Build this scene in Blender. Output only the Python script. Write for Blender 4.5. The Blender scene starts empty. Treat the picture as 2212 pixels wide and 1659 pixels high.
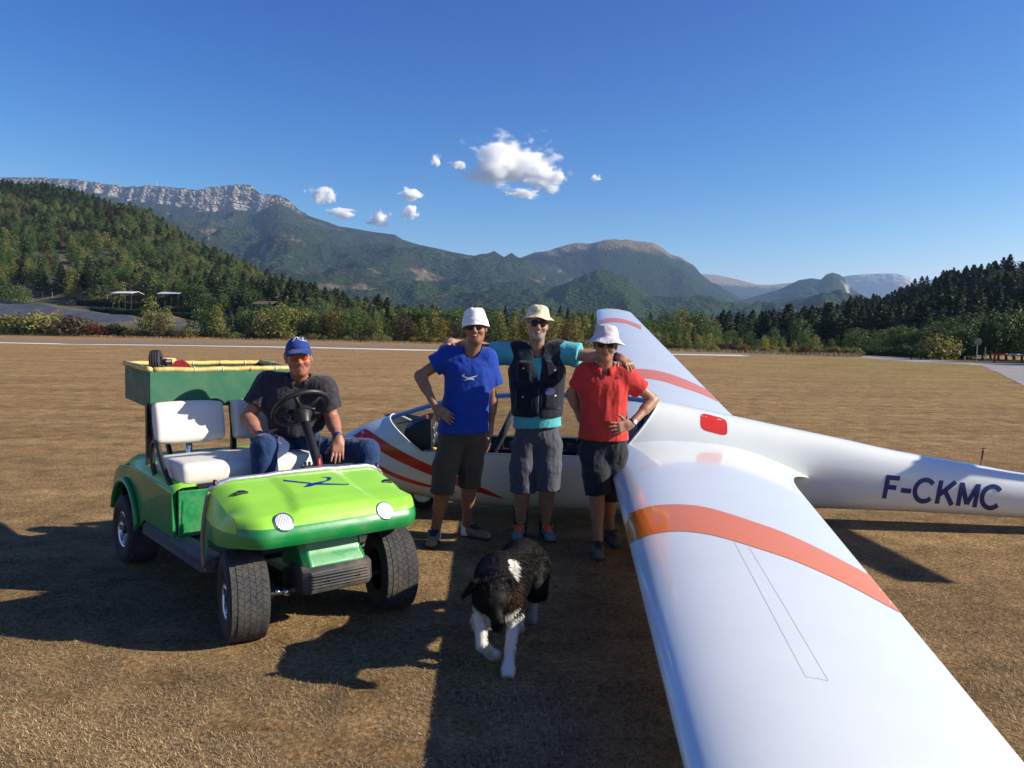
import bpy, bmesh, math, random
import numpy as np
from math import sin, cos, pi, radians, sqrt, atan2
from mathutils import Vector, Matrix, noise as mnoise
from mathutils.bvhtree import BVHTree

sc = bpy.context.scene
COL = sc.collection
rng = np.random.default_rng(7)
random.seed(7)

# ------------------------------------------------------------------ camera
FW, FH, FPX = 2212.0, 1659.0, 1725.0          # frame used for measuring, focal length in its pixels
CH, PITCH, ROLL = 1.62, radians(3.47), radians(1.0)
cam_d = bpy.data.cameras.new("camera")
cam_d.sensor_width = 36.0
cam_d.lens = FPX / FW * 36.0
cam_d.clip_start = 0.05
cam_d.clip_end = 60000
cam = bpy.data.objects.new("camera", cam_d)
COL.objects.link(cam)
cam.matrix_world = Matrix.Translation((0, 0, CH)) @ Matrix.Rotation(pi / 2 - PITCH, 4, 'X') @ Matrix.Rotation(ROLL, 4, 'Z')
sc.camera = cam

# ------------------------------------------------------------------ sky and sun
SUN_EL = radians(27.0)
SUN_AZ = radians(5.0)            # to the right of the view, this much behind the camera
sun_to = Vector((cos(SUN_AZ) * cos(SUN_EL), -sin(SUN_AZ) * cos(SUN_EL), sin(SUN_EL)))
world = bpy.data.worlds.new("World")
sc.world = world
world.use_nodes = True
wn = world.node_tree
sky = wn.nodes.new("ShaderNodeTexSky")
sky.sky_type = 'NISHITA'
sky.sun_disc = False
sky.sun_elevation = SUN_EL
sky.sun_rotation = pi / 2 + SUN_AZ
sky.altitude = 600
sky.air_density = 1.0
sky.dust_density = 0.35
sky.ozone_density = 4.5
bg = wn.nodes["Background"]
bg.inputs[1].default_value = 0.10
# the same tone curve over the whole sky: deeper, more saturated blue
sp_ = wn.nodes.new("ShaderNodeSeparateColor"); cb_ = wn.nodes.new("ShaderNodeCombineColor")
wn.links.new(sky.outputs[0], sp_.inputs[0])
for i_, (cap_, pw_, k_) in enumerate(((3.8, 2.8, .0215), (5.2, 1.85, .0405), (7.0, 1.05, .130))):
    mn_ = wn.nodes.new("ShaderNodeMath"); mn_.operation = 'MINIMUM'; mn_.inputs[1].default_value = cap_
    po_ = wn.nodes.new("ShaderNodeMath"); po_.operation = 'POWER'; po_.inputs[1].default_value = pw_
    mu_ = wn.nodes.new("ShaderNodeMath"); mu_.operation = 'MULTIPLY'; mu_.inputs[1].default_value = k_ / .1866
    wn.links.new(sp_.outputs[i_], mn_.inputs[0]); wn.links.new(mn_.outputs[0], po_.inputs[0]); wn.links.new(po_.outputs[0], mu_.inputs[0]); wn.links.new(mu_.outputs[0], cb_.inputs[i_])
wn.links.new(cb_.outputs[0], bg.inputs[0])
sun_d = bpy.data.lights.new("sun", 'SUN')
sun_d.energy = 4.6
sun_d.angle = radians(0.55)
sun_d.color = (1.0, 0.92, 0.78)
sun = bpy.data.objects.new("sun", sun_d)
COL.objects.link(sun)
sun.location = (40, -4, 30)
sun.rotation_euler = sun_to.to_track_quat('Z', 'Y').to_euler()

vs = sc.view_settings
vs.view_transform = 'Standard'
vs.look = 'None'
vs.exposure = 0.9
vs.gamma = 1.0
vs.use_curve_mapping = False
sc.render.engine = 'CYCLES'
cy = sc.cycles
cy.max_bounces = 16
cy.diffuse_bounces = 3
cy.glossy_bounces = 3
cy.transmission_bounces = 5
cy.transparent_max_bounces = 12
cy.volume_bounces = 14
cy.use_denoising = True
cy.sample_clamp_indirect = 6.0
cy.caustics_reflective = False
cy.caustics_refractive = False

# ------------------------------------------------------------------ measuring helpers
_R = np.array(cam.matrix_world.to_3x3())
_C = np.array([0, 0, CH])
def ray(px, py):
    return _R @ np.array([(px - FW / 2) / FPX, -(py - FH / 2) / FPX, -1.0])
def P(px, py, d):                    # point on the ray at depth d (metres along +Y)
    r = ray(px, py)
    return _C + r * d / r[1]
def G(px, py, z=0.0):                # point on the ray at height z
    r = ray(px, py)
    return _C + r * (z - CH) / r[2]
def hor(px):                         # horizon row at a column
    return 725.0 + (px - 1106) * math.tan(ROLL)
def nrm(v):
    v = np.asarray(v, float)
    return v / np.linalg.norm(v)
def A(*v):
    return np.array(v, float)

# ------------------------------------------------------------------ materials
MAT = {}
WORLD = set()
def mat(name, color=(.5, .5, .5), rough=.6, metal=0.0, var=.12, scale=30.0, bump=0.0, bscale=200.0, coat=0.0, spec=.5, detail=3.0, attr=None, sheen=0.0, dust=0.0):
    if name in MAT:
        return MAT[name]
    m = bpy.data.materials.new(name)
    m.use_nodes = True
    nt = m.node_tree
    b = nt.nodes["Principled BSDF"]
    b.inputs["Roughness"].default_value = rough
    b.inputs["Metallic"].default_value = metal
    b.inputs["Specular IOR Level"].default_value = spec
    b.inputs["Coat Weight"].default_value = coat
    b.inputs["Coat Roughness"].default_value = .06
    b.inputs["Sheen Weight"].default_value = sheen
    tc = nt.nodes.new("ShaderNodeTexCoord")
    n = nt.nodes.new("ShaderNodeTexNoise")
    n.inputs["Scale"].default_value = scale
    n.inputs["Detail"].default_value = detail
    nt.links.new(tc.outputs["Object"], n.inputs["Vector"])
    mr = nt.nodes.new("ShaderNodeMapRange")
    mr.inputs[1].default_value = .3
    mr.inputs[2].default_value = .7
    mr.inputs[3].default_value = 1 - var
    mr.inputs[4].default_value = 1 + var
    nt.links.new(n.outputs["Fac"], mr.inputs[0])
    mix = nt.nodes.new("ShaderNodeVectorMath")
    mix.operation = 'SCALE'
    if attr:
        at = nt.nodes.new("ShaderNodeAttribute")
        at.attribute_name = attr
        nt.links.new(at.outputs["Color"], mix.inputs[0])
    else:
        mix.inputs[0].default_value = color[:3]
    nt.links.new(mr.outputs[0], mix.inputs["Scale"])
    out = mix.outputs[0]
    if dust > 0:                                   # patchy dry dust on paint and rubber
        n3 = nt.nodes.new("ShaderNodeTexNoise"); n3.inputs["Scale"].default_value = 7.0; n3.inputs["Detail"].default_value = 8; n3.inputs["Roughness"].default_value = .65
        nt.links.new(tc.outputs["Object"], n3.inputs["Vector"])
        m3 = nt.nodes.new("ShaderNodeMapRange"); m3.inputs[1].default_value = .46; m3.inputs[2].default_value = .74; m3.inputs[4].default_value = dust
        nt.links.new(n3.outputs["Fac"], m3.inputs[0])
        x3 = nt.nodes.new("ShaderNodeMix"); x3.data_type = 'RGBA'; x3.inputs[7].default_value = (.34, .26, .17, 1)
        nt.links.new(m3.outputs[0], x3.inputs[0]); nt.links.new(out, x3.inputs[6]); out = x3.outputs[2]
        m4 = nt.nodes.new("ShaderNodeMapRange"); m4.inputs[1].default_value = .4; m4.inputs[2].default_value = .75; m4.inputs[3].default_value = rough; m4.inputs[4].default_value = min(1, rough + .35)
        nt.links.new(n3.outputs["Fac"], m4.inputs[0]); nt.links.new(m4.outputs[0], b.inputs["Roughness"])
    nt.links.new(out, b.inputs["Base Color"])
    if bump > 0:
        n2 = nt.nodes.new("ShaderNodeTexNoise")
        n2.inputs["Scale"].default_value = bscale
        n2.inputs["Detail"].default_value = 4
        nt.links.new(tc.outputs["Object"], n2.inputs["Vector"])
        bp = nt.nodes.new("ShaderNodeBump")
        bp.inputs["Strength"].default_value = bump
        bp.inputs["Distance"].default_value = .01
        nt.links.new(n2.outputs["Fac"], bp.inputs["Height"])
        nt.links.new(bp.outputs[0], b.inputs["Normal"])
    MAT[name] = m
    return m

# ------------------------------------------------------------------ mesh helpers
def tag(o, label=None, cat=None, group=None, kind=None):
    if label: o["label"] = label
    if cat: o["category"] = cat
    if group: o["group"] = group
    if kind: o["kind"] = kind
    return o
def empty(name, loc=(0, 0, 0), rz=0.0, label=None, cat=None, group=None):
    o = bpy.data.objects.new(name, None)
    o.empty_display_size = .2
    o.location = loc
    o.rotation_euler = (0, 0, rz)
    COL.objects.link(o)
    return tag(o, label, cat, group)
def link(name, me, m=None, parent=None):
    o = bpy.data.objects.new(name, me)
    COL.objects.link(o)
    if m is not None:
        if isinstance(m, (list, tuple)):
            for k in m: me.materials.append(k)
        else:
            me.materials.append(m)
    if parent is not None:
        o.parent = parent
        if parent.name in WORLD: o.matrix_parent_inverse = Matrix.Translation(-Vector(parent.location))
    return o
def mesh(name, V, F, smooth=True):
    me = bpy.data.meshes.new(name)
    V = np.asarray(V, float)
    me.from_pydata(V.tolist(), [], [list(map(int, f)) for f in F])
    if smooth:
        me.polygons.foreach_set("use_smooth", [True] * len(me.polygons))
    me.update()
    return me
def fast_mesh(name, V, F, smooth=False, cols=None, matidx=None):
    """V (n,3) array, F (m,k) int array of equal sized faces."""
    V = np.ascontiguousarray(V, np.float32)
    F = np.ascontiguousarray(F, np.int32)
    m, k = F.shape
    me = bpy.data.meshes.new(name)
    me.vertices.add(len(V))
    me.vertices.foreach_set("co", V.ravel())
    me.loops.add(m * k)
    me.loops.foreach_set("vertex_index", F.ravel())
    me.polygons.add(m)
    me.polygons.foreach_set("loop_start", np.arange(0, m * k, k, dtype=np.int32))
    me.polygons.foreach_set("use_smooth", np.full(m, smooth))
    if matidx is not None:
        me.polygons.foreach_set("material_index", np.asarray(matidx, np.int32))
    me.update(calc_edges=True)
    if cols is not None:
        at = me.color_attributes.new("Col", 'FLOAT_COLOR', 'POINT')
        c4 = np.ones((len(V), 4), np.float32)
        c4[:, :3] = cols
        at.data.foreach_set("color", c4.ravel())
    return me

class MB:
    """collects plain shapes for one mesh; frame = (origin, 3x3 matrix) applied at build."""
    def __init__(s):
        s.V, s.F = [], []
    def add(s, V, F):
        k = len(s.V)
        s.V += [tuple(map(float, v)) for v in V]
        s.F += [tuple(int(i) + k for i in f) for f in F]
        return s
    def box(s, c, size, R=None):
        x, y, z = np.array(size) / 2
        V = np.array([[a * x, b * y, d * z] for a in (-1, 1) for b in (-1, 1) for d in (-1, 1)])
        if R is not None: V = V @ np.asarray(R).T
        V = V + np.asarray(c)
        return s.add(V, [(0, 1, 3, 2), (4, 6, 7, 5), (0, 4, 5, 1), (2, 3, 7, 6), (0, 2, 6, 4), (1, 5, 7, 3)])
    def tube(s, pts, rad, n=10, caps=True, flat=None):
        pts = np.asarray(pts, float)
        m = len(pts)
        rad = np.full(m, rad) if np.isscalar(rad) else np.asarray(rad, float)
        T = np.gradient(pts, axis=0)
        T /= np.linalg.norm(T, axis=1)[:, None] + 1e-12
        up = A(0, 0, 1) if abs(T[0][2]) < .9 else A(1, 0, 0)
        u = nrm(np.cross(T[0], up))
        V = []
        for i in range(m):
            u = nrm(u - T[i] * (u @ T[i]))
            w = np.cross(T[i], u)
            for k in range(n):
                a = 2 * pi * k / n
                V.append(pts[i] + rad[i] * (u * cos(a) + w * sin(a) * (flat or 1)))
        F = [(i * n + k, i * n + (k + 1) % n, (i + 1) * n + (k + 1) % n, (i + 1) * n + k) for i in range(m - 1) for k in range(n)]
        if caps:
            F += [tuple(range(n - 1, -1, -1)), tuple(range((m - 1) * n, m * n))]
        return s.add(V, F)
    def lathe(s, prof, c=(0, 0, 0), axis=(0, 0, 1), n=32, ref=None):
        """prof: list of (radius, height along axis)"""
        ax = nrm(axis)
        u = nrm(np.cross(ax, ref if ref is not None else (A(0, 0, 1) if abs(ax[2]) < .9 else A(1, 0, 0))))
        w = np.cross(ax, u)
        V, F = [], []
        m = len(prof)
        for r, h in prof:
            for k in range(n):
                a = 2 * pi * k / n
                V.append(np.asarray(c) + ax * h + r * (u * cos(a) + w * sin(a)))
        for i in range(m - 1):
            for k in range(n):
                F.append((i * n + k, i * n + (k + 1) % n, (i + 1) * n + (k + 1) % n, (i + 1) * n + k))
        return s.add(V, F)
    def loft(s, secs, closed=True, caps=(True, True)):
        m, n = len(secs), len(secs[0])
        V = [v for sec in secs for v in sec]
        F = []
        for i in range(m - 1):
            for k in range(n if closed else n - 1):
                F.append((i * n + k, i * n + (k + 1) % n, (i + 1) * n + (k + 1) % n, (i + 1) * n + k))
        if closed:
            if caps[0]: F.append(tuple(range(n - 1, -1, -1)))
            if caps[1]: F.append(tuple(range((m - 1) * n, m * n)))
        return s.add(V, F)
    def prism(s, poly, z0, z1, fr=None):
        """2D outline poly extruded from z0 to z1 in frame fr=(o, ex, ey, ez)"""
        o, ex, ey, ez = fr if fr else (A(0, 0, 0), A(1, 0, 0), A(0, 1, 0), A(0, 0, 1))
        n = len(poly)
        V = [o + ex * p[0] + ey * p[1] + ez * z for z in (z0, z1) for p in poly]
        F = [tuple(range(n - 1, -1, -1)), tuple(range(n, 2 * n))] + [(k, (k + 1) % n, n + (k + 1) % n, n + k) for k in range(n)]
        return s.add(V, F)
    def build(s, name, m, parent=None, smooth=False, bevel=0.0, seg=2, T=None, subsurf=0, angle=35, solid=0.0):
        V = np.array(s.V)
        if T is not None:
            V = V @ np.asarray(T[1]).T + np.asarray(T[0])
        me = mesh(name, V, s.F, smooth)
        bm = bmesh.new(); bm.from_mesh(me)
        bmesh.ops.recalc_face_normals(bm, faces=bm.faces)
        bm.to_mesh(me); bm.free()
        o = link(name, me, m, parent)
        if solid:
            md = o.modifiers.new("solid", 'SOLIDIFY'); md.thickness = solid; md.offset = 0
        if bevel > 0:
            md = o.modifiers.new("bevel", 'BEVEL')
            md.width = bevel; md.segments = seg; md.limit_method = 'ANGLE'; md.angle_limit = radians(angle)
            me.polygons.foreach_set("use_smooth", [True] * len(me.polygons))
            md.harden_normals = True
        if subsurf:
            md = o.modifiers.new("sub", 'SUBSURF'); md.levels = subsurf; md.render_levels = subsurf
        return o

def place(parts_parent, root):
    pass

def copy_tree(o, parent=None):
    c = o.copy()
    COL.objects.link(c)
    c.parent = parent
    for ch in list(o.children):
        copy_tree(ch, c)
    return c

def interp(xs, ys, x):
    """smooth (monotone-ish cubic) interpolation of a table"""
    xs = np.asarray(xs, float); ys = np.asarray(ys, float); x = np.asarray(x, float)
    d = np.gradient(ys, xs)
    i = np.clip(np.searchsorted(xs, x) - 1, 0, len(xs) - 2)
    h = xs[i + 1] - xs[i]
    t = np.clip((x - xs[i]) / h, 0, 1)
    return (ys[i] * (1 + 2 * t) * (1 - t) ** 2 + d[i] * h * t * (1 - t) ** 2 + ys[i + 1] * t * t * (3 - 2 * t) + d[i + 1] * h * t * t * (t - 1))

# ------------------------------------------------------------------ value noise (numpy)
def _hash(ix, iy, iz, seed):
    h = (ix * 374761393 + iy * 668265263 + iz * 2147483647 + seed * 974711) & 0xffffffff
    h = ((h ^ (h >> 13)) * 1274126177) & 0xffffffff
    return ((h ^ (h >> 16)) & 0xffff) / 65535.0
def vnoise(p, seed=0):
    p = np.asarray(p, float)
    if p.shape[-1] == 2: p = np.concatenate([p, np.zeros(p.shape[:-1] + (1,))], -1)
    i = np.floor(p).astype(np.int64); f = p - i
    f = f * f * (3 - 2 * f)
    r = 0
    for a in (0, 1):
        for b in (0, 1):
            for c in (0, 1):
                w = (f[..., 0] if a else 1 - f[..., 0]) * (f[..., 1] if b else 1 - f[..., 1]) * (f[..., 2] if c else 1 - f[..., 2])
                r = r + w * _hash(i[..., 0] + a, i[..., 1] + b, i[..., 2] + c, seed)
    return r * 2 - 1
def fbm(p, oct=4, seed=0, lac=2.0, gain=.5):
    r, a, f = 0, 1.0, 1.0
    for k in range(oct):
        r = r + a * vnoise(np.asarray(p) * f, seed + k * 17)
        a *= gain; f *= lac
    return r
def ridged(p, oct=4, seed=0):
    r, a, f = 0, 1.0, 1.0
    for k in range(oct):
        r = r + a * (1 - 2 * np.abs(vnoise(np.asarray(p) * f, seed + k * 13)))
        a *= .5; f *= 2.0
    return r

# ------------------------------------------------------------------ implicit bodies: smooth union on a grid, surface nets
class Field:
    def __init__(s, lo, hi, h):
        s.h = h; s.lo = np.asarray(lo, float) - 2 * h
        s.n = np.ceil((np.asarray(hi, float) + 2 * h - s.lo) / h).astype(int) + 1
        s.F = np.full(s.n, .25, np.float32)
        s.ax = [s.lo[i] + h * np.arange(s.n[i]) for i in range(3)]
    def _block(s, lo, hi):
        a = np.clip(np.floor((np.asarray(lo) - s.lo) / s.h).astype(int), 0, s.n - 1)
        b = np.clip(np.ceil((np.asarray(hi) - s.lo) / s.h).astype(int) + 1, 1, s.n)
        b = np.maximum(b, a + 1)
        sl = tuple(slice(a[i], b[i]) for i in range(3))
        g = np.meshgrid(*[s.ax[i][sl[i]] for i in range(3)], indexing='ij')
        return sl, np.stack(g, -1)
    def _merge(s, sl, d, k, op='u'):
        f = s.F[sl]
        if op == 'u':
            if k > 0:
                hh = np.clip(.5 + .5 * (f - d) / k, 0, 1)
                r = f * (1 - hh) + d * hh - k * hh * (1 - hh)
            else: r = np.minimum(f, d)
        else:                                       # subtract
            if k > 0:
                hh = np.clip(.5 - .5 * (f + d) / k, 0, 1)
                r = f * (1 - hh) - d * hh + k * hh * (1 - hh)
            else: r = np.maximum(f, -d)
        s.F[sl] = r
    def cap(s, a, b, ra, rb=None, k=.02, sq=None, op='u', cut=None):
        """tapered capsule; sq=(axis, factor) squeezes along an axis; cut=True gives flat end at b, 'both' flat ends"""
        a = np.asarray(a, float); b = np.asarray(b, float)
        rb = ra if rb is None else rb
        m = max(ra, rb) * (max(1, sq[1]) if sq else 1) + k + 3 * s.h
        sl, X = s._block(np.minimum(a, b) - m, np.maximum(a, b) + m)
        ab = b - a
        L2 = ab @ ab + 1e-12
        pa = X - a
        t = np.clip((pa @ ab) / L2, 0, 1)
        q = pa - t[..., None] * ab
        if sq:
            ax = nrm(sq[0])
            q = q + ((q @ ax) * (1 / sq[1] - 1))[..., None] * ax
        d = np.sqrt((q * q).sum(-1)) - (ra + (rb - ra) * t)
        if cut:
            n = ab / sqrt(L2)
            d = np.maximum(d, (X - b) @ n)
            if cut == 'both': d = np.maximum(d, -(pa @ n))
        s._merge(sl, d.astype(np.float32), k, op)
        return s
    def ell(s, c, r, R=None, k=.02, op='u'):
        c = np.asarray(c, float); r = np.asarray(r, float)
        m = r.max() + k + 3 * s.h
        sl, X = s._block(c - m, c + m)
        q = X - c
        if R is not None: q = q @ np.asarray(R)          # columns of R are the axes
        k0 = np.sqrt(((q / r) ** 2).sum(-1)); k1 = np.sqrt(((q / r ** 2) ** 2).sum(-1))
        d = np.where(k1 > 1e-9, k0 * (k0 - 1) / np.maximum(k1, 1e-9), -r.min())
        s._merge(sl, d.astype(np.float32), k, op)
        return s
    def rbox(s, c, half, rr, R=None, k=.01, op='u'):
        c = np.asarray(c, float); half = np.asarray(half, float)
        m = np.linalg.norm(half) + k + 3 * s.h
        sl, X = s._block(c - m, c + m)
        q = X - c
        if R is not None: q = q @ np.asarray(R)
        q = np.abs(q) - (half - rr)
        d = np.sqrt((np.maximum(q, 0) ** 2).sum(-1)) + np.minimum(q.max(-1), 0) - rr
        s._merge(sl, d.astype(np.float32), k, op)
        return s
    def plane(s, p, n, k=0.0):
        """keep the side where (x-p).n < 0"""
        n = nrm(n)
        X, Y, Z = np.meshgrid(*s.ax, indexing='ij', sparse=True)
        d = ((X - p[0]) * n[0] + (Y - p[1]) * n[1] + (Z - p[2]) * n[2]).astype(np.float32)
        s.F = np.maximum(s.F, d)
        return s
    def surface(s):
        F, n = s.F, s.n
        S = F < 0
        c_n = n - 1
        cells, pos = [], []
        quads = []
        for ax in range(3):
            sl0 = [slice(None)] * 3; sl1 = [slice(None)] * 3
            sl0[ax] = slice(0, -1); sl1[ax] = slice(1, None)
            M = S[tuple(sl0)] != S[tuple(sl1)]
            idx = np.stack(np.nonzero(M), -1)
            if len(idx) == 0: continue
            o1, o2 = [i for i in range(3) if i != ax]
            ok = (idx[:, o1] > 0) & (idx[:, o2] > 0) & (idx[:, o1] < n[o1] - 1) & (idx[:, o2] < n[o2] - 1)
            idx = idx[ok]
            e = np.zeros(3, int); e[ax] = 1
            f0 = F[tuple(idx.T)]; f1 = F[tuple((idx + e).T)]
            t = f0 / (f0 - f1)
            p = idx.astype(float); p[:, ax] += t
            cid = []
            for da, db in ((0, 0), (-1, 0), (-1, -1), (0, -1)):
                c = idx.copy(); c[:, o1] += da; c[:, o2] += db
                cc = (c[:, 0] * c_n[1] + c[:, 1]) * c_n[2] + c[:, 2]
                cid.append(cc); cells.append(cc); pos.append(p)
            q = np.stack(cid, -1)
            inside = f0 < 0
            if ax == 1: inside = ~inside
            q[~inside] = q[~inside][:, ::-1]
            quads.append(q)
        cells = np.concatenate(cells); pos = np.concatenate(pos); quads = np.concatenate(quads)
        u, inv = np.unique(cells, return_inverse=True)
        cnt = np.bincount(inv)
        V = np.stack([np.bincount(inv, pos[:, i]) / cnt for i in range(3)], -1) * s.h + s.lo
        return V, np.searchsorted(u, quads)

def relax(V, Fq, it=1, f=.5):
    e = np.concatenate([Fq[:, [0, 1]], Fq[:, [1, 2]], Fq[:, [2, 3]], Fq[:, [3, 0]]])
    i = np.concatenate([e[:, 0], e[:, 1]]); j = np.concatenate([e[:, 1], e[:, 0]])
    cnt = np.bincount(i, minlength=len(V))
    for _ in range(it):
        M = np.stack([np.bincount(i, V[j, c], minlength=len(V)) for c in range(3)], -1) / np.maximum(cnt, 1)[:, None]
        V = V * (1 - f) + M * f
    return V
def vnormals(V, Fq):
    n = np.cross(V[Fq[:, 2]] - V[Fq[:, 0]], V[Fq[:, 3]] - V[Fq[:, 1]])
    N = np.zeros_like(V)
    for k in range(4):
        for c in range(3):
            N[:, c] += np.bincount(Fq[:, k], n[:, c], minlength=len(V))
    return N / (np.linalg.norm(N, axis=1)[:, None] + 1e-12)
# ------------------------------------------------------------------ node material helpers
def nmat(name):
    m = bpy.data.materials.new(name); m.use_nodes = True
    MAT[name] = m
    return m, m.node_tree, m.node_tree.nodes["Principled BSDF"]
def N(nt, typ, **kw):
    n = nt.nodes.new(typ)
    for k, v in kw.items():
        if k.startswith("i_"):
            key = k[2:]
            n.inputs[int(key) if key.isdigit() else key].default_value = v
        else: setattr(n, k, v)
    return n
def ramp(nt, fac, stops):
    r = nt.nodes.new("ShaderNodeValToRGB")
    e = r.color_ramp.elements
    while len(e) < len(stops): e.new(.5)
    for el, (p, c) in zip(e, stops):
        el.position = p; el.color = tuple(c) + (1,)
    nt.links.new(fac, r.inputs[0])
    return r.outputs[0]
def noise(nt, vec, scale, detail=4, rough=.55, dist=0.0):
    n = N(nt, "ShaderNodeTexNoise"); n.inputs["Scale"].default_value = scale; n.inputs["Detail"].default_value = detail
    n.inputs["Roughness"].default_value = rough; n.inputs["Distortion"].default_value = dist
    nt.links.new(vec, n.inputs["Vector"])
    return n.outputs["Fac"]
def mixc(nt, fac, a, b, typ='MIX'):
    m = N(nt, "ShaderNodeMix", data_type='RGBA', blend_type=typ)
    for k, v in ((0, fac), (6, a), (7, b)):
        if hasattr(v, "is_output"): nt.links.new(v, m.inputs[k])
        else: m.inputs[k].default_value = v if k == 0 else tuple(v) + (1,)
    return m.outputs[2]
def mrange(nt, v, a, b, c=0.0, d=1.0, smooth=True):
    m = N(nt, "ShaderNodeMapRange", interpolation_type='SMOOTHSTEP' if smooth else 'LINEAR')
    nt.links.new(v, m.inputs[0])
    for i, x in enumerate((a, b, c, d)): m.inputs[i + 1].default_value = x
    return m.outputs[0]

# ------------------------------------------------------------------ ground material: mown dry grass, greener far away and by the track
gm, nt, b = nmat("dry_grass_ground")
geo = N(nt, "ShaderNodeNewGeometry"); pos = geo.outputs["Position"]
sp = N(nt, "ShaderNodeSeparateXYZ"); nt.links.new(pos, sp.inputs[0])
big = noise(nt, pos, .35, 5, .6); mid = noise(nt, pos, 3.0, 5, .65); fine = noise(nt, pos, 34.0, 5, .75, .6)
c1 = ramp(nt, fine, [(.30, (.125, .080, .040)), (.46, (.30, .20, .102)), (.58, (.44, .31, .165)), (.74, (.60, .46, .28))])
c2 = ramp(nt, mid, [(.3, (.52, .50, .47)), (.7, (1.26, 1.22, 1.14))])
c3 = ramp(nt, big, [(.3, (.82, .78, .72)), (.62, (1.1, 1.08, 1.04))])
c = mixc(nt, 1.0, c1, c2, 'MULTIPLY'); c = mixc(nt, 1.0, c, c3, 'MULTIPLY')
# streaks far away (mowing bands, foreshortened tufts)
mp = N(nt, "ShaderNodeMapping"); mp.inputs["Scale"].default_value = (.12, 1.2, 1); nt.links.new(pos, mp.inputs[0])
st = noise(nt, mp.outputs[0], 1.0, 6, .7)
c = mixc(nt, 1.0, c, ramp(nt, st, [(.3, (.7, .68, .66)), (.68, (1.16, 1.14, 1.10))]), 'MULTIPLY')
# a little green towards the track on the right and sparse green shoots
gr = N(nt, "ShaderNodeMath", operation='MULTIPLY'); nt.links.new(mrange(nt, sp.outputs[0], 8, 26), gr.inputs[0]); nt.links.new(mrange(nt, noise(nt, pos, .22, 4), .40, .62), gr.inputs[1])
c = mixc(nt, gr.outputs[0], c, mixc(nt, 1.0, c, (.80, 1.0, .62), 'MULTIPLY'))
gs = noise(nt, pos, 1.7, 3); c = mixc(nt, mrange(nt, gs, .64, .74, 0, .6), c, (.06, .075, .02))
bs = noise(nt, pos, .9, 6, .7, 1.0); c = mixc(nt, mrange(nt, bs, .60, .70, 0, .55), c, (.135, .088, .052))
# beyond the airfield: rough pasture and scrub
far = N(nt, "ShaderNodeMath", operation='MAXIMUM'); nt.links.new(mrange(nt, sp.outputs[1], 128, 175), far.inputs[0]); far.inputs[1].default_value = 0
c = mixc(nt, far.outputs[0], c, ramp(nt, noise(nt, pos, .06, 5), [(.35, (.035, .045, .016)), (.6, (.09, .085, .035))]))
nt.links.new(c, b.inputs["Base Color"])
b.inputs["Roughness"].default_value = .95; b.inputs["Specular IOR Level"].default_value = .1
bh = N(nt, "ShaderNodeMath", operation='MULTIPLY_ADD'); nt.links.new(fine, bh.inputs[0]); bh.inputs[1].default_value = 1.0; nt.links.new(mid, bh.inputs[2])
bp = N(nt, "ShaderNodeBump"); bp.inputs["Strength"].default_value = .9; bp.inputs["Distance"].default_value = .045
nt.links.new(bh.outputs[0], bp.inputs["Height"]); nt.links.new(bp.outputs[0], b.inputs["Normal"])

# one sheet to the horizon, denser near the camera, gently uneven
def ground_z(x, y):
    r = np.sqrt(np.asarray(x) ** 2 + np.asarray(y) ** 2)
    w = np.clip((r - 9) / 20, 0, 1)
    p = np.stack([np.asarray(x) * .045, np.asarray(y) * .045], -1)
    return fbm(p, 3, 5) * .06 * w
rad = np.concatenate([[0], np.geomspace(.6, 15000, 110)])
ang = np.linspace(0, 2 * pi, 145)[:-1]
RR, AA = np.meshgrid(rad[1:], ang, indexing='ij')
gx, gy = RR * np.cos(AA), RR * np.sin(AA)
V = np.concatenate([[[0, 0, 0]], np.stack([gx, gy, ground_z(gx, gy)], -1).reshape(-1, 3)])
na, nr = len(ang), len(rad) - 1
F4 = [(1 + i * na + k, 1 + (i + 1) * na + k, 1 + (i + 1) * na + (k + 1) % na, 1 + i * na + (k + 1) % na) for i in range(nr - 1) for k in range(na)]
F3 = [(0, 1 + k, 1 + (k + 1) % na) for k in range(na)]
ground = link("ground", mesh("ground", V, F4 + F3), gm)
tag(ground, kind="structure")

def strip(name, left, right, m, z=.006, n=60, wob=.0):
    """a sheet between two polylines of (x, y)"""
    L = np.array(left, float); Rr = np.array(right, float)
    def rs(a, k):
        d = np.concatenate([[0], np.cumsum(np.linalg.norm(np.diff(a, axis=0), axis=1))])
        t = np.linspace(0, d[-1], k)
        return np.stack([np.interp(t, d, a[:, 0]), np.interp(t, d, a[:, 1])], -1)
    L, Rr = rs(L, n), rs(Rr, n)
    if wob:
        L = L + wob * rng.normal(size=L.shape); Rr = Rr + wob * rng.normal(size=Rr.shape)
    cols = 7
    V = np.concatenate([L + (Rr - L) * t for t in np.linspace(0, 1, cols)])
    Z = ground_z(V[:, 0], V[:, 1]) + z
    F = [(c * n + i, c * n + i + 1, (c + 1) * n + i + 1, (c + 1) * n + i) for c in range(cols - 1) for i in range(n - 1)]
    o = link(name, mesh(name, np.concatenate([V, Z[:, None]], 1), F), m)
    return tag(o, kind="structure")

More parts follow.
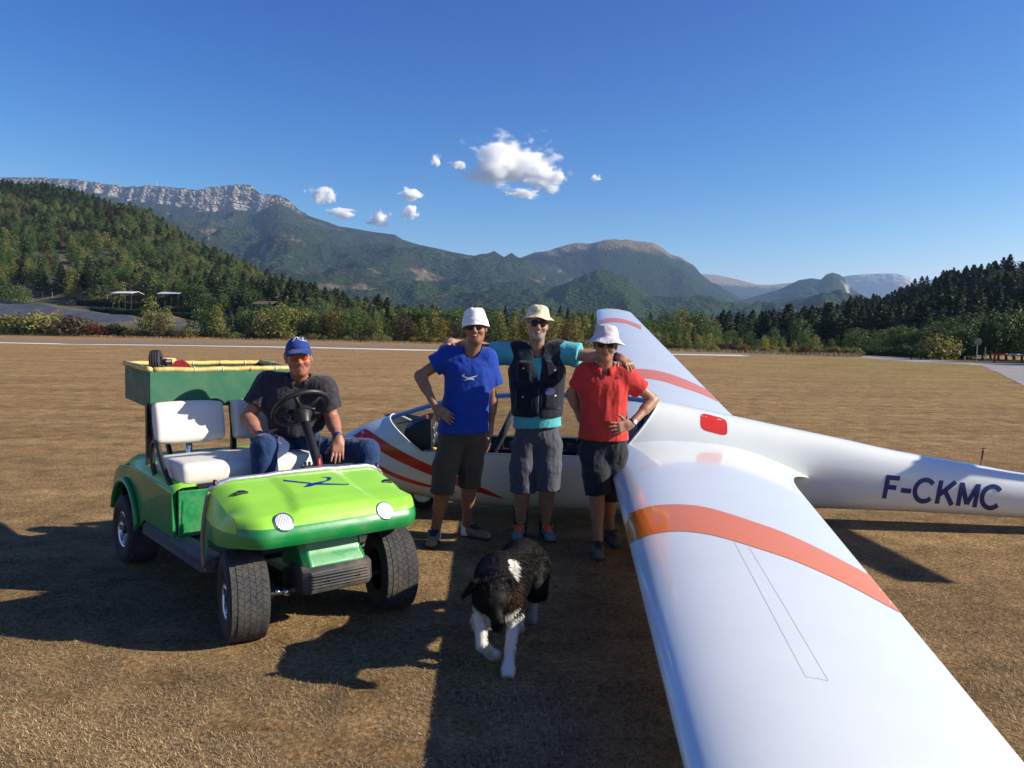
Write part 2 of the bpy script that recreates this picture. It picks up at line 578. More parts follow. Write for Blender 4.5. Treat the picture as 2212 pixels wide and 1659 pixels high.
# bare runway shoulder beyond the painted line, the chalk line itself, the gravel track
sm, nt, b = nmat("runway_soil")
pos = N(nt, "ShaderNodeNewGeometry").outputs["Position"]
mp = N(nt, "ShaderNodeMapping"); mp.inputs["Scale"].default_value = (.06, .9, 1); nt.links.new(pos, mp.inputs[0])
nt.links.new(ramp(nt, noise(nt, mp.outputs[0], 1.0, 6, .7), [(.3, (.12, .076, .044)), (.5, (.20, .135, .080)), (.72, (.27, .19, .118))]), b.inputs["Base Color"])
b.inputs["Roughness"].default_value = .95
strip("runway", [(-160, 83.6), (20, 84.6), (60, 85.0)], [(-160, 118), (-40, 112), (20, 96), (60, 90)], sm, .010, 80)
cm, nt, b = nmat("chalk_line")
pos = N(nt, "ShaderNodeNewGeometry").outputs["Position"]
nt.links.new(ramp(nt, noise(nt, pos, 2.2, 6, .75), [(.34, (.45, .37, .27)), (.5, (.85, .81, .73))]), b.inputs["Base Color"])
b.inputs["Roughness"].default_value = .9
strip("runway_line", [(-160, 79.2), (-50, 79.35), (24, 80.5)], [(-160, 83.2), (-50, 83.4), (24, 84.4)], cm, .016, 140, .05)
tm, nt, b = nmat("gravel_track")
pos = N(nt, "ShaderNodeNewGeometry").outputs["Position"]
g1 = noise(nt, pos, 9.0, 6, .7); g2 = noise(nt, pos, .5, 4)
cg = mixc(nt, 1.0, ramp(nt, g1, [(.3, (.17, .165, .16)), (.7, (.40, .385, .36))]), ramp(nt, g2, [(.3, (.75, .74, .72)), (.7, (1.1, 1.1, 1.1))]), 'MULTIPLY')
nt.links.new(cg, b.inputs["Base Color"]); b.inputs["Roughness"].default_value = .95
bp = N(nt, "ShaderNodeBump"); bp.inputs["Strength"].default_value = .6; bp.inputs["Distance"].default_value = .05
nt.links.new(g1, bp.inputs["Height"]); nt.links.new(bp.outputs[0], b.inputs["Normal"])
g_ = lambda px, py: tuple(G(px, py)[:2])
strip("gravel_track", [(24, 26), g_(2212, 834), g_(2160, 806), g_(2120, 790), (33.5, 66)], [(60, 40), (60, 55), (60, 64), (60, 69), (58, 71.5)], tm, .012, 60, .03)
strip("gravel_lane", [(33.2, 66.5), g_(1985, 783), g_(1850, 772.5), g_(1790, 769.5)], [(40, 71.5), g_(2010, 777.5), g_(1850, 769), g_(1790, 767)], tm, .010, 60, .05)

# ------------------------------------------------------------------ mountains
def hill(name, skyl, d0, D, treeh=0.0, rows=60, cols=200, base=0.0, prof=lambda t: t, amp=0.0, fs=300.0, seed=1, back=1.25, gully=0.0, Dvar=None, pxr=None, cliff=None, z0=None):
    """a ridge whose crest passes at distance D (m) with the crest line of the table skyl [(px, py)]; foot at d0"""
    sk = np.array(skyl, float)
    pxs = np.linspace(sk[0, 0], sk[-1, 0], cols) if pxr is None else np.linspace(*pxr, cols)
    sy = np.interp(pxs, sk[:, 0], sk[:, 1])
    Dr = np.full(cols, float(D)) if Dvar is None else np.interp(pxs, [p for p, _ in Dvar], [q for _, q in Dvar])
    D0 = np.full(cols, float(d0)) if np.isscalar(d0) else np.interp(pxs, [p for p, _ in d0], [q for _, q in d0])
    zr = CH + (hor(pxs) - sy) / FPX * Dr - treeh
    t = np.concatenate([np.linspace(0, 1, rows), 1 + (back - 1) * np.linspace(0, 1, 10)[1:]])
    T, _ = np.meshgrid(t, pxs, indexing='ij')
    d = D0 + (Dr - D0) * T
    X = (pxs - FW / 2) / FPX * d
    pt = np.where(T <= 1, prof(np.clip(T, 0, 1)), 1 - 1.2 * ((T - 1) / (back - 1)) ** 1.5)
    Z = base + (zr - base) * pt
    if callable(z0): Z = Z + z0(pxs[None] + 0 * d, d)
    w = np.clip(np.minimum(T * 3, (1.0 - T) * 6), 0, 1) ** .8
    w = np.where(T > 1, 0, w) * np.clip(zr / (.55 * zr.max()), 0, 1)
    q = np.stack([X / fs, d / fs], -1)
    if amp: Z = Z + w * amp * fbm(q, 5, seed)
    if gully: Z = Z + w * gully * (ridged(np.stack([X / fs * 1.7 + .25 * fbm(q, 3, seed + 3), d / fs * .55], -1), 4, seed + 7) - .5)
    if cliff is not None: X, d, Z = cliff(pxs, T, X, d, Z)
    # fine crest irregularity
    Z = Z + (np.abs(T - 1) < .02) * 0
    V = np.stack([X, d, Z], -1).reshape(-1, 3)
    nT = len(t)
    F = [(i * cols + k, i * cols + k + 1, (i + 1) * cols + k + 1, (i + 1) * cols + k) for i in range(nT - 1) for k in range(cols - 1)]
    me = mesh(name, V, F)
    o = link(name, me)
    tag(o, kind="structure")
    return o, V.reshape(nT, cols, 3)

def forest_mat(name, dark, light, dry, rock, dry_amt=(.60, .72), rock_z=None, nscale=.006, tex=.06, steep=(.55, .75), crest=None, bumpd=14.0):
    m, nt, b = nmat(name)
    geo = N(nt, "ShaderNodeNewGeometry"); pos = geo.outputs["Position"]
    sp = N(nt, "ShaderNodeSeparateXYZ"); nt.links.new(pos, sp.inputs[0])
    sn = N(nt, "ShaderNodeSeparateXYZ"); nt.links.new(geo.outputs["True Normal"], sn.inputs[0])
    vor = N(nt, "ShaderNodeTexVoronoi"); vor.inputs["Scale"].default_value = tex; nt.links.new(pos, vor.inputs["Vector"])
    tr = mrange(nt, vor.outputs["Distance"], .1, .75)
    cc = mixc(nt, noise(nt, pos, nscale * 3, 5, .6), dark, light)
    cc = mixc(nt, 1.0, cc, ramp(nt, tr, [(0, (1.15, 1.15, 1.1)), (1, (.55, .58, .62))]), 'MULTIPLY')
    mp = N(nt, "ShaderNodeMapping"); mp.inputs["Scale"].default_value = (1, .8, 2.6); nt.links.new(pos, mp.inputs[0])
    dn = noise(nt, mp.outputs[0], nscale, 7, .62, .5)
    cc = mixc(nt, mrange(nt, dn, *dry_amt), cc, dry)
    # bare steep ground with strata
    mps = N(nt, "ShaderNodeMapping"); mps.inputs["Scale"].default_value = (.25, .25, 4.5); nt.links.new(pos, mps.inputs[0])
    strat = noise(nt, mps.outputs[0], nscale * 2.2, 6, .68, .7)
    rk = mixc(nt, 1.0, rock, ramp(nt, strat, [(.28, (.55, .53, .52)), (.46, (.92, .90, .86)), (.56, (1.12, 1.10, 1.06)), (.68, (.74, .72, .70))]), 'MULTIPLY')
    stp = N(nt, "ShaderNodeMath", operation='MULTIPLY_ADD'); nt.links.new(noise(nt, pos, nscale * 5, 5, .6), stp.inputs[0]); stp.inputs[1].default_value = -.35; nt.links.new(sn.outputs[2], stp.inputs[2])
    stf = mrange(nt, stp.outputs[0], steep[0] - .175, steep[1] - .175, 1, 0)
    cc = mixc(nt, stf, cc, rk)
    if crest:
        z0, z1, ccol = crest
        zz = N(nt, "ShaderNodeMath", operation='MULTIPLY_ADD'); nt.links.new(noise(nt, pos, nscale * 2, 5, .6), zz.inputs[0]); zz.inputs[1].default_value = (z1 - z0) * 2.0; nt.links.new(sp.outputs[2], zz.inputs[2])
        cf = N(nt, "ShaderNodeMath", operation='MULTIPLY'); nt.links.new(mrange(nt, zz.outputs[0], z0 + (z1 - z0), z1 + (z1 - z0)), cf.inputs[0]); nt.links.new(mrange(nt, stf, 0, 1, 1, 0), cf.inputs[1])
        cc = mixc(nt, cf.outputs[0], cc, ccol)
    nt.links.new(cc, b.inputs["Base Color"]); b.inputs["Roughness"].default_value = .95; b.inputs["Specular IOR Level"].default_value = .05
    bp = N(nt, "ShaderNodeBump"); bp.inputs["Strength"].default_value = .9; bp.inputs["Distance"].default_value = bumpd
    hh = N(nt, "ShaderNodeMath", operation='MULTIPLY_ADD'); nt.links.new(tr, hh.inputs[0]); hh.inputs[1].default_value = -.6
    nt.links.new(noise(nt, pos, nscale * 8, 5, .7), hh.inputs[2])
    nt.links.new(hh.outputs[0], bp.inputs["Height"]); nt.links.new(bp.outputs[0], b.inputs["Normal"])
    return m

smooth = lambda t: t * t * (3 - 2 * t)
# limestone cliff mountain on the left: crest is a vertical band of rock above forest slopes
skB = [(-420, 400), (-200, 392), (20, 391), (100, 392), (160, 395), (230, 405), (280, 411), (330, 408), (352, 410), (400, 415), (425, 419), (455, 412), (480, 410), (520, 405), (542, 407), (555, 420), (563, 427), (600, 428), (622, 438), (640, 455), (660, 468), (700, 489), (730, 500), (760, 504), (800, 511), (850, 517), (866, 527), (900, 537), (940, 545), (975, 553), (1000, 558), (1040, 562), (1075, 567), (1110, 572), (1200, 585), (1300, 620), (1400, 660)]
def cliffB(pxs, T, X, d, Z):
    # share of the column height taken by the vertical face, by column
    ch = np.interp(pxs, [-420, 60, 200, 300, 400, 470, 540, 556, 575, 620, 660, 700, 1400], [60, 60, 95, 125, 140, 180, 195, 170, 110, 70, 30, 0, 0])
    zr = Z[np.argmin(np.abs(T[:, 0] - 1))]
    t0 = .80                                       # rows above t0 are the face
    wig = 13 * fbm(np.stack([pxs / 16.0, 0 * pxs], -1), 4, 91) + 6 * fbm(np.stack([pxs / 5.0, 0 * pxs + 3], -1), 3, 55)
    i0 = np.searchsorted(T[:, 0], t0)
    i1 = np.searchsorted(T[:, 0], 1.0)
    Dc = d[i1]
    for i in range(T.shape[0]):
        t = T[i, 0]
        if t < t0:
            zz = (zr - ch) * (.06 + .94 * (t / t0) ** 1.25) * np.clip(t / t0 * 6, 0, 1)
            bump = 38 * fbm(np.stack([X[i] / 420, d[i] / 420], -1), 5, 31) + 46 * (ridged(np.stack([X[i] / 330 + .2 * fbm(np.stack([X[i] / 400, d[i] / 400], -1), 3, 8), d[i] / 900], -1), 4, 77) - .4)
            Z[i] = zz + bump * np.clip(t * 4, 0, 1) * np.clip((t0 - t) * 9, 0, 1)
        elif t <= 1:
            s = (t - t0) / (1 - t0)
            Z[i] = zr - ch * (1 - s)
            stepd = 45 * np.floor(s * 3) / 3 + 20 * s
            d[i] = Dc - 110 + stepd + (wig + 8 * fbm(np.stack([pxs / 9.0, 0 * pxs + s * 6], -1), 3, 12)) * np.clip(ch / 90, 0, 1) * (1 - .5 * s)
            X[i] = (pxs - FW / 2) / FPX * Dc
    for i in range(i0):                            # stretch the lower slope up to the foot of the face
        d[i] = d[0] + (Dc - 150 - d[0]) * (T[i, 0] / t0)
        X[i] = (pxs - FW / 2) / FPX * d[i]
    Z[i1] += 4 * fbm(np.stack([pxs / 4.0, 0 * pxs], -1), 3, 2)
    return X, d, Z
mB, _ = hill("mountain", skB, 1700, 5200, rows=110, cols=420, cliff=cliffB, back=1.3)
mB.data.materials.append(forest_mat("limestone_and_forest", (.014, .024, .012), (.036, .052, .022), (.12, .09, .052), (.34, .30, .26), dry_amt=(.585, .66), nscale=.0032, tex=.045, steep=(.42, .58), bumpd=14))

skC = [(900, 640), (1000, 600), (1060, 575), (1085, 567), (1110, 561), (1130, 556), (1165, 552), (1200, 549), (1240, 544), (1270, 537), (1300, 527), (1325, 524), (1345, 526), (1362, 532), (1385, 537), (1405, 542), (1440, 557), (1470, 563), (1490, 575), (1505, 592), (1530, 612), (1560, 625), (1600, 648), (1660, 690), (1760, 700)]
mC, _ = hill("mountain", skC, 2300, 6200, rows=100, cols=300, prof=lambda t: .10 * t + .90 * smooth(t) ** 1.15, amp=40, fs=1200, gully=52, seed=4, back=1.35)
mC.data.materials.append(forest_mat("far_forest", (.008, .017, .008), (.026, .045, .017), (.12, .095, .05), (.16, .14, .11), dry_amt=(.66, .72), nscale=.003, tex=.045, steep=(.30, .5), crest=(520, 610, (.17, .125, .08)), bumpd=18))

skD = [(1380, 640), (1440, 610), (1510, 593), (1540, 595), (1570, 601), (1600, 609), (1625, 616), (1660, 616), (1700, 612), (1740, 610), (1800, 640), (1850, 700)]
mD, _ = hill("mountain", skD, 7000, 9300, rows=40, cols=140, prof=smooth, amp=25, fs=1300, gully=30, seed=9)
mD.data.materials.append(forest_mat("far_bare_ridge", (.014, .024, .012), (.035, .05, .02), (.20, .15, .09), (.3, .26, .2), dry_amt=(.56, .64), nscale=.0025, tex=.03, steep=(.3, .5), crest=(560, 610, (.22, .16, .10)), bumpd=20))

skE = [(1500, 690), (1560, 660), (1620, 642), (1680, 625), (1718, 606), (1745, 602), (1765, 605), (1776, 594), (1790, 590), (1806, 595), (1818, 605), (1828, 618), (1838, 628), (1860, 642), (1900, 665), (1960, 700)]
mE, _ = hill("mountain", skE, 3300, 5200, rows=70, cols=180, prof=lambda t: .2 * t + .8 * smooth(t), amp=22, fs=700, gully=40, seed=14)
mE.data.materials.append(forest_mat("craggy_forest", (.010, .021, .010), (.030, .052, .019), (.05, .05, .025), (.34, .31, .27), dry_amt=(.62, .74), nscale=.004, tex=.045, steep=(.50, .66), bumpd=16))

skF = [(1690, 650), (1720, 615), (1760, 607), (1800, 600), (1830, 596), (1868, 593), (1900, 592), (1922, 592), (1945, 597), (1957, 601), (1961, 622), (1970, 630), (1990, 650)]
mF, _ = hill("mountain", skF, 8200, 10800, rows=60, cols=160, prof=lambda t: .55 * t + .45 * t ** 5, amp=20, fs=1300, gully=60, seed=21)
mF.data.materials.append(forest_mat("far_mesa", (.013, .022, .014), (.026, .04, .02), (.10, .08, .05), (.42, .38, .33), dry_amt=(.7, .8), nscale=.0022, tex=.03, steep=(.62, .80), bumpd=24))
skG = [(1930, 650), (1962, 622), (1985, 612), (2015, 606), (2050, 605), (2078, 611), (2110, 606), (2150, 607), (2200, 615), (2300, 640)]
mG, _ = hill("mountain", skG, 9800, 12200, rows=40, cols=120, prof=smooth, amp=30, fs=1200, gully=60, seed=25)
mG.data.materials.append(MAT["far_mesa"])

# low wooded rises in the valley in front of the mountains
skV = [(560, 655), (700, 640), (850, 632), (950, 640), (1050, 628), (1180, 640), (1240, 612), (1300, 600), (1350, 604), (1390, 640), (1460, 655), (1560, 668), (1640, 680), (1800, 690)]
mV, _ = hill("wooded_rise", skV, 1500, 3000, rows=60, cols=240, prof=smooth, amp=26, fs=420, gully=34, seed=33, back=1.4)
mV.data.materials.append(forest_mat("valley_forest", (.012, .026, .009), (.050, .080, .022), (.15, .12, .055), (.2, .17, .13), dry_amt=(.655, .70), nscale=.006, tex=.075, steep=(.2, .3), bumpd=11))
skV2 = [(1560, 700), (1640, 668), (1710, 648), (1770, 640), (1850, 650), (1920, 690)]
mV2, _ = hill("wooded_rise", skV2, 2000, 2700, rows=40, cols=90, prof=smooth, amp=16, fs=380, gully=30, seed=37, back=1.4)
mV2.data.materials.append(MAT["valley_forest"])

# near hill on the left (forest on it comes later) and hill on the right
skA = [(-900, 330), (-400, 352), (-100, 380), (0, 392), (50, 402), (110, 402), (160, 410), (220, 424), (262, 434), (300, 452), (340, 472), (400, 500), (450, 524), (500, 546), (560, 574), (620, 598), (700, 622), (780, 645), (860, 664), (940, 690), (1000, 712)]
def profA(t):
    return .055 * smooth(np.clip(t / .12, 0, 1)) + .035 * np.clip((t - .12) / .1, 0, 1) + .91 * np.clip((t - .16) / .84, 0, 1) ** .92
mA, VA = hill("hillside", skA, [(-900, 215), (0, 190), (450, 180), (700, 170), (1000, 160)], 900, treeh=11.0, rows=90, cols=190, prof=profA, amp=8, fs=190, gully=8, seed=41, Dvar=[(-900, 900), (0, 860), (300, 700), (600, 560), (1000, 400)], back=1.3)
hm, nt, b = nmat("hill_soil")
pos = N(nt, "ShaderNodeNewGeometry").outputs["Position"]
nt.links.new(ramp(nt, noise(nt, pos, .05, 6, .65), [(.35, (.040, .042, .018)), (.52, (.10, .085, .042)), (.66, (.20, .145, .075))]), b.inputs["Base Color"]); b.inputs["Roughness"].default_value = 1
mA.data.materials.append(hm)
skH = [(1520, 745), (1600, 712), (1660, 700), (1720, 690), (1790, 672), (1850, 662), (1910, 656), (1950, 648), (2000, 640), (2060, 632), (2120, 626), (2212, 612), (2400, 590), (2800, 560), (3200, 560)]
mH, VH = hill("hillside", skH, [(1520, 240), (1800, 175), (2100, 130), (2400, 100), (3200, 80)], 420, treeh=11.5, rows=70, cols=170, prof=lambda t: .15 * t + .85 * smooth(t), amp=8, fs=110, gully=7, seed=47, Dvar=[(1520, 520), (1800, 480), (2212, 400), (3200, 260)], back=1.5)
mH.data.materials.append(hm)
# ------------------------------------------------------------------ paint: flat marks laid onto a surface
def bvh_of(objs):
    V, F = [], []
    dg = bpy.context.evaluated_depsgraph_get()
    for o in objs:
        me = o.evaluated_get(dg).to_mesh()
        mw = o.matrix_world
        k = len(V)
        V += [mw @ v.co for v in me.vertices]
        F += [tuple(i + k for i in p.vertices) for p in me.polygons]
    return BVHTree.FromPolygons(V, F)
def flat_poly(loops, res):
    """2D polygons (each a list of (x,y)) cut into a fine grid; returns bmesh"""
    bm = bmesh.new()
    for lp in loops:
        vs_ = [bm.verts.new((x, y, 0)) for x, y in lp]
        f = bm.faces.new(vs_)
    bmesh.ops.triangulate(bm, faces=bm.faces)
    return grid_cut(bm, res)
def grid_cut(bm, res):
    xs = [v.co.x for v in bm.verts]; ys = [v.co.y for v in bm.verts]
    for lo, hi, ax in ((min(xs), max(xs), 0), (min(ys), max(ys), 1)):
        n = max(1, int((hi - lo) / res))
        for k in range(1, n):
            p = [0, 0, 0]; p[ax] = lo + (hi - lo) * k / n
            d = [0, 0, 0]; d[ax] = 1
            bmesh.ops.bisect_plane(bm, geom=bm.verts[:] + bm.edges[:] + bm.faces[:], plane_co=p, plane_no=d, dist=1e-4)
    return bm
def paint(name, bm, bvh, m, parent, off=.002, maxd=60.0):
    """lay a picture-plane drawing onto the surface it belongs to; afterwards it is geometry on that surface"""
    def cast(x, y):
        r = Vector(ray(x, y)).normalized()
        hit, nn, _, _ = bvh.ray_cast(Vector(_C), r, maxd)
        if hit is None: return None
        if nn.dot(r) > 0: nn = -nn
        return hit + nn * off
    px = {v: (v.co.x, v.co.y) for v in bm.verts}
    pos_ = {v: cast(*px[v]) for v in bm.verts}
    bad = []
    for v in bm.verts:                               # points just past the rim slide back onto it
        if pos_[v] is not None: continue
        best = None
        for e in v.link_edges:
            w = e.other_vert(v)
            if pos_[w] is None: continue
            lo, hi = 0.0, 1.0
            for _ in range(12):
                m_ = (lo + hi) / 2
                if cast(px[w][0] + (px[v][0] - px[w][0]) * m_, px[w][1] + (px[v][1] - px[w][1]) * m_) is None: hi = m_
                else: lo = m_
            q = cast(px[w][0] + (px[v][0] - px[w][0]) * lo, px[w][1] + (px[v][1] - px[w][1]) * lo)
            if q is not None: best = q; break
        if best is None: bad.append(v)
        else: v.co = best
    for v in bm.verts:
        if pos_[v] is not None: v.co = pos_[v]
    bmesh.ops.delete(bm, geom=bad, context='VERTS')
    me = bpy.data.meshes.new(name)
    bm.normal_update()
    for f in bm.faces:
        if f.normal.dot(f.calc_center_median() - Vector(_C)) > 0: f.normal_flip()
        f.smooth = True
    bm.to_mesh(me); bm.free()
    return link(name, me, m, parent)
def text_bm(body, org, ex, ey, res, bold=.0):
    """font outline mapped to picture axes: org + ex*u + ey*v (u = 0..1 over the width, v = 0..1 cap height)"""
    cu = bpy.data.curves.new("txt", 'FONT'); cu.body = body; cu.resolution_u = 4; cu.offset = bold
    o = bpy.data.objects.new("txt", cu); COL.objects.link(o)
    bpy.context.view_layer.update()
    me = bpy.data.meshes.new_from_object(o.evaluated_get(bpy.context.evaluated_depsgraph_get()))
    COL.objects.unlink(o); bpy.data.objects.remove(o)
    bm = bmesh.new(); bm.from_mesh(me); bpy.data.meshes.remove(me)
    xs = [v.co.x for v in bm.verts]; ys = [v.co.y for v in bm.verts]
    w, h = max(xs) - min(xs), max(ys) - min(ys)
    x0, y0 = min(xs), min(ys)
    for v in bm.verts:
        u, t = (v.co.x - x0) / w, (v.co.y - y0) / h
        v.co = (org[0] + ex[0] * u + ey[0] * t, org[1] + ex[1] * u + ey[1] * t, 0)
    bmesh.ops.triangulate(bm, faces=bm.faces)
    return grid_cut(bm, res)
def stroke(pts, w):
    """polyline in picture space as a thin polygon"""
    p = np.array(pts, float)
    d = np.gradient(p, axis=0); d /= np.linalg.norm(d, axis=1)[:, None]
    n = np.stack([-d[:, 1], d[:, 0]], -1) * w / 2
    return [tuple(q) for q in np.concatenate([p + n, (p - n)[::-1]])]

# ------------------------------------------------------------------ glider
gel = mat("white_gelcoat", (.76, .785, .75), .22, var=.02, scale=3, coat=.6, spec=.5)
gel_tub = mat("cockpit_lining", (.045, .05, .06), .55, var=.15, scale=12)
black_plastic = mat("black_plastic", (.018, .018, .019), .45, var=.1)
rubber = mat("tyre_rubber", (.022, .022, .022), .75, var=.25, scale=60, bump=.2, bscale=300)
orange_paint = mat("orange_red_paint", (.84, .20, .006), .25, var=.03, coat=.5)
red_paint = mat("red_paint", (.62, .035, .02), .25, var=.03, coat=.5)
navy_paint = mat("navy_lettering", (.014, .028, .15), .3, var=.05)
seam = mat("dark_seam", (.58, .58, .58), .6)
gk = 1.05
GO = A(.80652 * gk, 6.79429 * gk, CH - (CH - .68283) * gk)
g_yaw, g_roll = .07948, .11055
def _rx(a): return np.array([[1, 0, 0], [0, cos(a), -sin(a)], [0, sin(a), cos(a)]])
GM = np.array([[cos(g_yaw), -sin(g_yaw), 0], [-sin(g_yaw), -cos(g_yaw), 0], [0, 0, 1]]) @ _rx(-g_roll)
GT = (GO, GM)
def gw(p): return np.asarray(p) @ GM.T + GO
glider = empty("glider", (GO[0], GO[1], 0), label="white two-seat glider with red nose stripes and orange wing bands, one wing low", cat="glider")
WORLD.add("glider")

tx = [-2.78, -2.70, -2.584, -2.357, -2.149, -1.956, -1.72, -1.549, -1.041, -.664, -.331, .042, .371, .535, .78, 1.105, 1.589, 1.989, 2.544, 3.17, 3.6, 4.3, 5.2, 5.85]
tz = [.40, .475, .563, .699, .803, .872, .95, 1.005, 1.089, 1.114, 1.118, 1.11, 1.08, 1.055, 1.011, .949, .855, .78, .669, .574, .505, .45, .42, .40]
bx_ = [-2.78, -2.70, -2.5, -2.2, -1.929, -1.755, -1.453, -1.111, -.855, .15, 1.214, 1.816, 2.411, 3.192, 3.624, 4.6, 5.85]
bz_ = [.40, .335, .275, .225, .19, .160, .104, .077, .064, .074, .119, .141, .141, .127, .114, .11, .16]
wx = [-2.78, -2.70, -2.58, -2.36, -2.15, -1.95, -1.5, -1., -.3, .4, .8, 1.2, 1.8, 2.5, 3.6, 5.85]
ww = [.012, .075, .13, .20, .25, .285, .335, .365, .375, .365, .335, .29, .235, .205, .18, .12]
def fsec(x, n=48, sc=1.0):
    t, bb, w = interp(tx, tz, x) - GO[2], interp(bx_, bz_, x) - GO[2], float(np.interp(x, wx, ww))
    zc = bb + (t - bb) * .47
    th = np.linspace(0, 2 * pi, n, endpoint=False) + .001
    e = .88
    y = w * np.sign(np.cos(th)) * np.abs(np.cos(th)) ** e * sc
    z = zc + np.where(np.sin(th) > 0, t - zc, zc - bb) * np.sign(np.sin(th)) * np.abs(np.sin(th)) ** e * sc
    return np.stack([np.full(n, x), y, z], -1)
xs = np.concatenate([np.linspace(-2.78, -2.6, 8), np.linspace(-2.58, 1.2, 64), np.linspace(1.25, 5.85, 46)])
mb = MB().loft([fsec(x) for x in xs])
tmp = mesh("tmp", np.array(mb.V), mb.F)
bm = bmesh.new(); bm.from_mesh(tmp); bpy.data.meshes.remove(tmp)
sill = .63 - GO[2]
cuts = [((-1.62, 0, sill), (.242, 0, .33)), ((0, 0, sill), (0, 0, 1)), ((.08, 0, sill), (-.44, 0, .37))]   # inward normals of the opening
for co, no in cuts:
    bmesh.ops.bisect_plane(bm, geom=bm.verts[:] + bm.edges[:] + bm.faces[:], plane_co=co, plane_no=no, dist=1e-5)
bmesh.ops.recalc_face_normals(bm, faces=bm.faces)
can, hull = [], []
for f in bm.faces:
    c = f.calc_center_median()
    ins = all((c - Vector(co)).dot(Vector(no)) > 0 for co, no in cuts) and -2 < c.x < .6
    (can if ins else hull).append(f)
def sub(bm, faces, name, m, parent):
    idx = {}
    V, F = [], []
    for f in faces:
        q = []
        for v in f.verts:
            if v.index not in idx: idx[v.index] = len(V); V.append(gw(v.co))
            q.append(idx[v.index])
        F.append(q)
    return link(name, mesh(name, V, F), m, parent)
bm.verts.index_update()
fuselage = sub(bm, hull, "fuselage", gel, glider)
glm, nt, b = nmat("canopy_plexiglass")
nt.nodes.remove(b)
tr = N(nt, "ShaderNodeBsdfTransparent"); tr.inputs[0].default_value = (.88, .90, .91, 1)
gl = N(nt, "ShaderNodeBsdfGlossy"); gl.inputs["Roughness"].default_value = .02; gl.inputs["Color"].default_value = (.36, .37, .38, 1)
fr = N(nt, "ShaderNodeFresnel"); fr.inputs[0].default_value = 1.14
ms = N(nt, "ShaderNodeMixShader")
nt.links.new(fr.outputs[0], ms.inputs[0]); nt.links.new(tr.outputs[0], ms.inputs[1]); nt.links.new(gl.outputs[0], ms.inputs[2])
nt.links.new(ms.outputs[0], nt.nodes["Material Output"].inputs[0])
canopy = sub(bm, can, "canopy", glm, glider)
# rim of the canopy: boundary edges become a thin frame
bset = set(id(f) for f in can)
edges = [e for e in bm.edges if len(e.link_faces) == 2 and (id(e.link_faces[0]) in bset) != (id(e.link_faces[1]) in bset)]
canopy_rim = mat("canopy_rim", (.62, .64, .66), .4)
for front in (True, False):
    vs_ = {v for e in edges for v in e.verts if (v.co.x < -1) == front and any(abs(w.co.z - sill) > 1e-3 for w in e.verts)}
    pts = sorted(((atan2(v.co.z - sill + .02, v.co.y), tuple(v.co)) for v in vs_), key=lambda q: q[0])
    mb = MB(); mb.tube([gw(p_) for _, p_ in pts], .010, 8); mb.build("canopy_frame", canopy_rim, glider, smooth=True)
bm.free()
# cockpit tub, sills, seats, instruments
mb = MB()
secs = []
for x in np.linspace(-1.93, .42, 22):
    s = fsec(x, 48, .93)
    keep = s[:, 2] < sill - .012
    th = np.linspace(pi, 2 * pi, 25)
    t, bb, w = interp(tx, tz, x) - GO[2], interp(bx_, bz_, x) - GO[2], float(np.interp(x, wx, ww))
    zt = sill - .01
    zb = bb + .07
    wi = w * .90
    secs.append(np.stack([np.full(25, x), wi * np.cos(th), zt + (zt - zb) * np.sin(th)], -1))
mb.loft(secs, closed=False)
mb.build("cockpit_tub", gel_tub, glider, smooth=True, T=GT)
mb = MB()
for sy in (-1, 1):
    pts = [(x, sy * (float(np.interp(x, wx, ww)) - .025), sill - .004) for x in np.linspace(-1.6, .05, 14)]
    mb.tube(pts, .022, 8, flat=.6)
mb.build("sill_rail", mat("sill_grey", (.20, .21, .22), .4, metal=.3), glider, smooth=True, T=GT)
for x0, hb in ((-.85, .62), (-.02, .70)):
    mb = MB()
    sec = []
    for t in np.linspace(0, 1, 8):
        sec.append([(x0 - .42 + .42 * t + yy * 0, w_ * .21, -.40 + .02 + (hb * t ** 1.6) + .03 * (abs(w_) ** 2)) for w_, yy in ((-1, 0), (-.5, 0), (0, 0), (.5, 0), (1, 0))])
    mb.loft(sec, closed=False)
    mb.build("seat_shell", mat("seat_cloth", (.03, .035, .05), .9), glider, smooth=True, T=GT, solid=.05)
pod = MB()
ps = []
for x, top in ((-1.80, .80), (-1.70, .865), (-1.60, .905), (-1.545, .91)):
    z1 = top - GO[2]
    ps.append([(x, yy, z1 - dz) for yy, dz in ((-.17, .10), (-.13, .03), (0, 0), (.13, .03), (.17, .10), (.17, .30), (-.17, .30))])
pod.loft(ps)
io = pod.build("instrument_cowl", black_plastic, glider, smooth=False, bevel=.01, T=GT)
dm = mat("dial_face", (.10, .10, .10), .2, var=.5, scale=25)
for yy, zz, r_ in ((-.09, .78, .035), (0, .79, .04), (.09, .78, .035), (-.05, .70, .035), (.05, .70, .035), (.1, .66, .028)):
    MB().lathe([(0, .012), (r_ * .8, .012), (r_, .006), (r_, 0)], (-1.545, yy, zz - GO[2]), (1, 0, 0), 20).build("dial", dm, io, smooth=True, T=GT)
MB().lathe([(0, .03), (.012, .028), (.014, .0)], (-1.545, .10, .60 - GO[2]), (1, 0, 0), 12).build("release_knob", mat("yellow_knob", (.75, .55, .05), .4), glider, smooth=True, T=GT)
MB().lathe([(0, .03), (.016, .026), (.018, .0)], (-1.60, .13, .885 - GO[2]), (0, 0, 1), 12).build("jettison_knob", mat("red_knob", (.7, .05, .03), .4), glider, smooth=True, T=GT)
mb = MB(); mb.tube([(-1.86, .14, .83 - GO[2]), (-1.72, .15, .865 - GO[2]), (-1.58, .16, .905 - GO[2])], .006, 6); mb.build("canopy_handle", black_plastic, glider, smooth=True, T=GT)
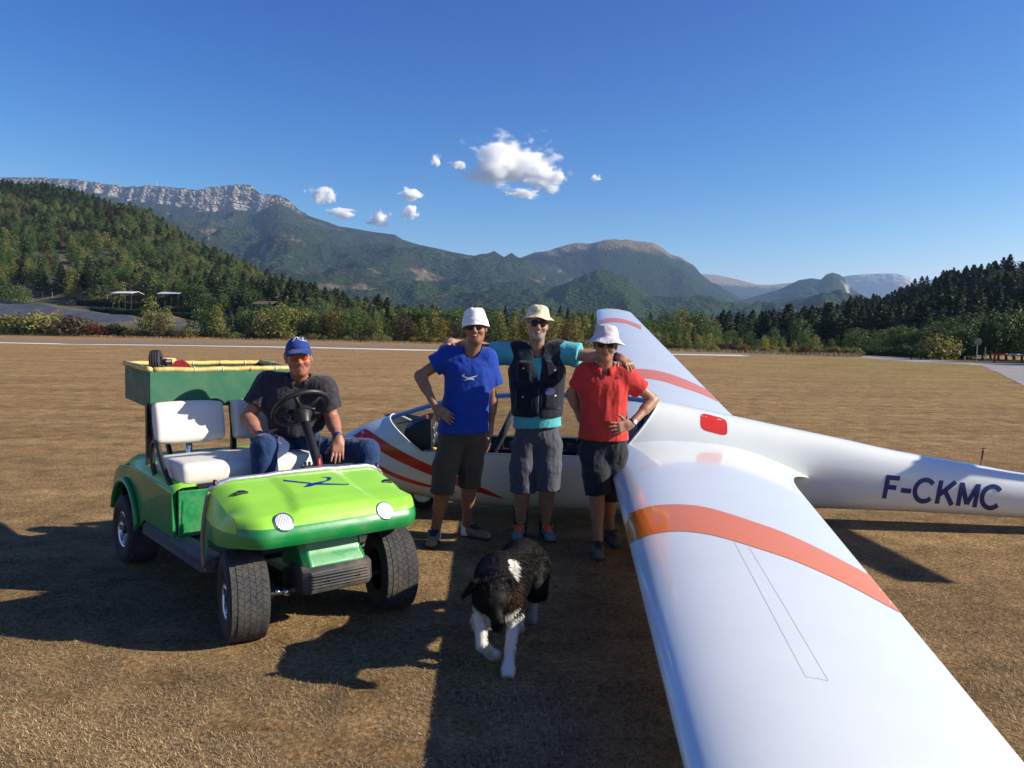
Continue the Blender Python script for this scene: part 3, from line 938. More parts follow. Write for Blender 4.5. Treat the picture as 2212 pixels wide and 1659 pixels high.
# second panel, control rods and rear bulkhead
mb = MB().box((-.55, 0, .70 - GO[2]), (.05, .42, .22)); mb.box((-.58, 0, .58 - GO[2]), (.09, .12, .2)); mb.build("rear_panel", black_plastic, glider, bevel=.012, T=GT)
for yy in (-.27, .27):
    mb = MB()
    mb.tube([(-1.35, yy, sill - .11), (.0, yy, sill - .11)], .009, 6)
    for xx in (-1.25, -.95, -.6, -.25, -.05): mb.box((xx, yy, sill - .06), (.016, .016, .12))
    mb.box((-.72, yy * .97, sill - .08), (.34, .008, .09)); mb.box((-.2, yy * .97, sill - .08), (.3, .008, .09))
    mb.build("side_rods", mat("rod_alu", (.34, .36, .38), .35, metal=.8), glider, T=GT)
mb = MB(); mb.prism([(-.25, -.2), (.25, -.2), (.27, .10), (.18, .30), (0, .36), (-.18, .30), (-.27, .10)], 0, .02, (A(.30, 0, 0), A(0, 1, 0), A(0, 0, 1), A(1, 0, 0)))
mb.build("bulkhead", mat("dark_bulkhead", (.010, .012, .03), .7), glider, T=GT)
mb = MB().box((-.2, .24, sill + .03), (.09, .06, .07)); mb.build("canopy_hook", black_plastic, glider, bevel=.006, T=GT)

# wings
def airfoil(n=26, th=.15, camber=.03):
    t = (1 - np.cos(np.linspace(0, pi, n))) / 2
    yt = 5 * th * (.2969 * np.sqrt(t) - .126 * t - .3516 * t ** 2 + .2843 * t ** 3 - .1036 * t ** 4)
    yc = camber * 4 * t * (1 - t)
    return np.concatenate([np.stack([t, yc + yt], -1)[::-1], np.stack([t, yc - yt], -1)[1:-1]])
def wing(side, name):
    B = 8.5 * gk
    secs = []
    S = np.concatenate([[.18, .30, .42, .54, .66, .80, .96, 1.14, 1.34, 1.56], np.linspace(1.85, B - .35, 24), B - np.array([.22, .12, .05, .012])])
    for s_ in S:
        c = (1.3596 + (.6047 - 1.3596) * s_ / B / 1.0) * gk
        x0 = .0115 * s_
        th = .155 - .03 * s_ / B
        dz = 0.0
        tip = max(0, 1 - (B - s_) / .35)
        if tip > 0:
            cc = c * sqrt(max(.02, 1 - .55 * tip ** 2)) ; x0 += (c - cc) * .35; c = cc; th *= sqrt(max(.02, 1 - tip ** 2))
        f = np.clip((1.5 - s_) / 1.2, 0, 1) ** 2.2
        c2 = c * (1 + .26 * f); th2 = th * (1 + .10 * f); x0 -= .05 * f
        af = airfoil(26, th2, .03 - .015 * f)
        z = af[:, 1] * c2
        te = np.clip((af[:, 0] - .6) / .4, 0, 1)
        z = z - te ** 1.5 * .12 * f - .045 * f
        secs.append(np.stack([x0 + af[:, 0] * c2, np.full(len(af), side * s_), .06085 * s_ + z + dz], -1))
    mb = MB().loft(secs)
    return mb.build(name, gel, glider, smooth=True, T=GT)
wing_l = wing(1, "wing")
wing_r = wing(-1, "wing")
for w_ in (wing_l, wing_r):
    md = w_.modifiers.new("ws", 'WEIGHTED_NORMAL'); md.keep_sharp = True
# tail
mb = MB()
fs = []
for t in np.linspace(0, 1, 8):
    c = .98 - .30 * t; x0 = 4.83 + .28 * t; z = -.28 + 1.52 * t
    af = airfoil(16, .11, 0)
    fs.append(np.stack([x0 + af[:, 0] * c, af[:, 1] * c, np.full(len(af), z)], -1))
mb.loft(fs); mb.build("fin", gel, glider, smooth=True, T=GT)
mb = MB(); fs = []
for t in np.linspace(-1, 1, 13):
    c = .62 - .24 * abs(t); x0 = 5.12 + .12 * abs(t)
    af = airfoil(16, .11 * (1 if abs(t) < .99 else .2), 0)
    fs.append(np.stack([x0 + af[:, 0] * c, np.full(len(af), t * 1.55), 1.22 + af[:, 1] * c], -1))
mb.loft(fs); mb.build("tailplane", gel, glider, smooth=True, T=GT)
# wheels
def plain_wheel(name, x, z, r, w, parent):
    o = MB().lathe([(r * .55, -w * .5), (r * .86, -w * .52), (r * .97, -w * .3), (r, 0), (r * .97, w * .3), (r * .86, w * .52), (r * .55, w * .5)], (x, 0, z), (0, 1, 0), 36).build(name, rubber, parent, smooth=True, T=GT)
    MB().lathe([(0, -w * .35), (r * .5, -w * .4), (r * .56, -w * .5), (r * .56, w * .5), (r * .5, w * .4), (0, w * .35)], (x, 0, z), (0, 1, 0), 24).build("hub", mat("alloy", (.5, .5, .5), .35, metal=.8), o, smooth=True, T=GT)
plain_wheel("nose_wheel", -1.66, .165 - GO[2], .165, .11, glider)
plain_wheel("main_wheel", .38, .17 - GO[2], .20, .13, glider)
plain_wheel("tail_wheel", 5.55, .10 - GO[2], .10, .06, glider)
# probe on the tail boom
tp = gw((3.24, 0, interp(tx, tz, 3.24) - GO[2]))
mb = MB(); mb.tube([tp - A(0, 0, .02), tp + A(.01, 0, .05), tp + A(.02, 0, .15)], [.004, .004, .003], 6); mb.tube([tp + A(.012, 0, .055), tp + A(.0185, 0, .135)], .008, 8); mb.tube([tp + A(.0, 0, .15), tp + A(.045, 0, .152)], .003, 6)
mb.build("antenna", mat("probe_red", (.30, .03, .04), .5), glider, smooth=True)

bpy.context.view_layer.update()
bv_w, bv_f, bv_wr = bvh_of([wing_l]), bvh_of([fuselage]), bvh_of([wing_r])
def band(up, lo, res, bvh, m, name="stripe", off=.002, n=3):
    return paint(name, flat_poly([list(up) + list(lo)[::-1]], res), bvh, m, glider, off)
def curve(pts, n=40):
    p = np.array(pts, float)
    d = np.concatenate([[0], np.cumsum(np.linalg.norm(np.diff(p, axis=0), axis=1))])
    t = np.linspace(0, d[-1], n)
    return [tuple(q) for q in np.stack([interp(d, p[:, 0], t), interp(d, p[:, 1], t)], -1)]
band(curve([(1330, 1128), (1350, 1115), (1405, 1094), (1446, 1090), (1514, 1094), (1569, 1108), (1624, 1126), (1679, 1145), (1780, 1191), (1880, 1244), (1900, 1255)]),
     curve([(1340, 1195), (1362, 1175), (1405, 1156), (1459, 1148), (1514, 1152), (1569, 1164), (1624, 1181), (1706, 1208), (1820, 1258), (1941, 1322), (1960, 1332)]), 14, bv_w, orange_paint)
band(curve([(1330, 802), (1380, 797), (1425, 802), (1480, 820), (1528, 842), (1545, 850)]), curve([(1330, 822), (1380, 817), (1425, 822), (1470, 836), (1520, 853), (1560, 872)]), 10, bv_wr, orange_paint)
band(curve([(1290, 694), (1305, 689), (1330, 687), (1355, 692), (1385, 703)]), curve([(1290, 703), (1305, 698), (1330, 696), (1355, 700), (1385, 712)]), 8, bv_wr, orange_paint)
band(curve([(735, 930), (757, 935), (775, 934), (789, 926), (803, 934), (830, 952), (880, 981), (930, 1005), (1000, 1035), (1060, 1062), (1092, 1078)][2:]),
     curve([(762, 942), (790, 954), (840, 985), (890, 1009), (940, 1030), (1000, 1053), (1050, 1068), (1092, 1079)]), 12, bv_f, red_paint)
band(curve([(760, 982), (810, 1001), (850, 1021), (900, 1039), (940, 1050), (985, 1062)]), curve([(760, 986), (810, 1010), (850, 1030), (900, 1047), (940, 1055), (985, 1064)]), 12, bv_f, red_paint)
rr = []
cx, cy_, ex_, ey_ = 1542, 917, (30, 7.5), (0.5, 20)
for k in range(40):
    a = 2 * pi * k / 40
    u = np.sign(cos(a)) * abs(cos(a)) ** .45; v = np.sign(sin(a)) * abs(sin(a)) ** .45
    rr.append((cx + ex_[0] * u * .97 + ey_[0] * v, cy_ + ex_[1] * u + ey_[1] * v * .93))
paint("red_marker", flat_poly([rr], 8), bv_f, red_paint, glider)
def letters(x0, y0, ex, ey):
    """block capitals F - C K M C drawn as strokes in a unit box (u right, v up)"""
    arc = [(.5 + .46 * cos(a), .5 + .46 * sin(a)) for a in np.linspace(radians(40), radians(320), 22)]
    L = {"F": (.62, [[(.09, 0), (.09, 1)], [(.0, .91), (.62, .91)], [(.05, .50), (.54, .50)]]), "-": (.46, [[(.0, .42), (.46, .42)]]),
         "C": (.86, [[(u * .92 - .02, v) for u, v in arc]]), "K": (.80, [[(.09, 0), (.09, 1)], [(.14, .40), (.74, 1.0)], [(.32, .60), (.76, .0)]]),
         "M": (.92, [[(.09, 0), (.09, 1)], [(.83, 0), (.83, 1)], [(.10, .97), (.46, .10)], [(.82, .97), (.46, .10)]])}
    out, u = [], 0.0
    tot = sum(L[c][0] for c in "F-CKMC") + 5 * .14
    for c in "F-CKMC":
        w, st = L[c]
        for sgm in st:
            sg = np.array(sgm, float)
            if len(sg) == 2: sg = np.array([sg[0] + (sg[1] - sg[0]) * t for t in np.linspace(0, 1, 5)])
            st_ = stroke(sg, .205)
            out.append([(x0 + ex[0] * (u + p[0]) / tot + ey[0] * p[1], y0 + ex[1] * (u + p[0]) / tot + ey[1] * p[1]) for p in st_])
        u += w + .14
    return out
for lp in letters(1905, 1076, (252, 25), (10, -50)):
    paint("registration_letter", flat_poly([lp], 9), bv_f, navy_paint, glider, .0025)
for pts in ([(1618, 1182), (1700, 1318), (1790, 1471)], [(1586, 1170), (1660, 1310), (1741, 1462)], [(1741, 1462), (1766, 1466), (1790, 1471)]):
    paint("airbrake_seam", flat_poly([stroke(pts, 1.0)], 30), bv_w, seam, glider, .001)
# ------------------------------------------------------------------ golf cart
lime = mat("lime_paint", (.27, .60, .04), .32, var=.05, scale=4, coat=.4, detail=8, dust=.10)
green = mat("green_paint", (.008, .235, .055), .28, var=.06, scale=8, coat=.4, dust=.16)
boxgreen = mat("dark_green_panel", (.018, .125, .062), .45, dust=.12, var=.08, scale=5, bump=.05, bscale=30)
vinyl = mat("white_vinyl", (.70, .67, .60), .5, var=.05, scale=9, bump=.12, bscale=14)
steel_blk = mat("black_steel", (.014, .014, .013), .42, var=.2)
chrome = mat("polished_alloy", (.72, .72, .74), .22, metal=1.0, var=.05)
grey_trim = mat("grey_trim", (.10, .098, .095), .6, dust=.4, var=.15, scale=20)
brown_trim = mat("brown_edge_trim", (.23, .18, .135), .55, var=.1)
bumper_m = mat("bumper_rubber", (.040, .040, .043), .6, dust=.35, var=.15, scale=15, bump=.1, bscale=60)
bamboo = mat("bamboo_edging", (.62, .45, .14), .5, var=.25, scale=14, bump=.2, bscale=50)
tie_m = mat("cable_tie", (.65, .6, .5), .5)
CA = radians(40.5)
CO = A(-1.055, 4.42, 0)
CMt = np.array([[sin(CA), cos(CA), 0], [-cos(CA), sin(CA), 0], [0, 0, 1]])     # columns: forward u, left v, up
CT = (CO, CMt)
def cw(u, v, z): return CMt @ A(u, v, z) + CO
cart = empty("golf_cart", tuple(CO), label="lime and dark green golf cart with white seats and a green cargo box", cat="golf cart")
WORLD.add("golf_cart")

def cart_wheel(u, v, steer, side, name):
    """treaded tyre with spoked rim; side = +1 outer face towards +v"""
    R, w = .232, .205
    ax = CMt @ A(sin(steer) * -side * 0 + -sin(steer), cos(steer), 0) * side
    c = cw(u, v, R - .004)
    prof = [(.120, -w * .42), (.150, -w * .50), (.190, -w * .52), (.215, -w * .49), (.227, -w * .42), (.230, 0), (.227, w * .42), (.215, w * .49), (.190, w * .52), (.150, w * .50), (.120, w * .42)]
    ty = MB().lathe(prof, c, ax, 56).build(name, rubber, cart, smooth=True)
    # tread blocks in slanting rows
    fwd = nrm(np.cross(ax, A(0, 0, 1)))
    upv = np.cross(fwd, ax)
    mb = MB()
    rows, nb = 6, 40
    for r in range(rows):
        y0 = -w * .44 + w * .88 * (r + .5) / rows
        for k in range(nb):
            a0 = 2 * pi * (k + (.5 if r % 2 else 0)) / nb
            sk = .075 if r % 2 else -.075
            V = []
            for rr_ in (.226, .2375 if 0 < r < rows - 1 else .2345):
                for da, dy in ((-.0725, -1), (.0725, -1), (.0725, 1), (-.0725, 1)):
                    a = a0 + da + sk * dy * .5
                    y = y0 + dy * w * .88 / rows * .468
                    V.append(c + ax * y + rr_ * (fwd * cos(a) + upv * sin(a)))
            mb.add(V, [(0, 3, 2, 1), (4, 5, 6, 7), (0, 1, 5, 4), (1, 2, 6, 5), (2, 3, 7, 6), (3, 0, 4, 7)])
    t = mb.build("tread", mat("tread_rubber", (.045, .045, .045), .85, dust=.25, var=.3, scale=50), ty)
    t["kind"] = "stuff"
    # rim: dish, five split spokes, hub
    rim = MB().lathe([(.125, w * .44), (.122, w * .46), (.112, w * .40), (.108, w * .18), (.05, w * .10), (0, w * .10)], c, ax, 40).build("rim", chrome, ty, smooth=True)
    for k in range(7):
        a = 2 * pi * k / 7
        d = fwd * cos(a) + upv * sin(a); q = np.cross(ax, d)
        mb = MB()
        mb.add([c + ax * (w * x) + d * r_ + q * s_ for x, r_, s_ in ((.36, .025, -.012), (.36, .025, .012), (.42, .108, -.024), (.42, .108, .024), (.12, .025, -.012), (.12, .025, .012), (.2, .108, -.024), (.2, .108, .024))], [(0, 1, 3, 2), (4, 6, 7, 5), (0, 2, 6, 4), (1, 5, 7, 3), (2, 3, 7, 6), (0, 4, 5, 1)])
        mb.build("spoke", chrome, rim)
    MB().lathe([(0, w * .46), (.022, w * .45), (.03, w * .40), (.032, w * .12)], c, ax, 20).build("hub_cap", steel_blk, rim, smooth=True)
    return ty
cart_wheel(-.02, -.44, radians(-13), -1, "front_wheel")
cart_wheel(.02, .44, radians(-13), 1, "front_wheel")
cart_wheel(-1.86, -.465, 0, -1, "rear_wheel")
cart_wheel(-1.86, .465, 0, 1, "rear_wheel")

# --- front cowl: lofted shell, lime above, dark green skirt below
def rsec(hw, pts):
    """pts: (u, z, width factor) -> cross section polyline from right to left mirrored"""
    pass
def cowl_surface():
    # profile along u (front to back) of the top surface, with side drop; columns across v
    prof = [(.245, .520), (.262, .548), (.268, .580), (.256, .612), (.233, .645), (.195, .678), (.12, .704), (.03, .730), (-.06, .757), (-.15, .782), (-.23, .802)]
    return prof
HW = .53
def cowl_pt(s, v):
    """s 0..1 along profile (front lip -> rear edge), v -1..1 across; returns u,v,z with rounded shoulders"""
    prof = np.array(cowl_surface())
    d = np.concatenate([[0], np.cumsum(np.linalg.norm(np.diff(prof, axis=0), axis=1))]); d /= d[-1]
    u = np.interp(s, d, prof[:, 0]); z = np.interp(s, d, prof[:, 1])
    av = abs(v)
    sh = np.clip((av - .78) / .22, 0, 1)
    # the nose is rounded in plan and the shoulders fall away
    u2 = u - .10 * sh ** 2 * np.clip((u + .05) / .30, 0, 1) - .02 * av ** 2
    z2 = z - (.045 * sh ** 2 + .008 * av ** 2) * np.clip((s - .25) / .3, 0, 1)
    return A(u2, v * HW, z2)
nv, ns = 41, 46
Sg = np.linspace(0, 1, ns); Vg = np.linspace(-1, 1, nv)
top = np.array([[cowl_pt(s, v) for v in Vg] for s in Sg])
# raised centre panel on the bonnet
for i, s in enumerate(Sg):
    for j, v in enumerate(Vg):
        half = .40 + .16 * np.clip((.62 - s) / .62, 0, 1)
        k = np.clip((half - abs(v)) / .045, 0, 1) * np.clip((s - .20) / .10, 0, 1) * np.clip((1.15 - s) / .5, 0, 1)
        top[i, j, 2] += .018 * k
lime_rows = [i for i, s in enumerate(Sg) if s >= .16]
i0 = lime_rows[0]
mb = MB(); mb.loft([top[i] for i in range(i0, ns)], closed=False)
cowl = mb.build("bonnet", lime, cart, smooth=True, T=CT)
mb = MB(); mb.loft([top[i] for i in range(0, i0 + 1)] , closed=False)
mb.build("bonnet_lip", green, cart, smooth=True, T=CT)
# side skirts of the cowl with wheel arch
i1 = int(ns * .34)
for sd in (-1, 1):
    edge = np.array([top[i, 0 if sd < 0 else -1] for i in range(ns)])
    nq = 34
    ui = np.linspace(0, 1, nq)
    up_ = np.stack([np.interp(i1 + (ns - 1 - i1) * ui, np.arange(ns), edge[:, k]) for k in range(3)], -1)
    bu = edge[0, 0] + (edge[-1, 0] - .02 - edge[0, 0]) * ui
    bz = np.where(ui < .70, .520 - .012 * np.sin(ui / .70 * pi), .520 - .165 * (np.clip((ui - .70) / .30, 0, 1) ** .75))
    bo = np.stack([bu, up_[:, 1] + sd * (.012 + .034 * np.sin(np.clip(ui, 0, 1) * pi * .9)), bz], -1)
    zl = .578 + .035 * ui
    def pt(t, k):
        base_ = up_[k] + (bo[k] - up_[k]) * t
        l0 = up_[0] + (bo[0] - up_[0]) * t
        e0 = np.array([np.interp(i1 * (1 - t), np.arange(ns), edge[:, j]) for j in range(3)])
        return base_ + (e0 - l0) * (1 - ui[k]) ** 5 + A(0, sd * .016 * sin(pi * t) * min(1, ui[k] * 4), 0)
    tb = [float(np.clip((up_[k, 2] - zl[k]) / max(up_[k, 2] - bo[k, 2], 1e-6), .05, .98)) for k in range(nq)]
    tb[0] = (up_[0, 2] - edge[i0, 2]) / (up_[0, 2] - edge[0, 2])
    mb = MB(); mb.loft([[pt(tb[k] * r_ / 5, k) for k in range(nq)] for r_ in range(6)], closed=False); mb.build("bonnet_side", lime, cart, smooth=True, T=CT)
    mb = MB(); mb.loft([[pt(tb[k] + (1 - tb[k]) * r_ / 4, k) for k in range(nq)] for r_ in range(5)], closed=False); mb.build("skirt", green, cart, smooth=True, T=CT)
    pts = [pt(t, nq - 1) + A(-.006, sd * .004, .003) for t in np.linspace(0, 1.0, 9)] + [bo[-1] + A(-.012, sd * .004, -.02)]
    MB().tube(pts, .013, 8).build("edge_trim", brown_trim, cart, smooth=True, T=CT)
# under-lip closing, windscreen trim rail
mb = MB(); mb.tube([top[-1, j] + A(-.006, 0, .008) for j in range(0, nv, 2)], .017, 10, flat=.8); mb.build("windscreen_rail", mat("rail_alloy", (.55, .56, .60), .35, metal=.7), cart, smooth=True, T=CT)
for j in (1, nv - 2):
    mb = MB().lathe([(0, .03), (.010, .028), (.012, 0)], tuple(top[-1, j] + A(0, 0, .016)), (0, 0, 1), 10); mb.build("rail_bolt", steel_blk, cart, smooth=True, T=CT)
mb = MB(); mb.add([(.22, -.44, .515), (.22, .44, .515), (-.25, .47, .515), (-.25, -.47, .515)], [(0, 1, 2, 3)]); mb.build("cowl_underside", steel_blk, cart, T=CT)
# dash behind the rail
mb = MB(); mb.box((-.30, 0, .60), (.10, .96, .34)); mb.build("dash_panel", steel_blk, cart, bevel=.02, T=CT)

# headlights and vents
lens, nt, b = nmat("headlight_lens")
b.inputs["Base Color"].default_value = (.70, .71, .74, 1); b.inputs["Roughness"].default_value = .2; b.inputs["Metallic"].default_value = .35
tc = N(nt, "ShaderNodeTexCoord"); wv = N(nt, "ShaderNodeTexWave"); wv.inputs["Scale"].default_value = 28; nt.links.new(tc.outputs["Object"], wv.inputs["Vector"])
bp = N(nt, "ShaderNodeBump"); bp.inputs["Strength"].default_value = .35; bp.inputs["Distance"].default_value = .004; nt.links.new(wv.outputs["Fac"], bp.inputs["Height"]); nt.links.new(bp.outputs[0], b.inputs["Normal"])
bpy.context.view_layer.update()
bv_c = bvh_of([cowl] + [o for o in cart.children if o.name.startswith("bonnet_lip")])
def on_cowl(px, py):
    r = Vector(ray(px, py)).normalized()
    hit, nn, _, _ = bv_c.ray_cast(Vector(_C), r, 20)
    if nn.dot(r) > 0: nn = -nn
    return np.array(hit), np.array(nn)
for px, py in ((613, 1128), (831, 1103)):
    h_, n_ = on_cowl(px, py)
    n_ = nrm(n_ * 1.0 + CMt @ A(.35, 0, .1))
    c_ = h_ - n_ * .010
    o = MB().lathe([(.052, -.02), (.0535, .012), (.052, .016), (.046, .016)], c_, n_, 32).build("headlight", chrome, cart, smooth=True)
    MB().lathe([(.047, .014), (.03, .017), (.012, .019), (0, .019)], c_, n_, 28).build("lens", lens, o, smooth=True)
for px, py in ((523, 1068), (837, 1043)):
    h_, n_ = on_cowl(px, py)
    uu = nrm(CMt @ A(0, 1, 0)); ff = np.cross(n_, uu) * -1
    poly = [(.036 * cos(a), .034 * sin(a)) for a in np.linspace(0, pi, 12)]
    mb = MB(); mb.prism(poly, -.006, .010, (h_ - ff * .0, uu, nrm(np.cross(n_, uu)), n_))
    mb.build("vent", black_plastic, cart, bevel=.004)
# sailplane emblem on the bonnet
em = [[(1016, 272), (1060, 240), (1130, 225), (1240, 205), (1275, 203), (1150, 232), (1095, 262)], [(820, 197), (1090, 227), (1110, 240), (826, 212)], [(813, 193), (820, 193), (828, 212), (820, 214)], [(1130, 228), (1462, 239), (1462, 247), (1120, 246)], [(1460, 229), (1468, 231), (1466, 247), (1458, 247)], [(1238, 206), (1256, 190), (1248, 176), (1282, 172), (1296, 188), (1276, 204)], [(1200, 169), (1250, 167), (1295, 171), (1293, 176), (1205, 174)]]
em = [[((540 + x * .26673) * .8085, (1230 + y * .26673) * .8085) for x, y in q] for q in em]
for q in em:
    paint("emblem", flat_poly([q], 6), bv_c, mat("emblem_blue", (.008, .02, .22), .35), cart, .002)
# nose column, bumper
mb = MB()
ss = []
for z, hw_, uf in ((.515, .205, .20), (.47, .19, .205), (.42, .185, .225), (.385, .19, .262), (.365, .192, .268), (.34, .19, .262)):
    ss.append([(-.1, -hw_, z), (uf - .11, -hw_, z), (uf - .07, -hw_ + .035, z), (uf - .07, hw_ - .035, z), (uf - .11, hw_, z), (-.1, hw_, z)])
mb.loft(ss, caps=(False, True)); mb.build("nose_panel", green, cart, smooth=False, bevel=.012, T=CT)
mb = MB(); ss = []
for z, o_ in ((.372, -.02), (.362, .0), (.35, .012), (.26, .018), (.235, .005), (.228, -.02)):
    ss.append([(.03, -.20 - o_ * .3, z), (.18 + o_, -.205 - o_ * .3, z), (.215 + o_, -.17, z), (.215 + o_, .17, z), (.18 + o_, .205 + o_ * .3, z), (.03, .20 + o_ * .3, z)])
mb.loft(ss); bump = mb.build("bumper", bumper_m, cart, bevel=.01, T=CT)
for z in (.335, .319, .303, .287, .271):
    mb = MB(); mb.tube([(.225, -.18, z), (.236, -.16, z), (.236, .16, z), (.225, .18, z)], .0055, 8); mb.build("rib", bumper_m, bump, smooth=True, T=CT)
for v_ in (-.085, .10):
    mb = MB().lathe([(.010, .014), (.010, -.01), (0, -.01)], (.228, v_, .296), (1, 0, 0), 12); mb.build("bolt_hole", steel_blk, bump, T=CT)

# --- floor, steps, underbody, axle
mb = MB().box((-.60, 0, .335), (.66, 1.0, .03)); mb.build("floor_mat", mat("floor_rubber", (.035, .04, .04), .8), cart, T=CT)
mb = MB().box((-.95, 0, .27), (2.0, .50, .12)); mb.box((-1.75, 0, .35), (.7, .62, .16)); mb.build("chassis", steel_blk, cart, T=CT)
mb = MB(); mb.tube([(0, -.40, .22), (0, .40, .22)], .025, 8); mb.tube([(.1, -.42, .24), (.1, .42, .24)], .012, 8); mb.tube([(.02, -.3, .2), (-.3, -.15, .28)], .02, 8); mb.tube([(.02, .3, .2), (-.3, .15, .28)], .02, 8)
mb.build("front_axle", grey_trim, cart, smooth=True, T=CT)
mb = MB(); mb.lathe([(0, .03), (.016, .03), (.02, 0), (.02, -.02)], (.1, -.26, .24), (1, 0, 0), 12); mb.tube([(.1, -.28, .24), (.1, -.32, .25)], .014, 8); mb.build("tie_rod_end", chrome, cart, smooth=True, T=CT)
for sd in (-1, 1):
    mb = MB()
    for k, (z, o_) in enumerate(((.372, -.012), (.355, .0), (.335, .004), (.315, .006), (.295, .006), (.278, .0))):
        pass
    ss = []
    for u_ in (-1.47, -1.44, -.36, -.33):
        r_ = .012 if u_ in (-1.47, -.33) else 0
        ss.append([(u_, sd * .43, .368), (u_, sd * (.50 - r_), .368 - r_), (u_, sd * (.535 - r_), .345), (u_, sd * (.54 - r_), .28 + r_), (u_, sd * .50, .268 + r_), (u_, sd * .43, .268)])
    mb.loft(ss); st = mb.build("side_step", grey_trim, cart, bevel=.006, T=CT)
    for z in (.338, .322, .306, .290):
        mb = MB(); mb.tube([(-1.44, sd * .541, z), (-.35, sd * .541, z)], .005, 6); mb.build("step_rib", grey_trim, st, smooth=True, T=CT)

# --- rear body: seat box and wheel arches
def body_side(sd):
    """outline in (u, z) of the side panel with wheel arch"""
    arch = [(-1.86 + .275 * cos(a), .30 + .265 * sin(a)) for a in np.linspace(radians(-2), radians(170), 16)]
    return [(-.88, .365), (-1.46, .365)] + [(-1.56, .30)] + arch + [(-2.18, .40), (-2.20, .52), (-2.14, .60), (-2.03, .655), (-1.78, .69), (-.90, .655)]
for sd in (-1, 1):
    pg = body_side(sd)
    mb = MB()
    mb.prism([(u, z) for u, z in pg], 0, .03, (cw(0, sd * .50, 0) if False else A(0, sd * .50, 0), A(1, 0, 0), A(0, 0, 1), A(0, sd, 0)))
    mb.build("body_side", green, cart, bevel=.006, T=CT)
    # flared arch lip
    arch = [(-1.86 + .285 * cos(a), sd * .545, .30 + .275 * sin(a)) for a in np.linspace(radians(-5), radians(172), 20)]
    mb = MB(); mb.tube(arch, .020, 8); mb.build("arch_lip", green, cart, smooth=True, T=CT)
    mb = MB(); aa = np.linspace(radians(-5), radians(175), 16)
    mb.loft([[(-1.86 + .27 * cos(a), sd * .50, .30 + .26 * sin(a)) for a in aa], [(-1.86 + .27 * cos(a), sd * .28, .30 + .26 * sin(a)) for a in aa]], closed=False); mb.build("wheel_well", steel_blk, cart, T=CT)
# front panel of the seat box and lime top deck
mb = MB().box((-.88, 0, .505), (.025, .995, .285)); mb.build("seat_panel", mat("scuffed_green", (.006, .215, .06), .4, var=.18, scale=22, detail=8, dust=.30), cart, bevel=.005, T=CT)
mb = MB(); dk = []
for v_, dz, du in ((-.535, -.03, 0), (-.52, .0, .0), (-.47, .028, -.01), (0, .03, -.015), (.47, .028, -.01), (.52, .0, 0), (.535, -.03, 0)):
    dk.append([(-.865 + du, v_, .650 + dz * .6), (-.90, v_, .668 + dz), (-1.5, v_ * .985, .70 + dz), (-1.86, v_ * .96, .72 + dz), (-2.08, v_ * .93, .655 + dz * .6), (-2.19, v_ * .93, .56)])
mb.loft(dk, closed=False); mb.build("top_deck", lime, cart, smooth=True, T=CT)
mb = MB().box((-2.18, 0, .46), (.03, .96, .28)); mb.build("rear_panel", green, cart, bevel=.01, T=CT)

# --- seats
def cushion(name, c, s, R=None, r=.045, parent=cart):
    mb = MB().box((0, 0, 0), (1, 1, 1))
    me = bpy.data.meshes.new(name)
    bm = bmesh.new(); bmesh.ops.create_cube(bm, size=1.0)
    for v in bm.verts: v.co = Vector((v.co.x * s[0], v.co.y * s[1], v.co.z * s[2]))
    bmesh.ops.bevel(bm, geom=bm.edges[:], offset=r, segments=4, affect='EDGES', profile=.6)
    bmesh.ops.subdivide_edges(bm, edges=[e for e in bm.edges if e.calc_length() > .12], cuts=4, use_grid_fill=True)
    V = np.array([v.co for v in bm.verts])
    # crowned faces and slight creasing
    q = V / (np.array(s) / 2)
    V = V + np.stack([np.sign(V[:, 0]) * .012 * (1 - q[:, 1] ** 2) * (1 - q[:, 2] ** 2) * (np.abs(q[:, 0]) > .6), 0 * V[:, 0], np.sign(V[:, 2]) * .014 * (1 - q[:, 0] ** 2) * (1 - q[:, 1] ** 2) * (np.abs(q[:, 2]) > .6)], -1)
    V += .004 * np.stack([vnoise(V * 14, 3), vnoise(V * 14, 5), vnoise(V * 14, 8)], -1)
    if R is not None: V = V @ np.asarray(R).T
    V = (V + np.array(c)) @ CMt.T + CO
    for v, p in zip(bm.verts, V): v.co = p
    for f in bm.faces: f.smooth = True
    bmesh.ops.recalc_face_normals(bm, faces=bm.faces)
    bm.to_mesh(me); bm.free()
    return link(name, me, vinyl, parent)
seat = cushion("seat_cushion", (-1.13, 0, .735), (.50, .95, .14), None, .05)
mb = MB().box((-1.13, 0, .668), (.48, .94, .02)); mb.build("seat_base", black_plastic, seat, bevel=.006, T=CT)
tl = radians(12)
Rb = np.array([[cos(tl), 0, -sin(tl)], [0, 1, 0], [sin(tl), 0, cos(tl)]])
Rb = np.array([[cos(tl), 0, -sin(-tl) * 0 - sin(tl)], [0, 1, 0], [sin(tl), 0, cos(tl)]])
for v_ in (-.245, .275):
    bk = cushion("backrest", (-1.42, v_, 1.005), (.085, .46, .26), Rb, .038)
    mb = MB(); mb.box((0, 0, 0), (.02, .46, .27), None)
    V = np.array(mb.V) @ Rb.T + A(-1.468, v_, 1.0); m2 = MB().add(V, mb.F); m2.build("back_shell", black_plastic, bk, bevel=.01, T=CT)
    mb = MB(); mb.tube([(-1.44, v_, .92), (-1.43, v_, .80), (-1.40, v_, .70)], .024, 8, flat=.5); mb.build("backrest_bracket", chrome, bk, smooth=True, T=CT)
    # embossed panel line
    pts = [(-1.375, v_ + a * .12, 1.0 + b_ * .035) for a, b_ in ((-1, -1), (1, -1), (1, 1), (-1, 1), (-1, -1))]
    mb = MB(); mb.tube(np.array(pts), .0015, 5); mb.build("emboss", vinyl, bk, T=CT)
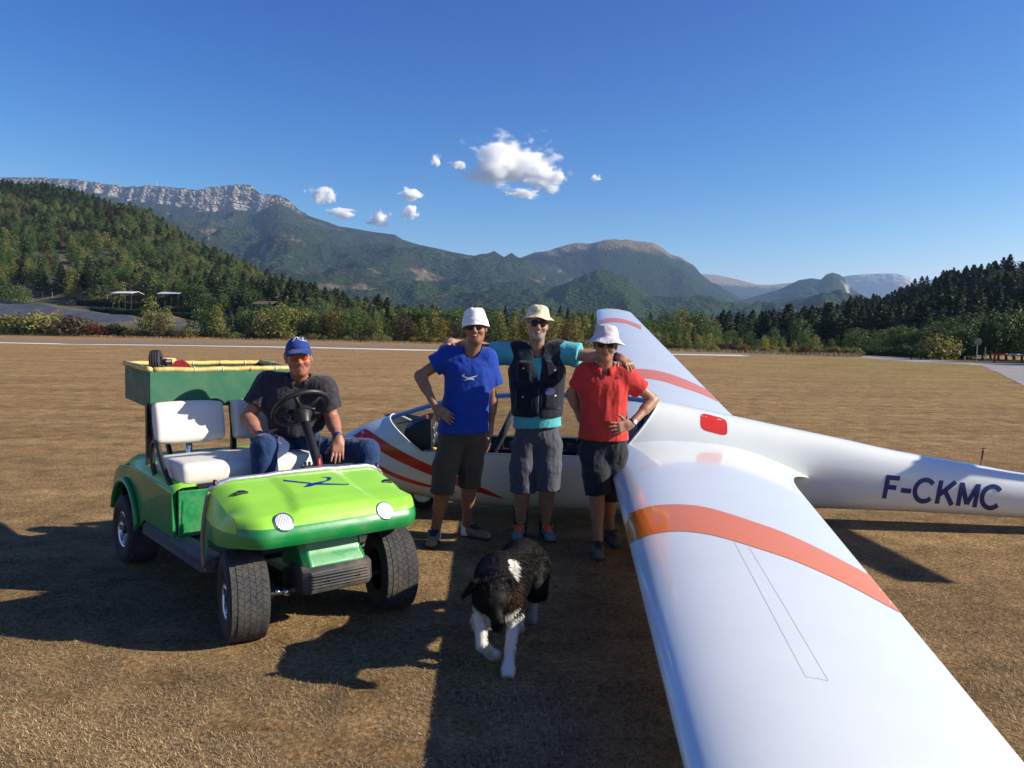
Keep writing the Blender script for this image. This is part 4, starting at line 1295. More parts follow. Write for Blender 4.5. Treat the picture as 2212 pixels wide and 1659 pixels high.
# hip rail at the seat end
for sd in (-1, 1):
    pts = [(-1.27, sd * .50, .66), (-1.315, sd * .51, .74), (-1.305, sd * .515, .86), (-1.26, sd * .515, .905), (-1.20, sd * .515, .895), (-1.15, sd * .515, .83), (-1.02, sd * .51, .70), (-.94, sd * .495, .66), (-.90, sd * .45, .652)]
    pts = np.array(pts); d = np.arange(len(pts)); tt = np.linspace(0, len(pts) - 1, 40)
    cv = np.stack([interp(d, pts[:, i], tt) for i in range(3)], -1)
    mb = MB(); mb.tube(cv, .0165, 10); mb.build("hip_rail", black_plastic, cart, smooth=True, T=CT)
mb = MB(); mb.tube([(-.90, -.45, .652), (-.90, .45, .652)], .014, 8); mb.build("seat_edge_bar", black_plastic, cart, smooth=True, T=CT)
mb = MB(); mb.box((-.875, -.05, .668), (.012, .66, .028)); mb.build("alloy_strip", chrome, cart, T=CT)
mb = MB(); mb.box((-.865, -.235, .638), (.03, .085, .022)); mb.tube([(-.855, -.275, .648), (-.855, -.195, .648)], .008, 8); mb.build("seat_latch", chrome, cart, bevel=.003, T=CT)

# --- steering
sc_ = nrm(A(-.60, 0, .80)); 
w0 = A(-.74, .232, 1.128)                            # wheel centre, driver side
ax_ = nrm(A(-.66, .06, .75))
mb = MB(); mb.tube([A(-.33, .19, .60), A(-.42, .20, .785), w0 - ax_ * .05], [.032, .030, .026], 12); mb.build("steering_column", black_plastic, cart, smooth=True, T=CT)
e1 = A(0, 1, 0); e2 = np.cross(ax_, e1)
ring = [w0 + .178 * (e1 * cos(a) + e2 * sin(a)) for a in np.linspace(0, 2 * pi, 49)]
sw = MB().tube(ring, .0155, 10, caps=False).build("steering_wheel", black_plastic, cart, smooth=True, T=CT)
for k, a in enumerate((.35, pi - .35, -pi / 2 - .6, -pi / 2 + .6)):
    d_ = e1 * cos(a) + e2 * sin(a)
    mb = MB(); mb.tube([w0 - ax_ * .03, w0 - ax_ * .02 + d_ * .09, w0 + d_ * .175], [.026, .018, .013], 8, flat=.6); mb.build("wheel_spoke", black_plastic, sw, smooth=True, T=CT)
mb = MB().lathe([(.075, -.035), (.07, -.005), (.05, .008), (0, .012)], w0 - ax_ * .02, ax_, 24); mb.lathe([(.03, -.10), (.05, -.05), (.068, -.03)], w0 - ax_ * .02, ax_, 24)
mb.build("wheel_hub", black_plastic, sw, smooth=True, T=CT)
mb = MB(); mb.prism([(-.10, -.01), (.10, -.01), (.085, .05), (-.085, .05)], -.02, .012, (w0, e1, e2, ax_)); mb.build("wheel_pad", black_plastic, sw, bevel=.01, T=CT)
# aerial with a red base and a small switch box on the rail
mb = MB().box((-.26, .06, .825), (.05, .10, .02)); mb.tube([(-.26, .03, .83), (-.26, .03, .86)], .009, 8); mb.tube([(-.26, .055, .83), (-.26, .055, .86)], .009, 8); mb.build("switch_box", black_plastic, cart, bevel=.003, T=CT)
mb = MB(); mb.tube([(-.26, .115, .80), (-.26, .115, .875)], .010, 10); mb.build("aerial_base", mat("aerial_red", (.65, .03, .02), .4), cart, smooth=True, T=CT)
mb = MB(); mb.tube([(-.26, .115, .87), (-.26, .123, 1.02)], .0035, 6); mb.build("aerial", black_plastic, cart, smooth=True, T=CT)

# --- cargo box on posts
def bx_panel(name, V4, th, m):
    """panel from 4 corners (u,v,z) with thickness"""
    V = np.array(V4, float); n_ = nrm(np.cross(V[1] - V[0], V[3] - V[0])) * th
    mb = MB().add(np.concatenate([V, V + n_]), [(0, 1, 2, 3), (7, 6, 5, 4), (0, 4, 5, 1), (1, 5, 6, 2), (2, 6, 7, 3), (3, 7, 4, 0)])
    return mb.build(name, m, cart, bevel=.004, T=CT)
u0, u1, v0, v1, z0, z1 = -1.52, -2.08, -.47, .53, 1.095, 1.345
bx_panel("box_front", [(u0, v0, z0), (u0, v1, z0), (u0, v1, z1), (u0, v0, z1)], .012, boxgreen)
bx_panel("box_back", [(u1, v0, z0 + .03), (u1, v1, z0 + .03), (u1, v1, z1 + .02), (u1, v0, z1 + .02)], -.012, boxgreen)
bx_panel("box_end", [(u0, v0, z0), (u1, v0, z0 + .03), (u1, v0, z1 + .02), (u0, v0, z1)], .012, boxgreen)
bx_panel("box_end", [(u0, v1, z0), (u1, v1, z0 + .03), (u1, v1, z1 + .02), (u0, v1, z1)], -.012, boxgreen)
bx_panel("box_floor", [(u0 - .012, v0 + .012, z0 + .012), (u0 - .012, v1 - .012, z0 + .012), (u1 + .012, v1 - .012, z0 + .045), (u1 + .012, v0 + .012, z0 + .045)], .012, boxgreen)
def cane(a, b_, nodes):
    a, b_ = np.array(a, float), np.array(b_, float)
    L = np.linalg.norm(b_ - a); n = nodes * 6
    t = np.linspace(0, 1, n + 1)
    pts = a + (b_ - a) * t[:, None] + .003 * np.stack([vnoise(np.stack([t * 9, t * 0 + k], -1), 3) for k in (1, 5, 9)], -1)
    rad = .0175 + .0025 * (np.abs(((t * nodes) % 1) - .5) > .44) + .001 * vnoise(np.stack([t * 30, t * 0], -1), 9)
    mb = MB(); mb.tube(pts, rad, 10); o = mb.build("edge_cane", bamboo, cart, smooth=True, T=CT)
    d = (b_ - a) / L
    for k in range(1, nodes):
        p = a + (b_ - a) * (k / nodes + .07)
        mb = MB(); mb.lathe([(.020, -.004), (.022, 0), (.020, .004)], p, d, 14); mb.build("cable_tie", tie_m if k % 3 else black_plastic, o, smooth=True, T=CT)
cane((u0, v0 + .03, z1 + .006), (u0, v1, z1 + .006), 5)
cane((u1, v0, z1 + .026), (u1, v1, z1 + .026), 5)
cane((u0 + .01, v0, z1 + .008), (u1, v0, z1 + .03), 2)
cane((u0 + .01, v1, z1 + .008), (u1, v1, z1 + .03), 2)
for v_ in (-.47, .10, .49):
    mb = MB(); mb.box((-1.54, v_, .90), (.034, .034, .46)); mb.build("box_post", steel_blk, cart, T=CT)
mb = MB()
for v_ in (-.30, .30):
    mb = MB(); mb.tube([(-1.60, v_, .70), (-1.9, v_, 1.10)], .018, 6); mb.build("box_brace", steel_blk, cart, T=CT)

# --- tail dolly lying in the box: small wheel, bamboo handle, red plate (things of their own)
dly = empty("tail_dolly", tuple(cw(-1.75, -.30, 1.14)), label="tail dolly with small grooved wheel and red plate lying in the cargo box", cat="dolly")
WORLD.add("tail_dolly")
c_ = cw(-1.70, -.37, 1.392); axd = nrm(CMt @ A(.45, .88, .08))
o = MB().lathe([(.045, -.028), (.07, -.036), (.085, -.03), (.088, -.018), (.085, -.016), (.089, -.013), (.0895, -.003), (.086, 0), (.0895, .003), (.089, .013), (.085, .016), (.088, .018), (.085, .03), (.07, .036), (.045, .028)], c_, axd, 40).build("tyre", rubber, dly, smooth=True)
MB().lathe([(0, .015), (.02, .016), (.042, .02), (.05, .03), (.05, -.03)], c_, axd, 24).build("rim", chrome, o, smooth=True)
mb = MB().lathe([(0, .10), (.018, .10), (.02, .07), (.024, .068), (.024, .05), (.018, .048), (.018, 0)], c_, axd, 16); mb.build("axle_nut", black_plastic, dly, smooth=True)
mb = MB(); mb.tube([cw(-1.76, -.32, 1.40), cw(-1.80, -.22, 1.395)], .026, 10); mb.build("handle", bamboo, dly, smooth=True)
pl = [(0, .0), (.16, 0), (.155, .05), (.13, .105), (.08, .14), (.03, .13), (0, .10)]
mb = MB(); mb.prism(pl, -.012, .012, (cw(-1.78, -.25, 1.27), nrm(CMt @ A(.25, .97, 0)), A(0, 0, 1), nrm(CMt @ A(.97, -.25, 0)))); mb.build("plate", mat("crimson_plate", (.30, .012, .025), .4, var=.3, scale=30), dly, bevel=.006)
mb = MB(); mb.tube([cw(-1.70, -.39, 1.12), cw(-1.71, -.37, 1.37), cw(-1.78, -.20, 1.28)], .02, 8); mb.build("fork", steel_blk, dly, smooth=True)
# ------------------------------------------------------------------ people
def skin_mat(name):
    m, nt, b = nmat(name)
    at = N(nt, "ShaderNodeAttribute"); at.attribute_name = "Col"
    tc = N(nt, "ShaderNodeTexCoord")
    v = ramp(nt, noise(nt, tc.outputs["Object"], 45, 4), [(.3, (.86, .84, .83)), (.7, (1.1, 1.08, 1.06))])
    nt.links.new(mixc(nt, 1.0, at.outputs["Color"], v, 'MULTIPLY'), b.inputs["Base Color"])
    b.inputs["Roughness"].default_value = .5; b.inputs["Subsurface Weight"].default_value = .12
    b.inputs["Subsurface Radius"].default_value = (.012, .005, .003); b.inputs["Subsurface Scale"].default_value = .5
    b.inputs["Specular IOR Level"].default_value = .4
    return m
skin = skin_mat("skin")
def cloth_mat(name, col, rough=.85, fold=.5, weave=900, var=.10, streak=None, sheen=.15):
    m, nt, b = nmat(name)
    tc = N(nt, "ShaderNodeTexCoord"); p = tc.outputs["Object"]
    f1 = noise(nt, p, 9, 3, .5, .8); f2 = noise(nt, p, weave, 2)
    v = ramp(nt, noise(nt, p, 16, 5, .6), [(.3, (1 - var,) * 3), (.7, (1 + var,) * 3)])
    cc = mixc(nt, 1.0, col, v, 'MULTIPLY')
    if streak:
        mp = N(nt, "ShaderNodeMapping"); mp.inputs["Scale"].default_value = (14, 14, 160); nt.links.new(p, mp.inputs[0])
        cc = mixc(nt, mrange(nt, noise(nt, mp.outputs[0], 1, 3), .5, .68), cc, streak)
    nt.links.new(cc, b.inputs["Base Color"]); b.inputs["Roughness"].default_value = rough; b.inputs["Specular IOR Level"].default_value = .2
    b.inputs["Sheen Weight"].default_value = sheen
    h = N(nt, "ShaderNodeMath", operation='MULTIPLY_ADD'); nt.links.new(f2, h.inputs[0]); h.inputs[1].default_value = .05; nt.links.new(f1, h.inputs[2])
    bp = N(nt, "ShaderNodeBump"); bp.inputs["Strength"].default_value = fold; bp.inputs["Distance"].default_value = .03
    nt.links.new(h.outputs[0], bp.inputs["Height"]); nt.links.new(bp.outputs[0], b.inputs["Normal"])
    return m
shade_lens = mat("dark_lens", (.006, .006, .007), .22, var=.02, spec=.25)
hair_dark = mat("dark_hair", (.022, .014, .010), .7, var=.4, scale=120, bump=.5, bscale=250)
sole_m = mat("shoe_sole", (.025, .024, .023), .8)

def rot_to(v, axis, ang):
    axis = nrm(axis)
    return v * cos(ang) + np.cross(axis, v) * sin(ang) + axis * (axis @ v) * (1 - cos(ang))
def hand(F, w, d, n, th, curl=.35, spread=.10, thumb=.7, sc=1.0, k=.006):
    """palm and five fingers; d towards the fingertips, n palm normal, th towards the thumb side"""
    d = nrm(d); th = nrm(th - d * (th @ d)); n_ = np.cross(d, th)
    if n_ @ np.asarray(n) < 0: n_ = -n_
    R = np.stack([th, n_, d], -1)
    F.rbox(w + d * .05 * sc, A(.041, .0135, .05) * sc, .012 * sc, R, k=.02)
    for i, (o_, L, r_) in enumerate(((.030, .072, .0088), (.0105, .080, .0092), (-.0100, .074, .0088), (-.0295, .058, .0078))):
        p = w + d * (.094 - .004 * abs(i - 1)) * sc + th * o_ * sc
        dd = nrm(d + th * spread * (1.5 - i) * .6)
        c = curl[i] if isinstance(curl, (list, tuple)) else curl
        for j, fr in enumerate((.46, .30, .24)):
            dd = rot_to(dd, np.cross(dd, n_), c * (.7 if j == 0 else 1.0))
            q = p + dd * L * fr * sc
            F.cap(p, q, r_ * (1 - .08 * j) * sc, r_ * (.92 - .09 * j) * sc, k=k if j else .01)
            p = q
    p = w + d * .026 * sc + th * .030 * sc + n_ * .006 * sc
    dd = nrm(d * .62 + th * thumb + n_ * .25)
    q = p + dd * .045 * sc
    F.cap(p, q, .0145 * sc, .0115 * sc, k=.016)
    dd = nrm(dd + d * .45)
    F.cap(q, q + dd * .034 * sc, .0112 * sc, .0088 * sc, k=.004)

def grow(name, F, m, parent, sm=1, wr=0.0, wf=18.0, seed=3, colfn=None, hang=0.0):
    V, Q = F.surface()
    V = relax(V, Q, sm, .5)
    if wr > 0:
        Nn = vnormals(V, Q)
        q = V * A(wf, wf, wf * .45)
        d = 1 - np.abs(vnoise(q + .6 * np.stack([vnoise(V * wf * .5, seed + 5)] * 3, -1), seed)) * 2
        d = d + .5 * (1 - np.abs(vnoise(q * 2.1 + 7, seed + 2)) * 2)
        V = V + Nn * (wr * .65 * d + wr * .22 * vnoise(V * A(55, 55, 26), seed + 8))[:, None]
    me = fast_mesh(name, V, Q, smooth=True, cols=colfn(V) if colfn else None)
    return link(name, me, m, parent)

def torso(F, J, g, belly=.0, chest=1.0, k=.05, low=True):
    up, X, f = J["up"], J["X"], J["f"]
    pel, nb = J["pelvis"], J["neck"]
    ax = nb - pel
    at = lambda t: pel + ax * t
    hw = np.linalg.norm(J["ls"] - J["rs"]) / 2
    for s_, sh in ((1, J["ls"]), (-1, J["rs"])):
        F.cap(nb - up * .035, sh, .050 + g, .060 + g, k=.05)
        F.cap(at(.74) + X * s_ * hw * .48 + f * .0, at(.50) + X * s_ * hw * .42, (.098 + g) * chest, (.092 + g) * chest, k=k, sq=(f, 1.05))
    F.cap(at(.70), at(.30), .135 * chest + g, .130 * chest + g, k=k, sq=(f, .80))
    F.cap(at(.38), at(.02), .135 + g + belly * .3, .145 + g, k=k, sq=(f, .80))
    if belly: F.ell(at(.32) + f * (.05 + belly * .5), A(.125, .085 + belly, .14) + g, np.stack([X, f, up], -1), k=.06)
    if low:
        for s_, hp in ((1, J["lh"]), (-1, J["rh"])):
            F.cap(pel + X * s_ * .05, hp, .105 + g, .10 + g, k=.06)

def frame(J, facing, xdir):
    J["f"] = nrm(facing); J["up"] = nrm(J["neck"] - J["pelvis"])
    X = nrm(np.asarray(xdir, float)); J["X"] = X
def bounds(pts, m=.16):
    p = np.array(pts)
    return p.min(0) - m, p.max(0) + m

def head_axes(yaw, pitch, roll, base_f):
    """forward, left, up of the head"""
    f = nrm(base_f); u = A(0, 0, 1.0); l = np.cross(u, f)
    f, l = rot_to(f, u, yaw), rot_to(l, u, yaw)
    f, u = rot_to(f, l, pitch), rot_to(u, l, pitch)
    l, u = rot_to(l, f, roll), rot_to(u, f, roll)
    return f, l, u
def build_head(F, hc, ax, jaw=1.0, smile=True, s=1.0):
    f, l, u = ax
    R = np.stack([l, f, u], -1)
    p = lambda a, b_, c: hc + (l * a + f * b_ + u * c) * s
    E = lambda c, r, k=.02, op='u': F.ell(c, A(*r) * s, R, k=k, op=op)
    E(p(0, -.012, .028), (.0765, .097, .090))
    E(p(0, .022, -.040), (.064 * jaw, .074, .086), .035)
    E(p(0, .060, -.098), (.030 * jaw, .024, .022), .03)
    for s_ in (1, -1):
        E(p(.036 * s_, .066, -.028), (.026, .020, .020), .022)
        E(p(.079 * s_, -.006, -.008), (.0105, .021, .034), .008)
        E(p(.079 * s_ + .004 * s_, -.002, -.008), (.004, .011, .020), .004, 's')
        E(p(.031 * s_, .094, .008), (.017, .012, .011), .012, 's')
        E(p(.031 * s_, .077, .007), (.0135, .0135, .0135), .003)
        F.cap(p(.012 * s_, .086, .026), p(.046 * s_, .072, .024), .011 * s, .009 * s, k=.014)
        E(p(.013 * s_, .099, -.037), (.010, .011, .009), .007)
        F.cap(p(.023 * s_, .094, -.040), p(.040 * s_, .078, -.068), .0045 * s, .0040 * s, k=.008, op='s')
        E(p(.044 * s_, .062, -.036), (.022, .020, .018), .018)
    F.cap(p(0, .087, .014), p(0, .113, -.028), .0100 * s, .0145 * s, k=.010)
    E(p(0, .110, -.032), (.0135, .012, .011), .01)
    if smile:
        for s_ in (1, -1): E(p(.013 * s_, .094, -.063 + 0.001), (.017, .016, .0085), .004, 's')
        F.cap(p(-.026, .079, -.058), p(0, .089, -.0535), .006 * s, .0065 * s, k=.006); F.cap(p(.026, .079, -.058), p(0, .089, -.0535), .006 * s, .0065 * s, k=.006)
        F.cap(p(-.024, .080, -.066), p(0, .088, -.0755), .006 * s, .0075 * s, k=.006); F.cap(p(.024, .080, -.066), p(0, .088, -.0755), .006 * s, .0075 * s, k=.006)
    else:
        F.cap(p(-.024, .082, -.060), p(.024, .082, -.060), .0072 * s, .0072 * s, k=.006)
        F.cap(p(-.021, .082, -.070), p(.021, .082, -.070), .0075 * s, .0075 * s, k=.006)

def skin_cols(hc, ax, base, beard=None, s=1.0, brow=(.06, .04, .03), tan=None, hair=(.05, .04, .034)):
    f, l, u = ax
    base = A(*base)
    def fn(V):
        q = (V - hc) / s
        a, b_, c = q @ l, q @ f, q @ u
        C = np.tile(base, (len(V), 1))
        C *= (1 + .10 * vnoise(V * 22, 5))[:, None]
        near = np.linalg.norm(q, axis=1) < .17
        red = near & (b_ > .05)
        C[red] *= A(1.06, .92, .90)
        lip = near & (b_ > .07) & (np.abs(a) < .030 - .3 * np.abs(c + .064)) & (c < -.0545) & (c > -.078)
        C[lip] = base * A(.80, .50, .47)
        mouth = near & (b_ > .055) & (b_ < .084) & (np.abs(a) < .022) & (c < -.056) & (c > -.073)
        C[mouth] = A(.05, .015, .012)
        br = near & (b_ > .06) & (c > .017) & (c < .032) & (np.abs(a) > .012) & (np.abs(a) < .05)
        C[br] = A(*brow)
        hr = near & (b_ < .032) & (c > -.03 + .25 * np.abs(b_ + .01)) & (np.abs(a) > .04) & (np.abs(a) < .0775)
        C[hr] = A(*hair)
        if beard is not None:
            col, dens = beard
            bd = near & (((c < -.050) & (b_ > -.01)) | ((c < -.034) & (np.abs(a) < .034) & (b_ > .06)) | ((c < -.005) & (np.abs(a) > .055) & (b_ < .05) & (b_ > .0))) & ~lip & ~mouth & (c > -.145) & ~((np.abs(a) < .028) & (c < -.0535) & (c > -.0775) & (b_ > .05))
            C[bd] = C[bd] * (1 - dens) + A(*col) * dens * (1 + .3 * vnoise(V[bd] * 160, 2))[:, None]
        return np.clip(C, 0, 1)
    return fn
def teeth(hc, ax, parent, s=1.0):
    f, l, u = ax
    mb = MB()
    t = np.linspace(-1, 1, 11)
    mb.loft([[hc + s * (l * x * .030 + f * (.0935 - .021 * x * x) + u * (-.0575 + .0070 * x * x)) for x in t], [hc + s * (l * x * .030 + f * (.0935 - .021 * x * x) + u * (-.0665 + .0150 * x * x)) for x in t]], closed=False)
    return mb.build("teeth", mat("teeth_white", (.62, .58, .50), .3), parent, smooth=True, solid=.002)
def sunglasses(hc, ax, parent, s=1.0, col=shade_lens, size=1.14, clear=None):
    f, l, u = ax
    fr = None
    for s_ in (1, -1):
        pts = []
        n_, m_ = 9, 7
        V, Fc = [], []
        for i in range(n_):
            for j in range(m_):
                a = -1 + 2 * i / (n_ - 1); b_ = -1 + 2 * j / (m_ - 1)
                x = a * sqrt(1 - .35 * b_ * b_); y = b_ * sqrt(1 - .28 * a * a)
                y = y * (1.0 if y > 0 else 1.15)
                ang = (s_ * .033 + x * .0285 * size) / .098
                V.append(hc + s * (l * .094 * sin(ang) * 1.0 + f * (.012 + .094 * cos(ang)) + u * (.004 + y * .0185 * size)))
        for i in range(n_ - 1):
            for j in range(m_ - 1): Fc.append((i * m_ + j, (i + 1) * m_ + j, (i + 1) * m_ + j + 1, i * m_ + j + 1))
        mb = MB().add(V, Fc)
        o = mb.build("lens", clear or col, parent, smooth=True, solid=.003)
        rim = [V[i * m_ + m_ - 1] for i in range(n_)]
        mb = MB(); mb.tube(np.array(rim), .0022 * s, 6)
        edge = V[(n_ - 1) * m_ + m_ - 2] if s_ > 0 else V[m_ - 2]
        mb.build("rim", col, o, smooth=True)
        mb = MB(); mb.tube([edge, hc + s * (l * s_ * .080 + f * .035 + u * .010), hc + s * (l * s_ * .083 - f * .02 + u * .008)], .0025 * s, 6); mb.build("temple", col, o, smooth=True)
    mb = MB(); mb.tube([hc + s * (l * .008 + f * .107 + u * .008), hc + s * (l * -.008 + f * .107 + u * .008)], .0028 * s, 6); mb.build("bridge", col, parent, smooth=True)
def bucket_hat(hc, ax, parent, m, s=1.0, top=.135, rim=.128, drop=.030, base=.040, tilt=0.0, lean=0.0, seed=1, crown=.078):
    f, l, u = ax
    u = nrm(u + f * tilt + l * lean); f = nrm(f - u * (f @ u)); l = np.cross(u, f)
    prof = [(.0, top), (.035, top - .001), (.058, top - .006), (crown * .90, top - .020), (crown, top - .05), (crown + .006, base + .012), (crown + .009, base), (crown + .020, base - drop * .25), (rim - .012, base - drop * .75), (rim, base - drop), (rim - .001, base - drop - .004), (crown + .012, base - .012), (crown + .002, base - .006)]
    n = 48
    secs = []
    for i, (r_, h) in enumerate(prof):
        ring = []
        for k in range(n):
            a = 2 * pi * k / n
            wv = 1 + .035 * vnoise(A(2.2 * cos(a), 2.2 * sin(a), h * 25 + seed)) * (1 if r_ > .05 else .4)
            z = h + (.010 * vnoise(A(2 * cos(a) + seed, 2 * sin(a), 3.3)) if i >= 7 else .005 * vnoise(A(4 * cos(a), 4 * sin(a), seed + h * 30)))
            ring.append(hc + s * (l * r_ * wv * cos(a) + f * (r_ * wv * 1.16 * sin(a) - .006) + u * z))
        secs.append(ring)
    mb = MB().loft(secs, caps=(False, False))
    return mb.build("hat", m, parent, smooth=True, subsurf=1)
def shoe(heel_c, toe_c, parent, m, lace, up=A(0, 0, 1), s=1.0, name="shoe"):
    """heel_c, toe_c: points on the ground"""
    d = nrm(toe_c - heel_c); L = np.linalg.norm(toe_c - heel_c); w = np.cross(up, d)
    R = np.stack([w, d, up], -1)
    lo, hi = bounds([heel_c, toe_c, heel_c + up * .14], .09)
    F = Field(lo, hi, .005)
    F.cap(heel_c + d * .035 + up * .045, heel_c + d * .08 + up * .060, .036, .036, k=.02)
    F.cap(heel_c + d * .04 + up * .075, heel_c + d * .055 + up * .100, .038, .040, k=.02, cut=True)
    F.cap(heel_c + d * .10 + up * .052, toe_c - d * .05 + up * .036, .040, .036, k=.03)
    F.ell(toe_c - d * .05 + up * .035, A(.044, .052, .030), R, k=.02)
    F.plane(heel_c + up * .018, -up)
    o = grow(name, F, m, parent, 1)
    F = Field(lo, hi, .005)
    F.cap(heel_c + d * .042 + up * .012, heel_c + d * L * .5 + up * .012, .039, .036, k=.01, sq=(up, .42))
    F.cap(heel_c + d * L * .5 + up * .012, toe_c - d * .046 + up * .014, .036, .047, k=.02, sq=(up, .36))
    grow("sole", F, sole_m, o, 1)
    for k_ in range(5):
        t = .30 + .075 * k_
        c = heel_c + d * L * (t + .08); hgt = .098 - .030 * k_ / 4
        for sg in (1, -1):
            mb = MB(); mb.tube([c - w * .026 * sg + up * (hgt - .004), c + d * .007 * sg + up * (hgt + .008), c + w * .026 * sg + d * .014 * sg + up * (hgt - .004)], .0058, 6); mb.build("lace", lace, o, smooth=True)
    for sg in (1, -1):
        c = heel_c + d * L * .42 + up * .10
        a = np.linspace(0, 1, 9)
        mb = MB(); mb.tube([c + w * sg * (.045 * sin(pi * x)) + up * (.02 * sin(pi * x) - .03 * x) + d * (.02 * x) for x in a], .0048, 6); mb.build("lace", lace, o, smooth=True)
    return o
def sock(ank, top, r0, r1, m, parent):
    d = top - ank
    mb = MB(); n = 8
    mb.tube([ank + d * t for t in np.linspace(-.15, 1, n)], [r0 + (r1 - r0) * t + .002 * sin(t * 30) for t in np.linspace(0, 1, n)], 16)
    mb.build("sock", m, parent, smooth=True)
def watch(w, d, n, parent, strap, face, r=.033):
    d = nrm(d); n = nrm(n - d * (n @ d)); t = np.cross(d, n)
    mb = MB(); mb.tube([w + r * (n * cos(a) * .82 + t * sin(a)) for a in np.linspace(0, 2 * pi, 28)], .0105, 8, caps=False, flat=.35)
    o = mb.build("watch", strap, parent, smooth=True)
    MB().lathe([(0, .009), (.015, .009), (.0185, .006), (.0185, -.002)], w + n * r * .84, n, 24).build("watch_face", face, o, smooth=True)
def decal(name, loops, target, m, parent, res=4, off=.003):
    bpy.context.view_layer.update()
    return paint(name, flat_poly(loops, res), bvh_of(target), m, parent, off)
def limb(F, a, b_, c, ra, rb, rc, k=.02, bulge=None):
    F.cap(a, b_, ra, rb, k=k); F.cap(b_, c, rb * .98, rc, k=k)
    if bulge: F.cap(b_ + (c - b_) * .12 + bulge[0] * .4, b_ + (c - b_) * .45 + bulge[0], bulge[1], bulge[1] * .9, k=.03)

def person_body(root, J, hc, ax, colfn, arms, legs, smile=True, jaw=1.0, neck_r=.056, hs=1.0, arm_r=(.050, .040, .0265), leg_r=(.080, .056, .038), h=.0056):
    pts = [hc + A(0, 0, .14), J["pelvis"], J["neck"], J["ls"], J["rs"]] + [np.asarray(p) for a_ in arms for p in (a_["e"], a_["w"], a_["w"] + nrm(a_["d"]) * .2)] + [np.asarray(p) for l_ in legs for p in l_[:3]]
    lo, hi = bounds(pts, .13)
    F = Field(lo, hi, h)
    torso(F, J, -.018)
    F.cap(J["neck"] - J["up"] * .03, hc - ax[2] * .06 - ax[0] * .015, neck_r * 1.1, neck_r, k=.035)
    for a_ in arms:
        sh = J["ls"] if a_["s"] > 0 else J["rs"]
        F.cap(sh, a_["e"], arm_r[0], arm_r[1], k=.03)
        F.cap(a_["e"], a_["w"], arm_r[1] * 1.0, arm_r[2], k=.02)
        fd = a_["w"] - a_["e"]
        F.cap(a_["e"] + fd * .12, a_["e"] + fd * .38, arm_r[1] * 1.08, arm_r[1] * 1.0, k=.02)
        F.cap(a_["w"], a_["w"] + nrm(a_["d"]) * .03, arm_r[2] * .95, arm_r[2] * .95, k=.015)
        hand(F, a_["w"] + nrm(a_["d"]) * .012, a_["d"], a_["n"], a_["th"], a_.get("curl", .3), a_.get("spread", .12), a_.get("thumb", .7))
    for hp, kn, an in legs:
        F.cap(hp, kn, leg_r[0], leg_r[1], k=.03)
        F.cap(kn, an, leg_r[1] * .98, leg_r[2], k=.02)
        bk = -J["f"] * .018
        F.cap(kn + (an - kn) * .15 + bk * .5, kn + (an - kn) * .42 + bk, leg_r[1] * .98, leg_r[1] * .92, k=.03)
        F.cap(an, an - A(0, 0, .05), leg_r[2], leg_r[2] * 1.1, k=.01)
    build_head(F, hc, ax, jaw, smile, hs)
    b_ = grow("body", F, skin, root, 1, colfn=colfn)
    return b_
def shirt(root, J, m, sleeves, hem, hem_n, g=.016, belly=0.0, chest=1.0, wr=.004, seed=3, neck_r=.070, collar=None, h=.0062, flare=.0, sl_r=(.070, .078)):
    pts = [J["neck"], J["pelvis"], J["ls"], J["rs"], hem] + [np.asarray(s_[1]) for s_ in sleeves]
    lo, hi = bounds(pts, .24)
    F = Field(lo, hi, h)
    torso(F, J, g, belly, chest)
    for (sh, end) in sleeves:
        F.cap(sh, end, sl_r[0] + g * .3, sl_r[1] + g * .3, k=.045, cut=True)
    F.cap(J["pelvis"] + J["up"] * .15, J["pelvis"] - J["up"] * .12, .150 + g + flare * .3, .160 + g + flare, k=.05, sq=(J["f"], .80))
    F.plane(hem, hem_n)
    F.cap(J["neck"] - J["up"] * .035 + J["f"] * .02, J["neck"] + J["up"] * .12 + J["f"] * .0, neck_r, neck_r + .01, k=.012, op='s')
    o = grow("shirt", F, m, root, 1, wr, 15, seed)
    return o
def shorts(root, J, m, legs, waist, ra=.105, rb=.098, g=.006, wr=.004, seed=9, name="shorts", h=.0062):
    pts = [J["pelvis"], waist] + [np.asarray(p) for l_ in legs for p in l_]
    lo, hi = bounds(pts, .19)
    F = Field(lo, hi, h)
    torso(F, J, g - .004)
    for lg in legs:
        for i in range(len(lg) - 1):
            last = i == len(lg) - 2
            t0, t1 = i / (len(lg) - 1), (i + 1) / (len(lg) - 1)
            F.cap(lg[i], lg[i + 1], ra + (rb - ra) * t0, ra + (rb - ra) * t1, k=.028, cut=True if last else None)
    F.plane(waist, A(0, 0, 1))
    return grow(name, F, m, root, 1, wr, 16, seed)
def collar(root, J, m, r=.070, hgt=.045):
    mb = MB()
    up, f, X = J["up"], J["f"], J["X"]
    secs = []
    for s_, (rr_, z) in enumerate(((r - .004, -.005), (r + .002, hgt * .8), (r + .010, hgt * .82), (r + .022, hgt * .15), (r + .020, hgt * .10))):
        ring = []
        for t in np.linspace(.30, 2 * pi - .30, 30):
            ring.append(J["neck"] + f * (cos(t) * rr_ * 1.0 + .016) + X * sin(t) * rr_ * 1.08 + up * (z - .002 - .045 * (cos(t) * .5 + .5) ** 2 - (.020 * (cos(t) > .55) if s_ > 2 else 0)))
        secs.append(ring)
    mb.loft(secs, closed=False)
    return mb.build("collar", m, root, smooth=True, solid=.004)

def step(an, d, root, m, lace):
    """shoe on the ground under an ankle"""
    d = nrm(A(d[0], d[1], 0)); h_ = A(an[0], an[1], 0) - d * .055
    return shoe(h_, h_ + d * .285, root, m, lace)
